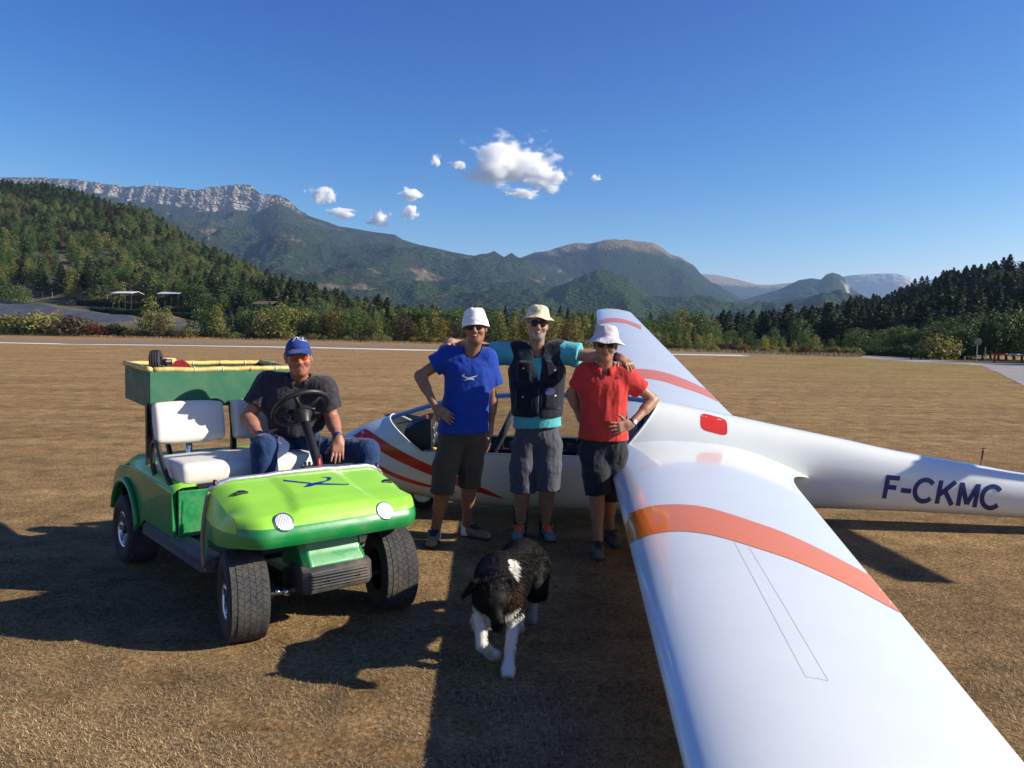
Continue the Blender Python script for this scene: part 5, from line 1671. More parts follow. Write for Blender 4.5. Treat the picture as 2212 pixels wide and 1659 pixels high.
# ---------------------------------------------------------------- man in the blue T-shirt
blue_cloth = cloth_mat("royal_blue_cotton", (.007, .042, .30), fold=.45)
olive_cloth = cloth_mat("olive_trousers", (.072, .054, .036), fold=.6)
white_cloth = cloth_mat("white_cotton", (.76, .75, .74), fold=.4)
white_hat = cloth_mat("white_hat_cloth", (.80, .79, .79), fold=.7)
tan_shoe = mat("tan_suede", (.24, .17, .085), .85, var=.2, scale=40)
lace_navy = mat("navy_lace", (.02, .025, .05), .8)
J = dict(neck=P(1019, 756, 6.10), pelvis=P(1000, 930, 6.12), ls=P(1050, 775, 6.12), rs=P(969, 771, 6.10), lh=P(1022, 955, 6.14), rh=P(977, 955, 6.10))
frame(J, (.04, -1, 0), (1, .05, 0))
root = empty("person", tuple(G(985, 1168)), label="man in royal blue T-shirt and white bucket hat with a hand on his hip", cat="person"); WORLD.add(root.name)
hc = P(1027, 708, 6.02); ax = head_axes(radians(-4), radians(-3), radians(3), (.04, -1, .0))
arms = [dict(s=-1, e=P(907, 812, 6.10), w=P(941, 880, 5.99), d=P(975, 905, 5.93) - P(941, 880, 5.99), n=A(.2, .9, -.2), th=A(-.3, -.2, -1), curl=.16, spread=.14, thumb=.9),
        dict(s=1, e=P(1063, 862, 6.20), w=P(1058, 930, 6.20), d=A(-.01, 0, -1), n=A(-1, 0, 0), th=A(0, -1, 0), curl=.3)]
rk, lk, ra_, la_ = P(958, 1052, 6.02), P(1014, 1042, 6.14), P(940, 1148, 6.16), P(1008, 1138, 6.34)
body = person_body(root, J, hc, ax, skin_cols(hc, ax, (.30, .155, .095)), arms, [(J["rh"], rk, ra_), (J["lh"], lk, la_)])
teeth(hc, ax, root)
sh_b = shirt(root, J, blue_cloth, [(J["rs"], P(937, 790, 6.10)), (J["ls"], P(1065, 832, 6.16))], P(1000, 934, 6.1), A(.03, 0, -1), g=.018, wr=.005, seed=4, flare=.012)
shorts(root, J, olive_cloth, [(J["rh"], P(962, 1010, 6.04), P(955, 1067, 6.0)), (J["lh"], P(1016, 1000, 6.13), P(1014, 1050, 6.15))], J["pelvis"] + A(0, 0, .05), ra=.100, rb=.086, wr=.006, seed=5)
for kk, c_, cr in ((rk, P(955, 1060, 6.0), .084), (lk, P(1014, 1045, 6.15), .082)):
    mb = MB(); mb.lathe([(cr - .008, -.022), (cr + .004, -.018), (cr + .008, 0), (cr + .003, .018), (cr - .008, .022)], c_, A(.05, 0, 1), 28); mb.build("rolled_cuff", olive_cloth, root, smooth=True)
bucket_hat(hc, ax, root, white_hat, top=.150, rim=.110, drop=.062, base=.062, tilt=-.10, lean=-.05, seed=2, crown=.084)
sunglasses(hc, ax, root)
sock(ra_ - A(0, 0, .05), ra_ + A(0, 0, .03), .047, .045, white_cloth, root); sock(la_ - A(0, 0, .05), la_ + A(0, 0, .04), .047, .045, white_cloth, root)
step(ra_, (-.06, -1), root, tan_shoe, lace_navy)
step(la_, (.85, -.52), root, tan_shoe, lace_navy)
q_ = lambda L: [[((1110 + x * .21701) * .8085, (820 + y * .21701) * .8085) for x, y in lp] for lp in L]
for lp in q_([[(575, 850), (600, 853), (655, 868), (700, 870), (728, 895), (720, 900), (665, 893), (610, 872)], [(566, 833), (578, 838), (592, 858), (582, 860)], [(586, 850), (596, 820), (606, 822), (602, 852)], [(655, 868), (762, 842), (766, 848), (690, 880)], [(598, 905), (650, 878), (690, 886), (604, 909)]]):
    decal("shirt_glider_print", [lp], [sh_b], mat("white_print", (.75, .75, .75), .7), root, 4, .004)

# ---------------------------------------------------------------- man with the navy vest
turq = cloth_mat("turquoise_cotton", (.085, .41, .46), fold=.4)
vest_m = cloth_mat("navy_vest", (.007, .010, .022), fold=.35, var=.2)
vest_mesh_m = cloth_mat("navy_mesh", (.012, .026, .034), fold=.3, weave=500, var=.5)
grey_shorts = cloth_mat("grey_shorts_cloth", (.070, .074, .092), fold=.6)
cream_hat = cloth_mat("cream_hat_cloth", (.64, .57, .39), fold=.6)
grey_shoe = mat("grey_mesh_shoe", (.15, .18, .23), .7, var=.3, scale=60)
lace_o = mat("orange_lace", (.85, .14, .03), .6)
black_sock = cloth_mat("black_sock", (.008, .010, .016))
J = dict(neck=P(1160, 757, 6.30), pelvis=P(1160, 935, 6.32), ls=P(1206, 760, 6.30), rs=P(1116, 763, 6.32), lh=P(1184, 962, 6.32), rh=P(1137, 962, 6.32))
frame(J, (.0, -1, 0), (1, 0, 0))
root = empty("person", tuple(G(1150, 1168)), label="bearded man in navy mesh vest and cream hat with arms round his neighbours", cat="person"); WORLD.add(root.name)
hc = P(1161, 701, 6.22); ax = head_axes(radians(3), radians(-2), radians(-2), (0, -1, 0))
arms = [dict(s=-1, e=P(1046, 752, 6.44), w=P(973, 738, 6.27), d=P(948, 757, 6.12) - P(973, 738, 6.27), n=A(.1, .3, -1), th=A(.7, -.6, .1), curl=[.34, .30, .30, .32], spread=.22, thumb=.8),
        dict(s=1, e=P(1286, 772, 6.16), w=P(1340, 772, 5.98), d=P(1372, 797, 5.84) - P(1340, 772, 5.98), n=A(-.3, .4, -1), th=A(-.7, -.7, -.2), curl=[.32, .30, .32, .36], spread=.2, thumb=.8)]
rk, lk, ra_, la_ = P(1128, 1052, 6.26), P(1182, 1048, 6.26), P(1124, 1138, 6.38), P(1178, 1136, 6.38)
body = person_body(root, J, hc, ax, skin_cols(hc, ax, (.36, .20, .13), ((.34, .31, .29), .7), hair=(.22, .20, .18)), arms, [(J["rh"], rk, ra_), (J["lh"], lk, la_)], jaw=1.06, arm_r=(.053, .043, .029), leg_r=(.085, .060, .042))
teeth(hc, ax, root)
sh_t = shirt(root, J, turq, [(J["rs"], P(1062, 765, 6.38)), (J["ls"], P(1252, 768, 6.24))], P(1160, 922, 6.3), A(.05, 0, -1), g=.020, wr=.004, seed=14, belly=.02, chest=1.08, flare=.012, sl_r=(.080, .092))
# vest: two fronts over the shirt, V neck, pockets
lo, hi = bounds([J["neck"], J["pelvis"], J["ls"], J["rs"]], .26)
F = Field(lo, hi, .0062)
torso(F, J, .040, .02, 1.08, low=False)
F.cap(J["pelvis"] + J["up"] * .22, J["pelvis"] - J["up"] * .05, .185, .192, k=.05, sq=(J["f"], .80))
for s_, sh in ((1, J["ls"]), (-1, J["rs"])):
    F.cap(sh + J["X"] * s_ * .050 - J["up"] * .02, sh + J["X"] * s_ * .3, .095, .14, k=.01, op='s')
F.plane(P(1160, 898, 6.3), A(0, 0, -1))
F.cap(J["neck"] + J["up"] * .10, J["neck"] - J["up"] * .02, .078, .074, k=.012, op='s')
F.cap(J["neck"] + J["f"] * .14 + J["up"] * .03, P(1164, 838, 6.3) + J["f"] * .17, .052, .004, k=.006, op='s', sq=(J["f"], 2.4))
F.cap(P(1164, 838, 6.3) + J["f"] * .19, P(1162, 905, 6.3) + J["f"] * .19, .0035, .006, k=.002, op='s', sq=(J["f"], 8))
F.ell(P(1158, 905, 6.3) + J["f"] * .17, (.035, .1, .035), None, k=.01, op='s')
vest = grow("vest", F, vest_m, root, 1, .003, 14, 22)
bpy.context.view_layer.update()
bvv = bvh_of([vest])
z2 = lambda L: [[((1300 + x * .22298) * .8085, (780 + y * .22298) * .8085) for x, y in lp] for lp in L]
for lp in z2([[(385, 680), (510, 680), (590, 960), (575, 1085), (345, 1075), (330, 860)], [(700, 690), (880, 670), (900, 880), (880, 1060), (660, 1080), (640, 930)]]):
    paint("mesh_panel", flat_poly([lp], 6), bvv, vest_mesh_m, vest, .003)
pk = cloth_mat("vest_pocket", (.005, .007, .015))
for lp in z2([[(375, 830), (540, 830), (540, 1060), (375, 1060)], [(700, 825), (870, 825), (870, 1050), (700, 1050)], [(345, 1150), (545, 1150), (545, 1420), (345, 1420)], [(690, 1140), (880, 1140), (880, 1400), (690, 1400)]]):
    p_ = paint("pocket", flat_poly([lp], 6), bvv, pk, vest, .007)
    md = p_.modifiers.new("s", 'SOLIDIFY'); md.thickness = .008; md.offset = -1
for x, y in ((443, 918), (816, 938), (440, 1258), (818, 1243)):
    lp = z2([[(x - 8, y - 9), (x + 8, y - 9), (x + 8, y + 9), (x - 8, y + 9)]])[0]
    paint("press_stud", flat_poly([lp], 10), bvv, mat("stud_metal", (.55, .56, .55), .4, metal=.5), vest, .010)
lp = z2([[(700, 1190), (720, 1155), (770, 1143), (812, 1165), (815, 1200), (780, 1235), (730, 1245), (700, 1225)]])[0]
paint("clear_lens_disc", flat_poly([lp], 6), bvv, mat("violet_plastic", (.07, .07, .16), .15, coat=.6), vest, .012)
mb = MB(); mb.tube([P(1164, 842, 6.12), P(1163, 870, 6.10), P(1162, 892, 6.10)], .003, 6); mb.build("zip", mat("zip_metal", (.12, .12, .13), .4, metal=.6), vest)
shorts(root, J, grey_shorts, [(J["rh"], P(1130, 1010, 6.28), P(1128, 1064, 6.26)), (J["lh"], P(1183, 1010, 6.28), P(1182, 1060, 6.26))], J["pelvis"] + A(0, 0, .06), ra=.112, rb=.096, wr=.006, seed=15)
for c_ in (P(1128, 1059, 6.26), P(1182, 1055, 6.26)):
    cr = .092
    mb = MB(); mb.lathe([(cr - .008, -.016), (cr + .003, -.012), (cr + .006, 0), (cr + .002, .012), (cr - .008, .016)], c_, A(0, 0, 1), 28); mb.build("cuff", grey_shorts, root, smooth=True)
hat_c = bucket_hat(hc, ax, root, cream_hat, top=.152, rim=.132, drop=.030, base=.062, tilt=-.08, lean=.03, seed=6, crown=.086)
sunglasses(hc, ax, root, size=1.12)
zh = lambda x, y: ((1370 + x * .06027) * .8085, (800 + y * .06027) * .8085)
bpy.context.view_layer.update(); bvx = bvh_of([hat_c])
o_, e_, t_ = zh(860, 560), zh(1240, 545), zh(860, 480)
paint("hat_lettering", text_bm("VOLAVO", o_, (e_[0] - o_[0], e_[1] - o_[1]), (t_[0] - o_[0], t_[1] - o_[1]), 3), bvx, mat("hat_print", (.04, .035, .03), .8), hat_c, .004)
paint("hat_print_bird", flat_poly([[zh(950, 410), zh(1040, 400), zh(1130, 370), zh(1060, 415)]], 3), bvx, MAT["hat_print"], hat_c, .004)
for an in (ra_, la_): sock(an - A(0, 0, .05), an + A(0, 0, .17 if an is ra_ else .09), .050, .066 if an is ra_ else .055, black_sock, root)
step(ra_, (-.14, -1), root, grey_shoe, lace_o)
step(la_, (.20, -1), root, grey_shoe, lace_o)
a_ = arms[1]; watch(a_["w"] - nrm(a_["w"] - a_["e"]) * .03, a_["w"] - a_["e"], A(0, -.6, .8), root, black_plastic, black_plastic, .033)

# ---------------------------------------------------------------- man in the red polo
red_cloth = cloth_mat("coral_red_pique", (.50, .035, .028), fold=.35)
char_cloth = cloth_mat("charcoal_shorts", (.017, .018, .024), fold=.6)
lilac_hat = cloth_mat("pale_lilac_hat_cloth", (.55, .52, .55), fold=.8)
dark_shoe = mat("dark_grey_shoe", (.05, .055, .06), .8, var=.3, scale=50)
J = dict(neck=P(1304, 792, 5.92), pelvis=P(1303, 955, 5.95), ls=P(1352, 812, 5.92), rs=P(1266, 806, 5.95), lh=P(1325, 978, 5.96), rh=P(1281, 978, 5.94))
frame(J, (.02, -1, 0), (1, .03, 0))
root = empty("person", tuple(G(1300, 1190)), label="man in coral red polo shirt and pale hat with both hands on his hips", cat="person"); WORLD.add(root.name)
hc = P(1308, 744, 5.84); ax = head_axes(radians(-6), radians(2), radians(-3), (.0, -1, 0))
arms = [dict(s=-1, e=P(1235, 850, 6.02), w=P(1254, 905, 6.04), d=A(.45, .35, -.55), n=A(1, .1, 0), th=A(0, -1, -.2), curl=.35),
        dict(s=1, e=P(1411, 864, 5.98), w=P(1363, 917, 5.80), d=P(1318, 927, 5.73) - P(1363, 917, 5.80), n=A(-.1, 1, -.1), th=A(-.2, -.1, -1) * -1, curl=[.12, .16, .2, .24], spread=.26, thumb=.9)]
rk, lk, ra_, la_ = P(1290, 1070, 5.88), P(1314, 1070, 6.0), P(1291, 1168, 5.90), P(1317, 1147, 6.26)
body = person_body(root, J, hc, ax, skin_cols(hc, ax, (.33, .175, .105)), arms, [(J["rh"], rk, ra_), (J["lh"], lk, la_)], smile=False, jaw=.98, arm_r=(.046, .039, .026), leg_r=(.076, .052, .036))
sh_r = shirt(root, J, red_cloth, [(J["rs"], P(1247, 838, 5.98)), (J["ls"], P(1384, 842, 5.95))], P(1303, 948, 5.95), A(-.02, 0, -1), g=.016, wr=.005, seed=24, sl_r=(.064, .072), neck_r=.066)
collar(root, J, red_cloth)
decal("placket", [[(1286, 797), (1298, 815), (1303, 822), (1306, 812), (1318, 801), (1312, 799), (1302, 808), (1292, 798)]], [sh_r], mat('dark_navy_trim', (.010, .012, .022), .8), root, 4, .004)
shorts(root, J, char_cloth, [(J["rh"], P(1287, 1020, 5.90), P(1291, 1068, 5.88)), (J["lh"], P(1320, 1025, 5.98), P(1312, 1078, 5.99))], J["pelvis"] + A(0, 0, .06), ra=.102, rb=.092, wr=.007, seed=25)
bucket_hat(hc, ax, root, lilac_hat, top=.146, rim=.148, drop=.042, base=.050, tilt=-.06, lean=.02, seed=9, crown=.086)
sunglasses(hc, ax, root)
a_ = arms[1]; watch(a_["w"] - nrm(a_["w"] - a_["e"]) * .02, a_["w"] - a_["e"], A(.5, -.85, .3), root, mat("brown_strap", (.07, .035, .02), .7), mat("watch_dial", (.5, .52, .55), .2), .032)
sock(la_ - A(0, 0, .06), la_ + A(0, 0, .02), .044, .042, black_sock, root); sock(ra_ - A(0, 0, .06), ra_ + A(0, 0, .0), .044, .042, black_sock, root)
step(ra_, (-.04, -1), root, mat("grey_green_shoe", (.10, .105, .09), .85, var=.25, scale=40), lace_navy)
step(la_, (.12, -1), root, dark_shoe, lace_navy)
decal("chest_emblem", [[(1330, 818), (1334, 813), (1337, 818)]], [sh_r], navy_paint, root, 4, .004)

# ---------------------------------------------------------------- driver on the cart
polo_d = cloth_mat("dark_grey_polo_cloth", (.028, .026, .036), fold=.5, streak=(.055, .05, .06))
denim = cloth_mat("blue_denim", (.016, .040, .115), fold=.55, var=.25)
cap_m = cloth_mat("blue_cap_cloth", (.012, .040, .20), fold=.3)
J = dict(neck=P(647, 818, 5.44), pelvis=P(640, 962, 5.62), ls=P(699, 840, 5.44), rs=P(580, 830, 5.46), lh=P(672, 972, 5.56), rh=P(608, 972, 5.56))
frame(J, (.22, -.97, 0), (.98, .22, 0))
root = empty("person", tuple(A(P(640, 980, 5.57)[0], P(640, 980, 5.57)[1], .80)), label="smiling driver in dark polo, jeans and blue cap seated on the golf cart", cat="person"); WORLD.add(root.name)
hc = P(645, 771, 5.34); ax = head_axes(radians(6), radians(2), radians(5), (.2, -1, 0))
arms = [dict(s=-1, e=P(536, 902, 5.38), w=P(562, 944, 5.22), d=P(595, 957, 5.10) - P(562, 944, 5.22), n=A(.05, .2, -1), th=A(-.1, -.1, 1) + A(.1, .8, 0), curl=[.12, .4, .5, .5], spread=.15, thumb=.9),
        dict(s=1, e=P(717, 905, 5.48), w=P(731, 947, 5.28), d=P(729, 990, 5.18) - P(731, 947, 5.28), n=A(.1, .8, -.5), th=A(-1, -.2, .1), curl=[.14, .2, .25, .3], spread=.16, thumb=.5)]
rk, lk = P(570, 966, 5.03), P(793, 974, 5.34)
ra_, la_ = A(rk[0] + .03, rk[1] - .02, .44), A(lk[0] + .0, lk[1] - .02, .36)
body = person_body(root, J, hc, ax, skin_cols(hc, ax, (.36, .165, .105), brow=(.07, .045, .03)), arms, [(J["rh"], rk, ra_), (J["lh"], lk, la_)], jaw=1.05, arm_r=(.054, .045, .031), hs=1.03)
teeth(hc, ax, root)
sh_d = shirt(root, J, polo_d, [(J["rs"], J["rs"] + (arms[0]["e"] - J["rs"]) * .66), (J["ls"], J["ls"] + (arms[1]["e"] - J["ls"]) * .66)], P(645, 938, 5.42), A(.0, .2, -1), g=.020, wr=.006, seed=34, belly=.035, chest=1.12, sl_r=(.076, .084), neck_r=.070)
collar(root, J, polo_d, .076)
lo, hi = bounds([J["pelvis"], rk, lk, ra_, la_], .18)
F = Field(lo, hi, .0066)
torso(F, J, .0)
for hp, kn, an in ((J["rh"], rk, ra_), (J["lh"], lk, la_)):
    F.cap(hp, kn, .098, .080, k=.03); F.cap(kn, an, .080, .074, k=.02, cut=True)
F.plane(J["pelvis"] + A(0, 0, .16), A(0, 0, 1))
grow("jeans", F, denim, root, 1, .006, 15, 35)
for kn, an in ((rk, ra_), (lk, la_)):
    shoe(A(an[0], an[1] + .04, an[2] - .10), A(an[0] + .06, an[1] - .21, an[2] - .10), root, dark_shoe, lace_navy)
# cap: dome, peak, hair below
f, l, u = ax
R = np.stack([l, f, u], -1)
lo, hi = bounds([hc], .24)
F = Field(lo, hi, .0045)
F.ell(hc + u * .036 - f * .012, (.083, .104, .098), R, k=0); F.plane(hc + u * .040, -u + f * .20)
cap_o = grow("cap", F, cap_m, root, 1, .0012, 30, 3)
mb = MB(); secs = []
for i in range(7):
    t = i / 6
    secs.append([hc + u * (.060 - .026 * t - .022 * (x ** 2)) + f * (.075 + .085 * t * (1 - .45 * x * x)) + l * x * .080 for x in np.linspace(-1, 1, 15)])
mb.loft(secs, closed=False); mb.build("peak", cap_m, cap_o, smooth=True, solid=.004)
zc = lambda x, y: ((740 + x * .06027) * .8085, (880 + y * .06027) * .8085)
bpy.context.view_layer.update(); bvx = bvh_of([cap_o])
o_, e_, t_ = zc(925, 480), zc(1290, 560), zc(940, 420)
wp = mat("white_print2", (.75, .75, .78), .7)
paint("cap_lettering", text_bm("rc&c", o_, (e_[0] - o_[0], e_[1] - o_[1]), (t_[0] - o_[0], t_[1] - o_[1]), 3), bvx, wp, cap_o, .004)
for pts in ([zc(1010, 320), zc(1070, 320), zc(1115, 350)], [zc(1100, 410), zc(1150, 400), zc(1180, 375)], [zc(880, 350), zc(920, 400), zc(1000, 410)], [zc(710, 540), zc(770, 470), zc(830, 380)]):
    paint("cap_print", flat_poly([stroke(curve(pts, 8), 1.6)], 3), bvx, wp, cap_o, .004)
F = Field(lo, hi, .0045)
F.ell(hc - f * .030 + u * .010, (.086, .092, .075), R, k=.01)
for s_ in (1, -1): F.cap(hc + l * s_ * .076 - f * .030 + u * .015, hc + l * s_ * .080 - f * .045 - u * .005, .012, .008, k=.02)
F.plane(hc - u * .045, -u); F.plane(hc + f * .018, f)
for s_ in (1, -1): F.ell(hc + l * s_ * .088 - f * .002 - u * .022, (.02, .026, .034), R, k=.004, op='s')
grow("hair", F, hair_dark, root, 0, .005, 60, 8)
amber = bpy.data.materials.new("amber_lens"); amber.use_nodes = True
nt = amber.node_tree; nt.nodes.remove(nt.nodes["Principled BSDF"])
tr = N(nt, "ShaderNodeBsdfTransparent"); tr.inputs[0].default_value = (.92, .62, .35, 1); gl_ = N(nt, "ShaderNodeBsdfGlossy"); gl_.inputs["Roughness"].default_value = .05; ms = N(nt, "ShaderNodeMixShader"); ms.inputs[0].default_value = .06
nt.links.new(tr.outputs[0], ms.inputs[1]); nt.links.new(gl_.outputs[0], ms.inputs[2]); nt.links.new(ms.outputs[0], nt.nodes["Material Output"].inputs[0])
sunglasses(hc, ax, root, s=1.03, col=mat("wire_frame", (.35, .30, .22), .3, metal=.8), clear=amber, size=1.0)
a_ = arms[1]; watch(a_["w"] - nrm(a_["w"] - a_["e"]) * .01, a_["w"] - a_["e"], A(.2, -.9, .4), root, black_plastic, mat("blue_dial", (.02, .05, .2), .2), .036)
# ------------------------------------------------------------------ dog
dog = empty("dog", (0.05, 4.05, 0), label="black and white long-haired sheepdog walking with one front paw raised", cat="dog"); WORLD.add("dog")
lo, hi = bounds([(-.20, 3.46, .0), (.22, 4.75, .54)], .08)
F = Field(lo, hi, .0055)
D = lambda *v: A(*v)
# trunk: deep chest, tucked belly, rounded rump
F.cap(D(-.045, 3.93, .375), D(.0, 4.12, .36), .100, .096, k=.05, sq=((0, 0, 1), 1.32))
F.cap(D(.0, 4.12, .365), D(.065, 4.40, .375), .094, .088, k=.05, sq=((0, 0, 1), 1.10))
F.ell(D(.075, 4.43, .365), (.110, .12, .108), None, k=.05)
F.cap(D(-.05, 3.92, .30), D(-.045, 3.86, .33), .085, .085, k=.05)
# neck and ruff
F.cap(D(-.05, 3.90, .44), D(-.075, 3.70, .43), .105, .088, k=.05)
F.ell(D(-.055, 3.80, .36), (.105, .075, .10), None, k=.05)
# head lowered, turned a little to its left
hd = D(-.078, 3.625, .425); hf = nrm(A(.28, -.80, -.52)); hl = nrm(np.cross(A(0, 0, 1), hf)); hu = np.cross(hf, hl)
R = np.stack([hl, hf, hu], -1)
F.ell(hd, (.080, .086, .076), R, k=.03)
F.ell(hd + hf * .045 + hu * .004, (.058, .055, .052), R, k=.03)
F.cap(hd + hf * .06 - hu * .012, hd + hf * .142 - hu * .024, .036, .025, k=.02)
F.ell(hd + hf * .155 - hu * .012, (.017, .012, .013), R, k=.006)
F.cap(hd + hf * .05 - hu * .045, hd + hf * .125 - hu * .052, .022, .014, k=.008)
for s_ in (1, -1):
    F.ell(hd + hl * s_ * .032 + hf * .062 + hu * .026, (.011, .010, .010), R, k=.01)
    F.cap(hd + hl * s_ * .040 + hu * .050 - hf * .03, hd + hl * s_ * .078 + hu * .045 - hf * .035, .026, .020, k=.015, sq=(hf, .5))
    F.cap(hd + hl * s_ * .078 + hu * .045 - hf * .035, hd + hl * s_ * (.105 if s_ > 0 else .125) - hu * (.01 if s_ > 0 else .02) - hf * .02, .022, .010, k=.012, sq=(hf, .45))
# front legs: one carries, one is lifted with the wrist folded back
F.cap(D(.015, 3.90, .36), D(.030, 3.90, .215), .060, .037, k=.03); F.cap(D(.030, 3.90, .215), D(.012, 3.80, .095), .033, .025, k=.015); F.cap(D(.012, 3.80, .095), D(.006, 3.755, .035), .025, .024, k=.012)
F.ell(D(.004, 3.735, .024), (.034, .045, .026), None, k=.015)
for t in (-.020, -.007, .007, .020): F.ell(D(.004 + t, 3.698, .018), (.0085, .018, .015), None, k=.006)
F.cap(D(-.105, 3.88, .35), D(-.135, 3.84, .235), .058, .036, k=.03); F.cap(D(-.135, 3.84, .235), D(-.124, 3.78, .125), .033, .026, k=.015); F.cap(D(-.124, 3.78, .125), D(-.085, 3.83, .075), .026, .023, k=.012)
F.ell(D(-.070, 3.838, .058), (.040, .026, .024), None, k=.012)
# hind legs: stifle forward, hock back
for hip, st, hk, pw in ((D(.135, 4.43, .33), D(.150, 4.27, .235), D(.150, 4.50, .150), D(.140, 4.45, .03)), (D(.025, 4.43, .33), D(.015, 4.22, .235), D(.045, 4.38, .145), D(.062, 4.30, .03))):
    F.cap(hip, st, .090, .052, k=.04); F.cap(st, hk, .048, .026, k=.02); F.cap(hk, pw, .025, .022, k=.012)
    F.ell(pw + D(0, -.025, -.004), (.031, .042, .025), None, k=.014)
F.cap(D(.09, 4.52, .38), D(.13, 4.66, .28), .035, .04, k=.03); F.cap(D(.13, 4.66, .28), D(.17, 4.74, .20), .045, .02, k=.02)
def dogcol(V):
    C = np.tile(A(.009, .0078, .0072), (len(V), 1))
    brown = (V[:, 1] < 3.86) & (V[:, 0] > .0) & (V[:, 2] < .42) & (V[:, 2] > .30)
    C[brown] = A(.055, .030, .016)
    n_ = vnoise(V * 26, 4) * .018
    wf = (V[:, 2] + n_ < .250) & (V[:, 1] < 3.98)
    bib = (V[:, 1] < 3.845) & (V[:, 2] < .305 + n_) & (V[:, 2] > .20) & (np.linalg.norm(V - hd - hf * .05, axis=1) > .105)
    col = (np.linalg.norm((V - D(.028, 3.82, .485)) * A(1, .7, 1), axis=1) < .042 + n_ * .8)
    hindw = (V[:, 1] > 4.1) & (V[:, 2] + n_ < .155)
    for m_, c in ((wf, (.62, .59, .54)), (bib, (.66, .62, .55)), (col, (.66, .63, .58)), (hindw, (.30, .29, .28))): C[m_] = A(*c)
    q = V - hd
    nose = np.linalg.norm(q - hf * .157 + hu * .012, axis=1) < .016
    C[nose] = A(.006, .006, .006)
    tongue = (np.linalg.norm(q - hf * .128 + hu * .050, axis=1) < .013); C[tongue] = A(.25, .10, .10)
    for s_ in (1, -1):
        ey = np.linalg.norm(q - (hl * s_ * .034 + hf * .070 + hu * .030), axis=1) < .008
        C[ey] = A(.05, .028, .01)
    return C
V, Q = F.surface(); V = relax(V, Q, 1, .5); Nn = vnormals(V, Q)
V = V + Nn * (.003 * (1 - np.abs(vnoise(V * A(30, 16, 30), 3)) * 2) * (V[:, 2] > .2))[:, None]
dc = dogcol(V)
fur_m, nt, b = nmat("fur")
at = N(nt, "ShaderNodeAttribute"); at.attribute_name = "Col"; nt.links.new(at.outputs["Color"], b.inputs["Base Color"]); b.inputs["Roughness"].default_value = .6; b.inputs["Specular IOR Level"].default_value = .12
link("body", fast_mesh("body", V, Q, True, dc), fur_m, dog)
# fur strands
ns_ = 80000
vi = rng.integers(0, len(V), ns_)
p, n_ = V[vi], Nn[vi]
comb = np.tile(A(.12, .55, -.55), (ns_, 1))
headm = np.linalg.norm(p - hd, axis=1) < .13
comb[headm] = -hf * .6 + A(0, 0, -.3)
L = np.where(headm, .014, np.where(p[:, 2] < .20, .010, .028)) * rng.uniform(.6, 1.3, ns_)
face = np.linalg.norm(p - hd - hf * .08, axis=1) < .075
L[face] *= .45
dr = n_ * .42 + comb * 1.0 + rng.normal(size=(ns_, 3)) * .14
dr /= np.linalg.norm(dr, axis=1)[:, None]
sd_ = np.cross(dr, rng.normal(size=(ns_, 3))); sd_ /= np.linalg.norm(sd_, axis=1)[:, None]
wd = .0016
FV = np.concatenate([p - sd_ * wd, p + sd_ * wd, p + dr * L[:, None] - A(0, 0, .004)])
FF = np.stack([np.arange(ns_), np.arange(ns_) + ns_, np.arange(ns_) + 2 * ns_], -1)
fc = dc[vi] * rng.uniform(.6, 1.3, (ns_, 1))
o = link("fur", fast_mesh("fur", FV, FF, True, np.concatenate([fc] * 3)), fur_m, dog); o["kind"] = "stuff"
for s_ in (1, -1):
    c = hd + hl * s_ * .034 + hf * .069 + hu * .030
    MB().lathe([(0, .0085), (.004, .0075), (.0075, .003), (.008, 0)], c, nrm(hf + hl * s_ * .5 + hu * .3), 14).build("eye", mat("dog_eye", (.06, .03, .01), .08, coat=1.0), dog, smooth=True)
# ------------------------------------------------------------------ vegetation
def leaf_mat(name, cols, trans=.35, rand=.35):
    """cols: list of colours chosen per object; per-leaf variation from the attribute Col"""
    m, nt, b = nmat(name)
    oi = N(nt, "ShaderNodeObjectInfo")
    at = N(nt, "ShaderNodeAttribute"); at.attribute_name = "Col"
    st = [(i / max(1, len(cols) - 1), c) for i, c in enumerate(cols)]
    cc = mixc(nt, 1.0, ramp(nt, oi.outputs["Random"], st), at.outputs["Color"], 'MULTIPLY')
    nt.links.new(cc, b.inputs["Base Color"])
    b.inputs["Roughness"].default_value = .65; b.inputs["Specular IOR Level"].default_value = .25
    t = N(nt, "ShaderNodeBsdfTranslucent"); nt.links.new(cc, t.inputs[0])
    ms = N(nt, "ShaderNodeMixShader"); ms.inputs[0].default_value = trans
    nt.links.new(b.outputs[0], ms.inputs[1]); nt.links.new(t.outputs[0], ms.inputs[2])
    nt.links.new(ms.outputs[0], nt.nodes["Material Output"].inputs[0])
    return m
lm_olive = leaf_mat("olive_leaves", [(.19, .185, .050), (.20, .21, .056), (.24, .215, .065), (.165, .195, .052)])
lm_green = leaf_mat("green_leaves", [(.060, .100, .030), (.080, .128, .034), (.066, .108, .036), (.10, .14, .042)])
lm_gold = leaf_mat("yellowing_leaves", [(.22, .16, .030), (.17, .14, .03), (.20, .125, .028)])
lm_pine = leaf_mat("pine_needles", [(.032, .052, .022), (.042, .062, .024), (.055, .068, .028)], .08)
lm_dry = leaf_mat("dry_brown_leaves", [(.105, .065, .035), (.085, .06, .04), (.12, .085, .045)])
lm_red = leaf_mat("russet_leaves", [(.11, .035, .018), (.085, .032, .02)])
bark = mat("bark", (.10, .075, .055), .9, var=.3, scale=8)
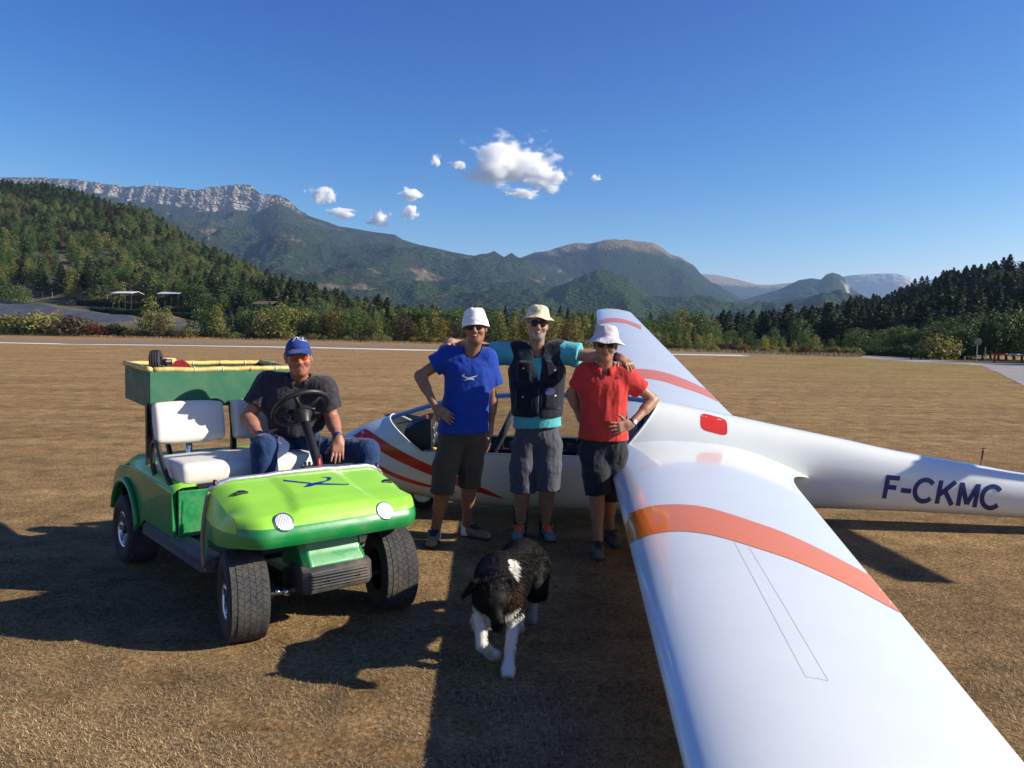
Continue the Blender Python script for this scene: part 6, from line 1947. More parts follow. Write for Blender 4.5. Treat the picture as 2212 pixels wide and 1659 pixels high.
def cards(Pn, Nn, size, r):
    """quads centred at Pn facing roughly Nn"""
    n = len(Pn)
    a = r.normal(size=(n, 3)); t = np.cross(Nn, a); t /= np.linalg.norm(t, axis=1)[:, None] + 1e-9
    bt = np.cross(Nn, t)
    s = size[:, None]
    k = r.uniform(.55, 1.0, (n, 1))
    V = np.stack([Pn - t * s - bt * s * k * .3, Pn - bt * s * k, Pn + t * s + bt * s * k * .25, Pn + bt * s * k], 1).reshape(-1, 3)
    Fq = np.arange(n * 4).reshape(n, 4)
    return V, Fq
def crown_mesh(name, lobes, n, leaf, seed, up=.25, shell=.35):
    """lobes: (centre, radii, weight); leaves through the shell of every lobe"""
    r = np.random.default_rng(seed)
    w = np.array([l[2] for l in lobes], float); w /= w.sum()
    pick = r.choice(len(lobes), n, p=w)
    C = np.array([l[0] for l in lobes])[pick]; Rr = np.array([l[1] for l in lobes])[pick]
    d = r.normal(size=(n, 3)); d /= np.linalg.norm(d, axis=1)[:, None]
    rad = 1 - shell * r.random(n) ** 1.6
    rad *= 1 + .22 * vnoise(d * 2.6 + pick[:, None] * 3.1, seed) + .12 * vnoise(d * 6, seed + 2)
    Pn = C + d * Rr * rad[:, None]
    Nn = d * .8 + r.normal(size=(n, 3)) * .55 + A(0, 0, up); Nn /= np.linalg.norm(Nn, axis=1)[:, None]
    V, Fq = cards(Pn, Nn, leaf * r.uniform(.6, 1.35, n), r)
    col = np.repeat((r.uniform(.62, 1.38, n) * (1 + .30 * vnoise(Pn * .9, seed + 9)))[:, None] * (1 + r.normal(size=(n, 3)) * A(.10, .04, .05)), 4, axis=0)
    return fast_mesh(name, V, Fq, False, np.clip(col, .2, 2))
def trunk_mesh(h, r0, seed, limbs=5, top=.75):
    r = np.random.default_rng(seed)
    mb = MB()
    z = np.linspace(0, h * top, 7)
    pts = np.stack([.03 * h * vnoise(np.stack([z / h * 3, z * 0 + seed], -1), 1), .03 * h * vnoise(np.stack([z / h * 3, z * 0 + seed + 5], -1), 2), z], -1)
    pts[0, :2] = 0
    mb.tube(pts, np.linspace(r0, r0 * .25, 7), 8)
    for k in range(limbs):
        i = r.integers(2, 6); a = r.uniform(0, 2 * pi)
        L = h * r.uniform(.16, .30)
        q = pts[i] + A(cos(a), sin(a), .8) * L
        mb.tube([pts[i], (pts[i] + q) / 2 + A(0, 0, .04 * h), q], [r0 * .4, r0 * .28, r0 * .1], 5)
    return mesh("trunk", np.array(mb.V), mb.F)
def lob(seed, n, w, h0, h1, r0, r1):
    """random lobes in a unit tree: width w, from h0 to h1"""
    r = np.random.default_rng(seed); L = []
    for k in range(n):
        t = (k + .5) / n
        z = h0 + (h1 - h0) * t
        a = k * 2.4 + r.uniform(-.5, .5)
        off = w * (1 - .65 * t) * r.uniform(.45, 1.0)
        rr = r0 + (r1 - r0) * t
        L.append(((cos(a) * off, sin(a) * off, z), (rr * r.uniform(.85, 1.2), rr * r.uniform(.85, 1.2), rr * r.uniform(.65, .9)), rr ** 2))
    return L
# unit height 1 prototypes: (crown, trunk)
PROTO = {}
def proto(kind, i, lobes, n, leaf, tr=(1.0, .02, 5)):
    PROTO.setdefault(kind, []).append((crown_mesh(kind + "_crown", lobes, n, leaf, 100 + i * 7 + len(kind)), trunk_mesh(tr[0], tr[1], i + 3, tr[2])))
for i in range(3): proto("round", i, lob(10 + i, 13, .30, .22, .86, .21, .15), 1500, .021)
for i in range(3): proto("cone", i, lob(30 + i, 14, .20, .10, .92, .19, .07), 1500, .020)
for i in range(2): proto("tall", i, lob(50 + i, 15, .15, .12, .93, .15, .07), 1300, .019)
for i in range(3): proto("bush", i, lob(70 + i, 11, .62, .18, .62, .40, .30), 1200, .045, (.6, .03, 7))
def pine_mesh(seed, n=1150, w=.19, h0=.12, leaf=.021):
    r = np.random.default_rng(seed)
    t = r.random(n) ** .8
    z = h0 + (1 - h0) * t
    tier = np.abs(((z * 9 + seed) % 1) - .5) * 2
    rr = w * (1 - t) ** .6 * (.55 + .45 * tier) * np.sqrt(r.uniform(.25, 1, n)) * (1 + .3 * vnoise(np.stack([z * 6, z * 0 + seed], -1), seed))
    a = r.uniform(0, 2 * pi, n); 
    Pn = np.stack([rr * np.cos(a), rr * np.sin(a), z - .18 * rr], -1)
    Nn = np.stack([np.cos(a) * .5, np.sin(a) * .5, np.full(n, .8)], -1) + r.normal(size=(n, 3)) * .4; Nn /= np.linalg.norm(Nn, axis=1)[:, None]
    V, Fq = cards(Pn, Nn, leaf * r.uniform(.6, 1.4, n) * (1.15 - .5 * t), r)
    col = np.repeat((r.uniform(.6, 1.4, n))[:, None] * np.ones((1, 3)), 4, axis=0)
    return fast_mesh("pine_crown", V, Fq, False, col)
for i in range(3): PROTO.setdefault("pine", []).append((pine_mesh(200 + i), trunk_mesh(1.0, .016, 90 + i, 0, .95)))
LEAFM = dict(olive=lm_olive, green=lm_green, gold=lm_gold, pine=lm_pine, dry=lm_dry, red=lm_red)
_mcache = {}
def withmat(me, m):
    k = (me.name, m.name)
    if k not in _mcache:
        c = me.copy(); c.materials.clear(); c.materials.append(m); _mcache[k] = c
    return _mcache[k]
def tree(name, x, y, z, h, shape, leafk, label, group, wide=1.0, cat="tree", seed=None):
    r = np.random.default_rng(int(abs(x * 971 + y * 313)) if seed is None else seed)
    cr, tk = PROTO[shape][r.integers(0, len(PROTO[shape]))]
    o = empty(name, (x, y, z), r.uniform(0, 6.28), label, cat, group)
    o.scale = (h * wide, h * wide * r.uniform(.9, 1.1), h)
    c = bpy.data.objects.new("crown" if cat == "tree" else "foliage", withmat(cr, LEAFM[leafk])); COL.objects.link(c); c.parent = o
    t = bpy.data.objects.new("trunk" if cat == "tree" else "stems", withmat(tk, bark)); COL.objects.link(t); t.parent = o
    return o
bpy.context.view_layer.update()
bvA, bvH = bvh_of([mA]), bvh_of([mH])
def ground_at(x, y):
    z = float(ground_z(np.array([x]), np.array([y]))[0])
    for bv in (bvA, bvH):
        hit, _, _, _ = bv.ray_cast(Vector((x, y, 900)), Vector((0, 0, -1)), 2000)
        if hit is not None: z = max(z, hit.z)
    return z
rt = np.random.default_rng(11)
base_d = lambda px: float(np.interp(px, [-200, 0, 400, 700, 1000, 1300, 1450, 1650, 1840, 2000], [175, 170, 152, 146, 131, 115, 108, 99, 90, 84]))
TL = "trees of the tree line beyond the runway"
SB = "bushes along the far edge of the runway"
def put(name, px, d, top, shape, leafk, label, group, wide=1.0, cat="tree", minh=.5):
    x = (px - FW / 2) / FPX * d
    z = ground_at(x, d)
    h = max(minh, .90 * (CH + (hor(px) - top) / FPX * d - z))
    if group in (TL, SB):                         # say which stretch of the line it stands in, and how tall it is
        zone = " below the orchard" if px < 520 else (" near the orchard" if px < 860 else ("" if px < 1420 else " near the gravel lane"))
        lim = (1.9, 3.0) if cat == "bush" else (6.3, 8.6)
        label = ("small " if h < lim[0] else ("" if h < lim[1] else "tall ")) + label + zone
    return tree(name, x, d, z - .03, h, shape, leafk, label, group, wide, cat)
LAB = {("round", "olive"): "broad olive green tree in the tree line beyond the runway", ("cone", "olive"): "pointed olive green tree in the tree line beyond the runway", ("tall", "olive"): "slim olive green tree in the tree line beyond the runway",
       ("round", "green"): "broad dark green tree in the tree line beyond the runway", ("tall", "green"): "slim dark green tree in the tree line beyond the runway", ("cone", "green"): "pointed dark green tree in the tree line beyond the runway",
       ("round", "gold"): "yellowing broad tree in the tree line beyond the runway", ("cone", "gold"): "yellowing pointed young tree in the tree line beyond the runway",
       ("pine", "pine"): "dark pine in the tree line beyond the runway", ("round", "dry"): "brown withered tree in the tree line beyond the runway"}
# back rows: dark greens and pines
px = 500.0
while px < 1880:
    top = np.interp(px, [500, 620, 760, 860, 950, 1050, 1150, 1300, 1450, 1560, 1700, 1800, 1880], [668, 640, 650, 655, 650, 655, 655, 670, 694, 708, 712, 722, 732]) + rt.normal() * 5
    k = rt.random()
    sh, lf = ("pine", "pine") if k < .24 else (("round", "green") if k < .72 else ("tall", "green"))
    put("pine_tree" if sh == "pine" else "tree", px, base_d(px) + rt.uniform(14, 34), top, sh, lf, LAB[(sh, lf)], TL, rt.uniform(.85, 1.15) * (1.25 if sh == "pine" else 1))
    px += rt.uniform(13, 22)
# front row: sunlit olive and yellowish trees
px = 545.0
while px < 1850:
    top = np.interp(px, [545, 600, 660, 760, 850, 950, 1050, 1200, 1300, 1450, 1560, 1650, 1750, 1850], [690, 650, 655, 668, 668, 670, 678, 675, 684, 706, 718, 722, 728, 742]) + rt.normal() * 8
    k = rt.random()
    sh, lf = ("cone", "olive") if k < .34 else (("round", "olive") if k < .62 else (("tall", "olive") if k < .76 else (("cone", "gold") if k < .86 else (("round", "gold") if k < .91 else (("round", "dry") if k < .95 else ("cone", "green"))))))
    put("tree", px, base_d(px) + rt.uniform(1, 10), top, sh, lf, LAB[(sh, lf)], TL, rt.uniform(.9, 1.25))
    px += rt.uniform(17, 30)
# low scrub along the field edge
BL = dict(olive="olive bush at the foot of the far tree line", gold="yellowing bush at the foot of the far tree line", red="russet bush at the foot of the far tree line", dry="withered brown bush at the foot of the far tree line", green="dark green bush at the foot of the far tree line")
px = -70.0
while px < 1860:
    k = rt.random()
    lf = "olive" if k < .42 else ("dry" if k < .62 else ("gold" if k < .78 else ("red" if k < .88 else "green")))
    tall = np.interp(px, [-70, 0, 200, 300, 500, 700, 1200, 1860], [26, 30, 34, 30, 24, 18, 12, 12])
    put("bush", px, base_d(px) + rt.uniform(-3, 4), hor(px) + 14 - tall * rt.uniform(.45, 1.15), "bush", lf, BL[lf], SB, rt.uniform(.85, 1.3), "bush", .6)
    px += rt.uniform(12, 24)
# larger shrubs and trees on the left, in front of the orchard
for px, top, d, sh, lf, w_, lab in ((40, 660, 166, "bush", "olive", 1.3, "big spreading olive bush below the dark net covered orchard"), (95, 654, 164, "bush", "olive", 1.2, "tall rounded olive thicket below the dark net covered orchard"), (165, 662, 160, "bush", "dry", 1.2, "brownish thicket below the dark net covered orchard"), (325, 622, 158, "cone", "olive", 1.25, "tall windblown olive tree standing before the white-roofed sheds"), (360, 648, 155, "cone", "olive", 1.1, "shorter olive tree leaning beside the tall windblown one"), (345, 668, 153, "tall", "dry", 1.3, "pale dry shrubby tree at the foot of the windblown olive tree"), (602, 640, 148, "cone", "olive", 1.5, "pointed bushy tree hiding the side of the brown open shed"), (20, 600, 235, "round", "green", 1.2, "bright green tree at the edge of the hillside forest"), (50, 604, 230, "round", "green", 1.1, "round green tree beside the fence above the orchard")):
    put("tree" if sh != "bush" else "bush", px, d, top, sh, lf, lab, None, w_, "tree" if sh != "bush" else "bush")
# hedge and dark trees on the right of the field, by the barrier
px = 1838.0
HG = "dark trees behind the gravel lane"
while px < 2085:
    put("tree", px, np.interp(px, [1838, 2085], [104, 84]) + rt.uniform(0, 7), np.interp(px, [1838, 1900, 2000, 2085], [706, 698, 690, 660]) + rt.normal() * 5, "round" if rt.random() < .6 else "tall", "green", "dense dark green tree of the row behind the gravel lane", HG, rt.uniform(1.05, 1.35))
    px += rt.uniform(11, 18)
for px in np.arange(1842, 2075, 9):
    put("bush", px, np.interp(px, [1838, 2085], [99, 80]) + rt.uniform(-1, 1), np.interp(px, [1838, 2085], [742, 738]) + rt.normal() * 4, "bush", "green", "low dark green bush at the foot of the dark row behind the lane", "low bushes of the dark row", 1.4, "bush", 1.0)
put("bush", 2028, 76, 702, "bush", "olive", "sunlit olive bush at the end of the dark row beside the lane", None, 1.0, "bush")
for px in np.arange(2070, 2560, 17):
    d = np.interp(px, [2070, 2300, 2560], [86, 72, 56]) + rt.uniform(-3, 9)
    sh = "pine" if rt.random() < .55 else "round"
    put("pine_tree" if sh == "pine" else "tree", px, d, np.interp(px, [2070, 2120, 2212, 2560], [688, 668, 645, 610]) + rt.normal() * 9, sh, "pine" if sh == "pine" else "green", "tall black-green pine in the shady wood behind the barrier" if sh == "pine" else "tall leafy dark tree in the shady wood behind the barrier", "wood behind the barrier", 1.5 if sh == "pine" else 1.1)

# ------------------------------------------------------------------ hillside forests: one mass each
pc = bpy.data.collections.new("forest_kinds")
for i, (kd, lf) in enumerate((("pine", lm_pine), ("pine", lm_pine), ("round", lm_green), ("round", lm_green), ("cone", lm_olive), ("round", lm_dry), ("tall", lm_green))):
    cr, tk = PROTO[kd][i % len(PROTO[kd])]
    pc.objects.link(bpy.data.objects.new("forest_kind_%d" % i, withmat(cr, lf)))
def scatter(name, pts, sc_, idx, label, cat="forest"):
    n = len(pts)
    me = bpy.data.meshes.new(name); me.vertices.add(n); me.vertices.foreach_set("co", np.asarray(pts, np.float32).ravel())
    for an, ty, dat in (("sc", 'FLOAT_VECTOR', np.asarray(sc_, np.float32).ravel()), ("ix", 'INT', np.asarray(idx, np.int32)), ("rz", 'FLOAT', rng.uniform(0, 6.28, n).astype(np.float32))):
        a = me.attributes.new(an, ty, 'POINT'); a.data.foreach_set("vector" if ty == 'FLOAT_VECTOR' else "value", dat)
    o = link(name, me)
    g = bpy.data.node_groups.new(name, 'GeometryNodeTree')
    g.interface.new_socket("Geometry", in_out='INPUT', socket_type='NodeSocketGeometry'); g.interface.new_socket("Geometry", in_out='OUTPUT', socket_type='NodeSocketGeometry')
    gi, go = g.nodes.new("NodeGroupInput"), g.nodes.new("NodeGroupOutput")
    ci = g.nodes.new("GeometryNodeCollectionInfo"); ci.inputs[0].default_value = pc; ci.inputs["Separate Children"].default_value = True; ci.inputs["Reset Children"].default_value = True
    ip = g.nodes.new("GeometryNodeInstanceOnPoints"); ip.inputs["Pick Instance"].default_value = True
    def na(nm, ty):
        q = g.nodes.new("GeometryNodeInputNamedAttribute"); q.data_type = ty; q.inputs[0].default_value = nm; return q.outputs[0]
    cx_ = g.nodes.new("ShaderNodeCombineXYZ"); g.links.new(na("rz", 'FLOAT'), cx_.inputs[2])
    g.links.new(gi.outputs[0], ip.inputs["Points"]); g.links.new(ci.outputs[0], ip.inputs["Instance"]); g.links.new(na("ix", 'INT'), ip.inputs["Instance Index"])
    g.links.new(cx_.outputs[0], ip.inputs["Rotation"]); g.links.new(na("sc", 'FLOAT_VECTOR'), ip.inputs["Scale"]); g.links.new(ip.outputs[0], go.inputs[0])
    md = o.modifiers.new("scatter", 'NODES'); md.node_group = g
    return tag(o, label, cat, kind="stuff")
def sample_grid(Vg, n, i0, i1, r):
    """random points on grid rows i0..i1, uniform by area"""
    Pq = Vg[i0:i1]
    a = np.linalg.norm(np.cross(Pq[1:, :-1] - Pq[:-1, :-1], Pq[:-1, 1:] - Pq[:-1, :-1]), axis=-1).ravel()
    c = r.choice(len(a), n, p=a / a.sum())
    ii, jj = np.divmod(c, Pq.shape[1] - 1)
    u, v = r.random((2, n, 1))
    return (Pq[ii, jj] * (1 - u) * (1 - v) + Pq[ii + 1, jj] * u * (1 - v) + Pq[ii, jj + 1] * (1 - u) * v + Pq[ii + 1, jj + 1] * u * v)
r_ = np.random.default_rng(5)
n = 14500
pts = sample_grid(VA, n, 15, 92, r_)
patch = fbm(np.stack([pts[:, 0] / 90, pts[:, 1] / 90], -1), 3, 61)
keep = ~((patch > .85) & (r_.random(n) < .6))
pts, patch = pts[keep], patch[keep]; n = len(pts)
k = r_.random(n) + .35 * patch
ix = np.where(k < .28, r_.integers(0, 2, n), np.where(k < .72, r_.integers(2, 4, n), np.where(k < 1.0, 4, np.where(k < 1.04, 5, 6))))
hh = np.where(ix < 2, r_.uniform(7, 12, n), r_.uniform(5, 10, n)); ww_ = hh * r_.uniform(.9, 1.3, n) * np.where(ix < 2, 1.6, 1.05)
scatter("hillside_forest", pts, np.stack([ww_, ww_, hh], -1), ix, "mixed pine and broadleaf forest covering the left hillside")
n = 5200
pts = sample_grid(VH, n, 3, 76, r_)
k = r_.random(n)
ix = np.where(k < .80, r_.integers(0, 2, n), r_.integers(2, 4, n))
hh = np.where(ix < 2, r_.uniform(8, 12, n), r_.uniform(6, 10, n)); ww_ = hh * r_.uniform(1.0, 1.4, n) * np.where(ix < 2, 1.55, 1.1)
scatter("pine_forest", pts, np.stack([ww_, ww_, hh], -1), ix, "dark pine forest covering the right hillside")
# belt of woodland on the flat behind the tree line
n = 2600
yy = r_.uniform(150, 900, n); xx = (r_.uniform(430, 1560, n) - FW / 2) / FPX * yy
pts = np.stack([xx, yy, np.zeros(n)], -1)
ix = np.where(r_.random(n) < .25, r_.integers(0, 2, n), r_.integers(2, 5, n))
hh = r_.uniform(4.5, 8, n); ww_ = hh * r_.uniform(1.0, 1.4, n)
ok = np.array([ground_at(p[0], p[1]) < 2.5 for p in pts])
scatter("valley_wood", pts[ok], np.stack([ww_, ww_, hh], -1)[ok], ix[ok], "green woodland on the valley floor behind the tree line")

# ------------------------------------------------------------------ dry grass: blades near the camera, tall straw at the far edge
def blades(name, xy, length, width, tilt, cols, label, z=None):
    n = len(xy)
    a = rng.uniform(0, 2 * pi, n); ti = rng.uniform(tilt[0], tilt[1], n)
    L = length * rng.uniform(.5, 1.4, n)
    d = np.stack([np.cos(a) * np.cos(ti), np.sin(a) * np.cos(ti), np.sin(ti)], -1)
    s = np.stack([-np.sin(a), np.cos(a), 0 * a], -1) * (width * rng.uniform(.6, 1.3, n))[:, None]
    p = np.concatenate([xy, (ground_z(xy[:, 0], xy[:, 1]) if z is None else z)[:, None]], 1)
    mid_ = p + d * (L * .55)[:, None] + A(0, 0, .003)
    tip = p + d * L[:, None] - np.stack([0 * L, 0 * L, L * .12], -1)
    V = np.concatenate([p - s, p + s, mid_ + s * .8, mid_ - s * .8, tip])
    i = np.arange(n)
    F = np.concatenate([np.stack([i, i + n, i + 2 * n], -1), np.stack([i, i + 2 * n, i + 3 * n], -1), np.stack([i + 3 * n, i + 2 * n, i + 4 * n], -1)])
    ci = rng.integers(0, len(cols), n)
    c = np.array(cols)[ci] * rng.uniform(.6, 1.35, (n, 1)) * (1 + .28 * fbm(xy * 1.6, 3, 44))[:, None]
    m = MAT.get("straw") or mat("straw", rough=.8, attr="Col", var=.05)
    o = link(name, fast_mesh(name, V, F, False, np.concatenate([c] * 5)), m)
    return tag(o, label, "grass", kind="stuff")
n = 270000
d = (2.2 ** -.35 + (15.0 ** -.35 - 2.2 ** -.35) * rng.random(n)) ** (-1 / .35)
xy = np.stack([(rng.random(n) * 2 - 1) * d * .72, d], -1)
cl = vnoise(xy * 5.0, 5) + .5 * vnoise(xy * 1.3, 8)
xy = xy[cl > -.55]
blades("dry_grass", xy, .025, .0009, (-.05, .65), [(.40, .275, .14), (.34, .225, .112), (.47, .35, .19), (.27, .175, .085), (.38, .26, .13), (.16, .145, .055)], "short mown dry grass on the airfield")
n = 26000
pxs = rng.uniform(-60, 1860, n); dd = np.array([base_d(p) for p in pxs]) + rng.uniform(-7, 1.5, n)
blades("tall_straw", np.stack([(pxs - FW / 2) / FPX * dd, dd], -1), .42, .014, (.7, 1.5), [(.30, .21, .10), (.24, .165, .08), (.34, .26, .14)], "strip of tall dry straw at the foot of the bushes")
# ------------------------------------------------------------------ buildings, nets and fences far behind
def hit_hill(px, py, dfall):
    r = Vector(ray(px, py)).normalized()
    h_, _, _, _ = bvA.ray_cast(Vector(_C), r, 3000)
    return np.array(h_) if h_ is not None else P(px, py, dfall)
roof_w = mat("white_metal_roof", (.78, .79, .80), .4, metal=.1, var=.03)
dark_in = mat("dark_timber", (.05, .042, .036), .8)
brown_w = mat("brown_boarding", (.10, .065, .04), .85, var=.25, scale=4)
def shed(px0, px1, pyt, d, label, depth=9.0, eave=2.6):
    a, b_ = P(px0, pyt, d), P(px1, pyt, d)
    gz = min(ground_at(a[0], a[1]), ground_at(b_[0], b_[1]))
    o = empty("shed", (a[0], a[1], gz), label=label, cat="shed"); WORLD.add(o.name)
    L = b_[0] - a[0]; zt = a[2]
    fr = (a * A(1, 1, 0), A(1, 0, 0), A(0, 1, 0), A(0, 0, 1))
    mb = MB(); mb.add([a + A(-.4, -.6, -.25), b_ + A(.4, -.6, -.25), b_ + A(.4, depth * .5, .55), a + A(-.4, depth * .5, .55)], [(0, 1, 2, 3)]); mb.build("roof", roof_w, o, solid=.12)
    mb = MB(); mb.add([a + A(-.4, depth * .5, .55), b_ + A(.4, depth * .5, .55), b_ + A(.4, depth, -.3), a + A(-.4, depth, -.3)], [(0, 1, 2, 3)]); mb.build("rear_roof", roof_w, o, solid=.12)
    for t in np.linspace(0, 1, 4):
        mb = MB(); c = a + (b_ - a) * t
        mb.box((c[0], c[1], (gz - 1 + zt - .3) / 2), (.22, .22, zt - .3 - gz + 1)); mb.build("post", dark_in, o)
    mb = MB(); mb.box(((a[0] + b_[0]) / 2, a[1] + depth, (gz - 2 + zt - .5) / 2), (L, .15, zt - .5 - gz + 2)); mb.build("back_wall", dark_in, o)
    return o
shed(243, 283, 632, 262, "open shed with white roof on the slope, half behind the windblown tree")
shed(342, 384, 633, 262, "open shed with white roof and grey gable right of the windblown tree")
o = shed(548, 585, 655, 190, "brown open timber shed among the trees above the orchard", 7)
for c in o.children:
    if "roof" in c.name: c.data.materials[0] = brown_w
# net covered orchard block and hedge-like orchard rows
net_m, nt, b = nmat("dark_blue_net")
p_ = N(nt, "ShaderNodeTexCoord").outputs["Object"]
mp = N(nt, "ShaderNodeMapping"); mp.inputs["Scale"].default_value = (.5, .12, .3); nt.links.new(p_, mp.inputs[0])
nt.links.new(ramp(nt, noise(nt, mp.outputs[0], 1.2, 5), [(.3, (.030, .037, .052)), (.7, (.075, .085, .105))]), b.inputs["Base Color"]); b.inputs["Roughness"].default_value = .8
for q, label in (([(-90, 628), (0, 641), (70, 655), (130, 668), (100, 682), (-90, 690)], "dark blue-grey hail net stretched over the upper orchard"), ([(135, 668), (200, 674), (290, 684), (290, 696), (230, 700), (140, 694)], "dark blue-grey hail net sagging over the lower orchard")):
    V = []
    for px, py in q:
        dd = float(np.interp(py, [625, 700], [252, 196])); V.append(P(px, py, dd))
    V = np.array(V)
    o = empty("orchard_net", tuple(V.mean(0) * A(1, 1, 0) + A(0, 0, 3)), label=label, cat="net"); WORLD.add(o.name)
    bm = bmesh.new(); bm.faces.new([bm.verts.new(v) for v in V]); bmesh.ops.triangulate(bm, faces=bm.faces); bmesh.ops.subdivide_edges(bm, edges=bm.edges[:], cuts=5, use_grid_fill=True)
    for v in bm.verts: v.co.z += .5 * float(vnoise(A(v.co.x * .12, v.co.y * .12, 1.0), 3))
    me = bpy.data.meshes.new("net"); bm.to_mesh(me); bm.free()
    link("net_sheet", me, net_m, o)
    for k in range(len(V)):
        mb = MB(); gz = ground_at(V[k][0], V[k][1]); mb.tube([(V[k][0], V[k][1], min(gz, V[k][2] - 2.5) - .3), (V[k][0], V[k][1], V[k][2] + .3)], .10, 6); mb.build("post", bark, o)
row_me = crown_mesh("row_leaves", [((x, 0, .55), (.5, .35, .5), 1) for x in np.linspace(-7, 7, 22)], 2600, .16, 77)
row_me.materials.append(leaf_mat("orchard_leaves", [(.030, .055, .022), (.04, .065, .025)]))
for k, (px, py, s_) in enumerate([(205, 660, 1.0), (250, 664, 1.0), (300, 668, 1.1), (400, 680, 1.1), (445, 684, 1.1), (490, 689, 1.0), (410, 690, 1.0), (455, 694, 1.0), (500, 698, .9), (230, 676, .8), (275, 680, .8)]):
    p_ = hit_hill(px, py, 210)
    o = bpy.data.objects.new("orchard_row", row_me); COL.objects.link(o); o.location = p_ - A(0, 0, .6); o.rotation_euler = (0, 0, radians(-14)); o.scale = (s_, 1.2, 2.6 * s_)
    tag(o, "trained row of fruit trees in the hillside orchard", "orchard row", "rows of the hillside orchard")
pole_m = mat("weathered_post", (.30, .26, .21), .9, var=.2)
for k, px in enumerate((8, 40, 64, 92, 113, 170, 174, 200, 232)):
    p_ = hit_hill(px, np.interp(px, [0, 240], [636, 652]), 240)
    mb = MB(); mb.tube([p_ - A(0, 0, .4), p_ + A(0, 0, 2.1)], .07, 6); o = mb.build("fence_post", pole_m); tag(o, "pale wooden fence post along the edge of the netted orchard", "post", "fence posts above the netted orchard")
# white plastic drums by the brown shed
for k, (px, py) in enumerate(((549, 688), (556, 690), (566, 684))):
    p_ = P(px, py, 176)
    mb = MB().lathe([(0, 1.1), (.30, 1.1), (.36, 1.02), (.36, .55), (.38, .5), (.36, .45), (.36, .05), (.3, 0)], tuple(p_ - A(0, 0, .5)), (0, 0, 1), 14); o = mb.build("drum", mat("white_plastic", (.75, .75, .75), .5), None, smooth=True)
    tag(o, "white plastic drum standing below the brown open shed", "drum", "white drums by the brown shed")
# barrier, fence and round sign by the track
red_w = mat("barrier_red", (.45, .03, .015), .5); white_w = mat("barrier_white", (.62, .60, .56), .5); galv = mat("galvanised_steel", (.36, .37, .37), .5, metal=.5)
d0 = 68.0
pL, pR = P(2149, 765, d0), P(2420, 770, d0 - 1)
o = empty("barrier_gate", (pL[0], pL[1], 0), label="red and white pole barrier closing the gravel track", cat="barrier"); WORLD.add(o.name)
mb = MB(); mb.box((pL[0], pL[1], pL[2] / 2), (.14, .14, pL[2] + .1)); mb.build("post", red_w, o)
mb = MB(); mb.box((pR[0], pR[1], pR[2] / 2), (.14, .14, pR[2] + .1)); mb.build("post", red_w, o)
nb = 9
for k in range(nb):
    a, b_ = pL + (pR - pL) * k / nb, pL + (pR - pL) * (k + 1) / nb
    mb = MB(); mb.tube([a, b_], .07, 8); mb.build("pole_section", red_w if k % 2 == 0 else white_w, o, smooth=True)
mb = MB(); mb.tube([A(pL[0], pL[1], .25), A(pR[0], pR[1], .25)], .04, 6); mb.build("lower_rail", red_w, o)
fl, f2 = P(2084, 770, 70), P(2128, 771, d0)
o = empty("rail_fence", (fl[0], fl[1], 0), label="short grey steel rail fence beside the barrier", cat="fence"); WORLD.add(o.name)
for q in (fl, f2): 
    mb = MB(); mb.tube([A(q[0], q[1], -.1), A(q[0], q[1], q[2] + (.85 if q is f2 else 0))], .045, 6); mb.build("post", galv, o)
mb = MB(); mb.tube([fl, f2], .035, 6); mb.build("rail", galv, o)
mb = MB(); mb.tube([A(f2[0], f2[1], .35), A(pL[0], pL[1], .35)], .03, 6); mb.build("rail", galv, o)
sp_ = P(2112, 739, 69)
o = empty("road_sign", (sp_[0], sp_[1], 0), label="round grey back of a road sign in the shade by the barrier", cat="sign"); WORLD.add(o.name)
mb = MB(); mb.tube([A(sp_[0], sp_[1] + .05, 0), A(sp_[0], sp_[1] + .05, sp_[2] + .3)], .03, 6); mb.build("pole", galv, o)
mb = MB().lathe([(0, .01), (.30, .01), (.32, 0), (.30, -.01), (0, -.01)], tuple(sp_), (0, 1, 0), 28); mb.build("disc", mat("sign_back_shaded", (.10, .105, .11), .6, metal=.2), o)  # disc grey is darkened: the shade it stands in is put into the colour
# masts on the ridges
for px, py, d, h, lab in ((339, 408, 5190, 60, "thin transmitter mast on the cliff top"), (1024, 561, 5190, 45, "small mast on the saddle of the ridge"), (1900, 592, 10790, 70, "small lattice mast on the far mesa")):
    b0 = P(px, py + 2, d)
    mb = MB()
    mb.tube([b0 - A(0, 0, 15), b0 + A(0, 0, h)], [2.2, .8], 4); mb.tube([b0 + A(-6, 0, h * .75), b0 + A(6, 0, h * .75)], .8, 4)
    o = mb.build("mast", galv); tag(o, lab, "mast")
# ------------------------------------------------------------------ haze: one closed box of even, thin air round everything
hz = MB().box((0, 0, 560), (31600, 31600, 1130)).build("haze", None)
hzm = bpy.data.materials.new("haze_air"); hzm.use_nodes = True
nt = hzm.node_tree
for n in list(nt.nodes):
    if n.type != 'OUTPUT_MATERIAL': nt.nodes.remove(n)
pv = N(nt, "ShaderNodeVolumePrincipled")
pv.inputs["Color"].default_value = (.44, .66, 1.0, 1)
pv.inputs["Density"].default_value = 5.6e-5
pv.inputs["Anisotropy"].default_value = .2
nt.links.new(pv.outputs[0], nt.nodes["Material Output"].inputs["Volume"])
hz.data.materials.clear(); hz.data.materials.append(hzm)
tag(hz, label="thin blue haze hanging over the whole valley", cat="haze", kind="stuff")

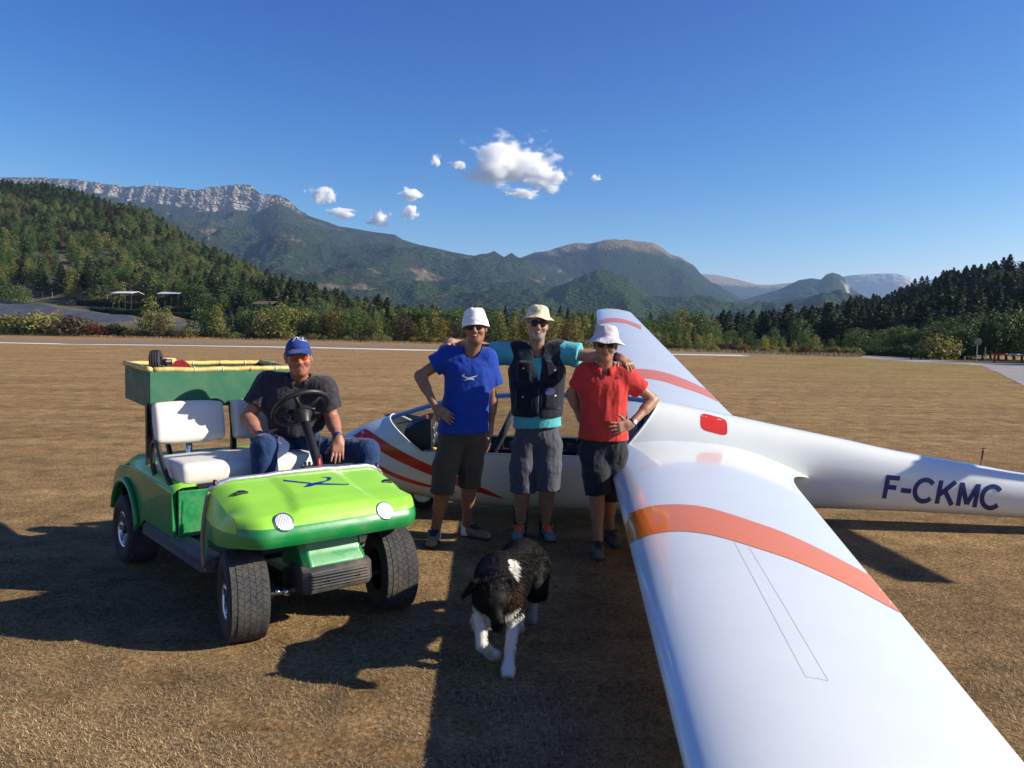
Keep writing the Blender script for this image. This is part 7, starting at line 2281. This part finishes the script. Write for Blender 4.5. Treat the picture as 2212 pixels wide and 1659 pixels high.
# ------------------------------------------------------------------ clouds: real puffs of vapour far above the ridges
def cloud_mat(seed, dens):
    m = bpy.data.materials.new("cloud_vapour"); m.use_nodes = True
    nt = m.node_tree
    for n in list(nt.nodes):
        if n.type != 'OUTPUT_MATERIAL': nt.nodes.remove(n)
    tc = N(nt, "ShaderNodeTexCoord")
    pv = N(nt, "ShaderNodeVolumePrincipled")
    pv.inputs["Color"].default_value = (1, 1, 1, 1); pv.inputs["Anisotropy"].default_value = -.05
    at = N(nt, "ShaderNodeVectorMath", operation='LENGTH'); nt.links.new(tc.outputs["Object"], at.inputs[0])
    nz = N(nt, "ShaderNodeTexNoise", noise_dimensions='4D'); nz.inputs["W"].default_value = seed; nz.inputs["Scale"].default_value = 2.4; nz.inputs["Detail"].default_value = 8; nz.inputs["Roughness"].default_value = .58
    nt.links.new(tc.outputs["Object"], nz.inputs["Vector"])
    d = N(nt, "ShaderNodeMath", operation='MULTIPLY_ADD'); nt.links.new(nz.outputs["Fac"], d.inputs[0]); d.inputs[1].default_value = 2.3
    inv = N(nt, "ShaderNodeMath", operation='MULTIPLY_ADD'); nt.links.new(at.outputs["Value"], inv.inputs[0]); inv.inputs[1].default_value = -1.0; inv.inputs[2].default_value = -.63
    nt.links.new(inv.outputs[0], d.inputs[2])
    r = mrange(nt, d.outputs[0], 0.0, .34, 0, dens * 1.8)
    nt.links.new(r, pv.inputs["Density"])
    nt.links.new(pv.outputs[0], nt.nodes["Material Output"].inputs["Volume"])
    m.cycles.volume_sampling = 'MULTIPLE_IMPORTANCE'
    return m
CD = 11000.0
def cloud(px, py, wpx, hpx, seed, label, dens=.012, group=None, thick=.8, CD=CD):
    c = P(px, py, CD)
    rx, rz = 1.35 * wpx / FPX * CD / 2, 1.45 * hpx / FPX * CD / 2
    me = bpy.data.meshes.new("cloud")
    bm = bmesh.new(); bmesh.ops.create_icosphere(bm, subdivisions=3, radius=1.0); bm.to_mesh(me); bm.free()
    o = link("cloud", me, cloud_mat(seed, dens / .012 * 12.0 / rx))
    o.location = c; o.scale = (rx, rx * thick, rz)
    tag(o, label, "cloud", group)
    return o
cloud(1102, 352, 230, 118, 1.3, "big white cumulus cloud floating over the valley gap", .012)
cloud(1182, 385, 110, 54, 4.1, "flat lobe of cloud clinging below the big cumulus", .011)
cloud(1130, 418, 84, 26, 2.2, "thin ragged cloud strip under the big cumulus", .009, CD=13600.0)
cloud(695, 420, 66, 46, 7.7, "small round cloud just right of the cliff mountain", .010)
cloud(738, 460, 78, 26, 5.1, "low wispy cloud under the small round cloud", .010)
for args, rz in (((818, 470, 70, 44, 7.7, "puffy little cloud above the sloping ridge", .012), 2.0), ((889, 421, 66, 32, 5.1, "small flat cloud above a tiny wisp", .012), 1.2), ((884, 458, 46, 34, 4.1, "tiny faint wisp of cloud under the small flat cloud", .009), 2.6)):
    cloud(*args, CD=14300.0).rotation_euler = (0, 0, rz)
cloud(988, 356, 40, 22, 7.7, "faint little cloud puff left of the big cumulus", .008, CD=13200.0)
cloud(942, 349, 30, 30, 2.9, "curled faint wisp of cloud", .006)
cloud(1286, 385, 26, 18, 5.8, "tiny lone cloud fleck right of the big cumulus", .008)
bpy.context.view_layer.update()
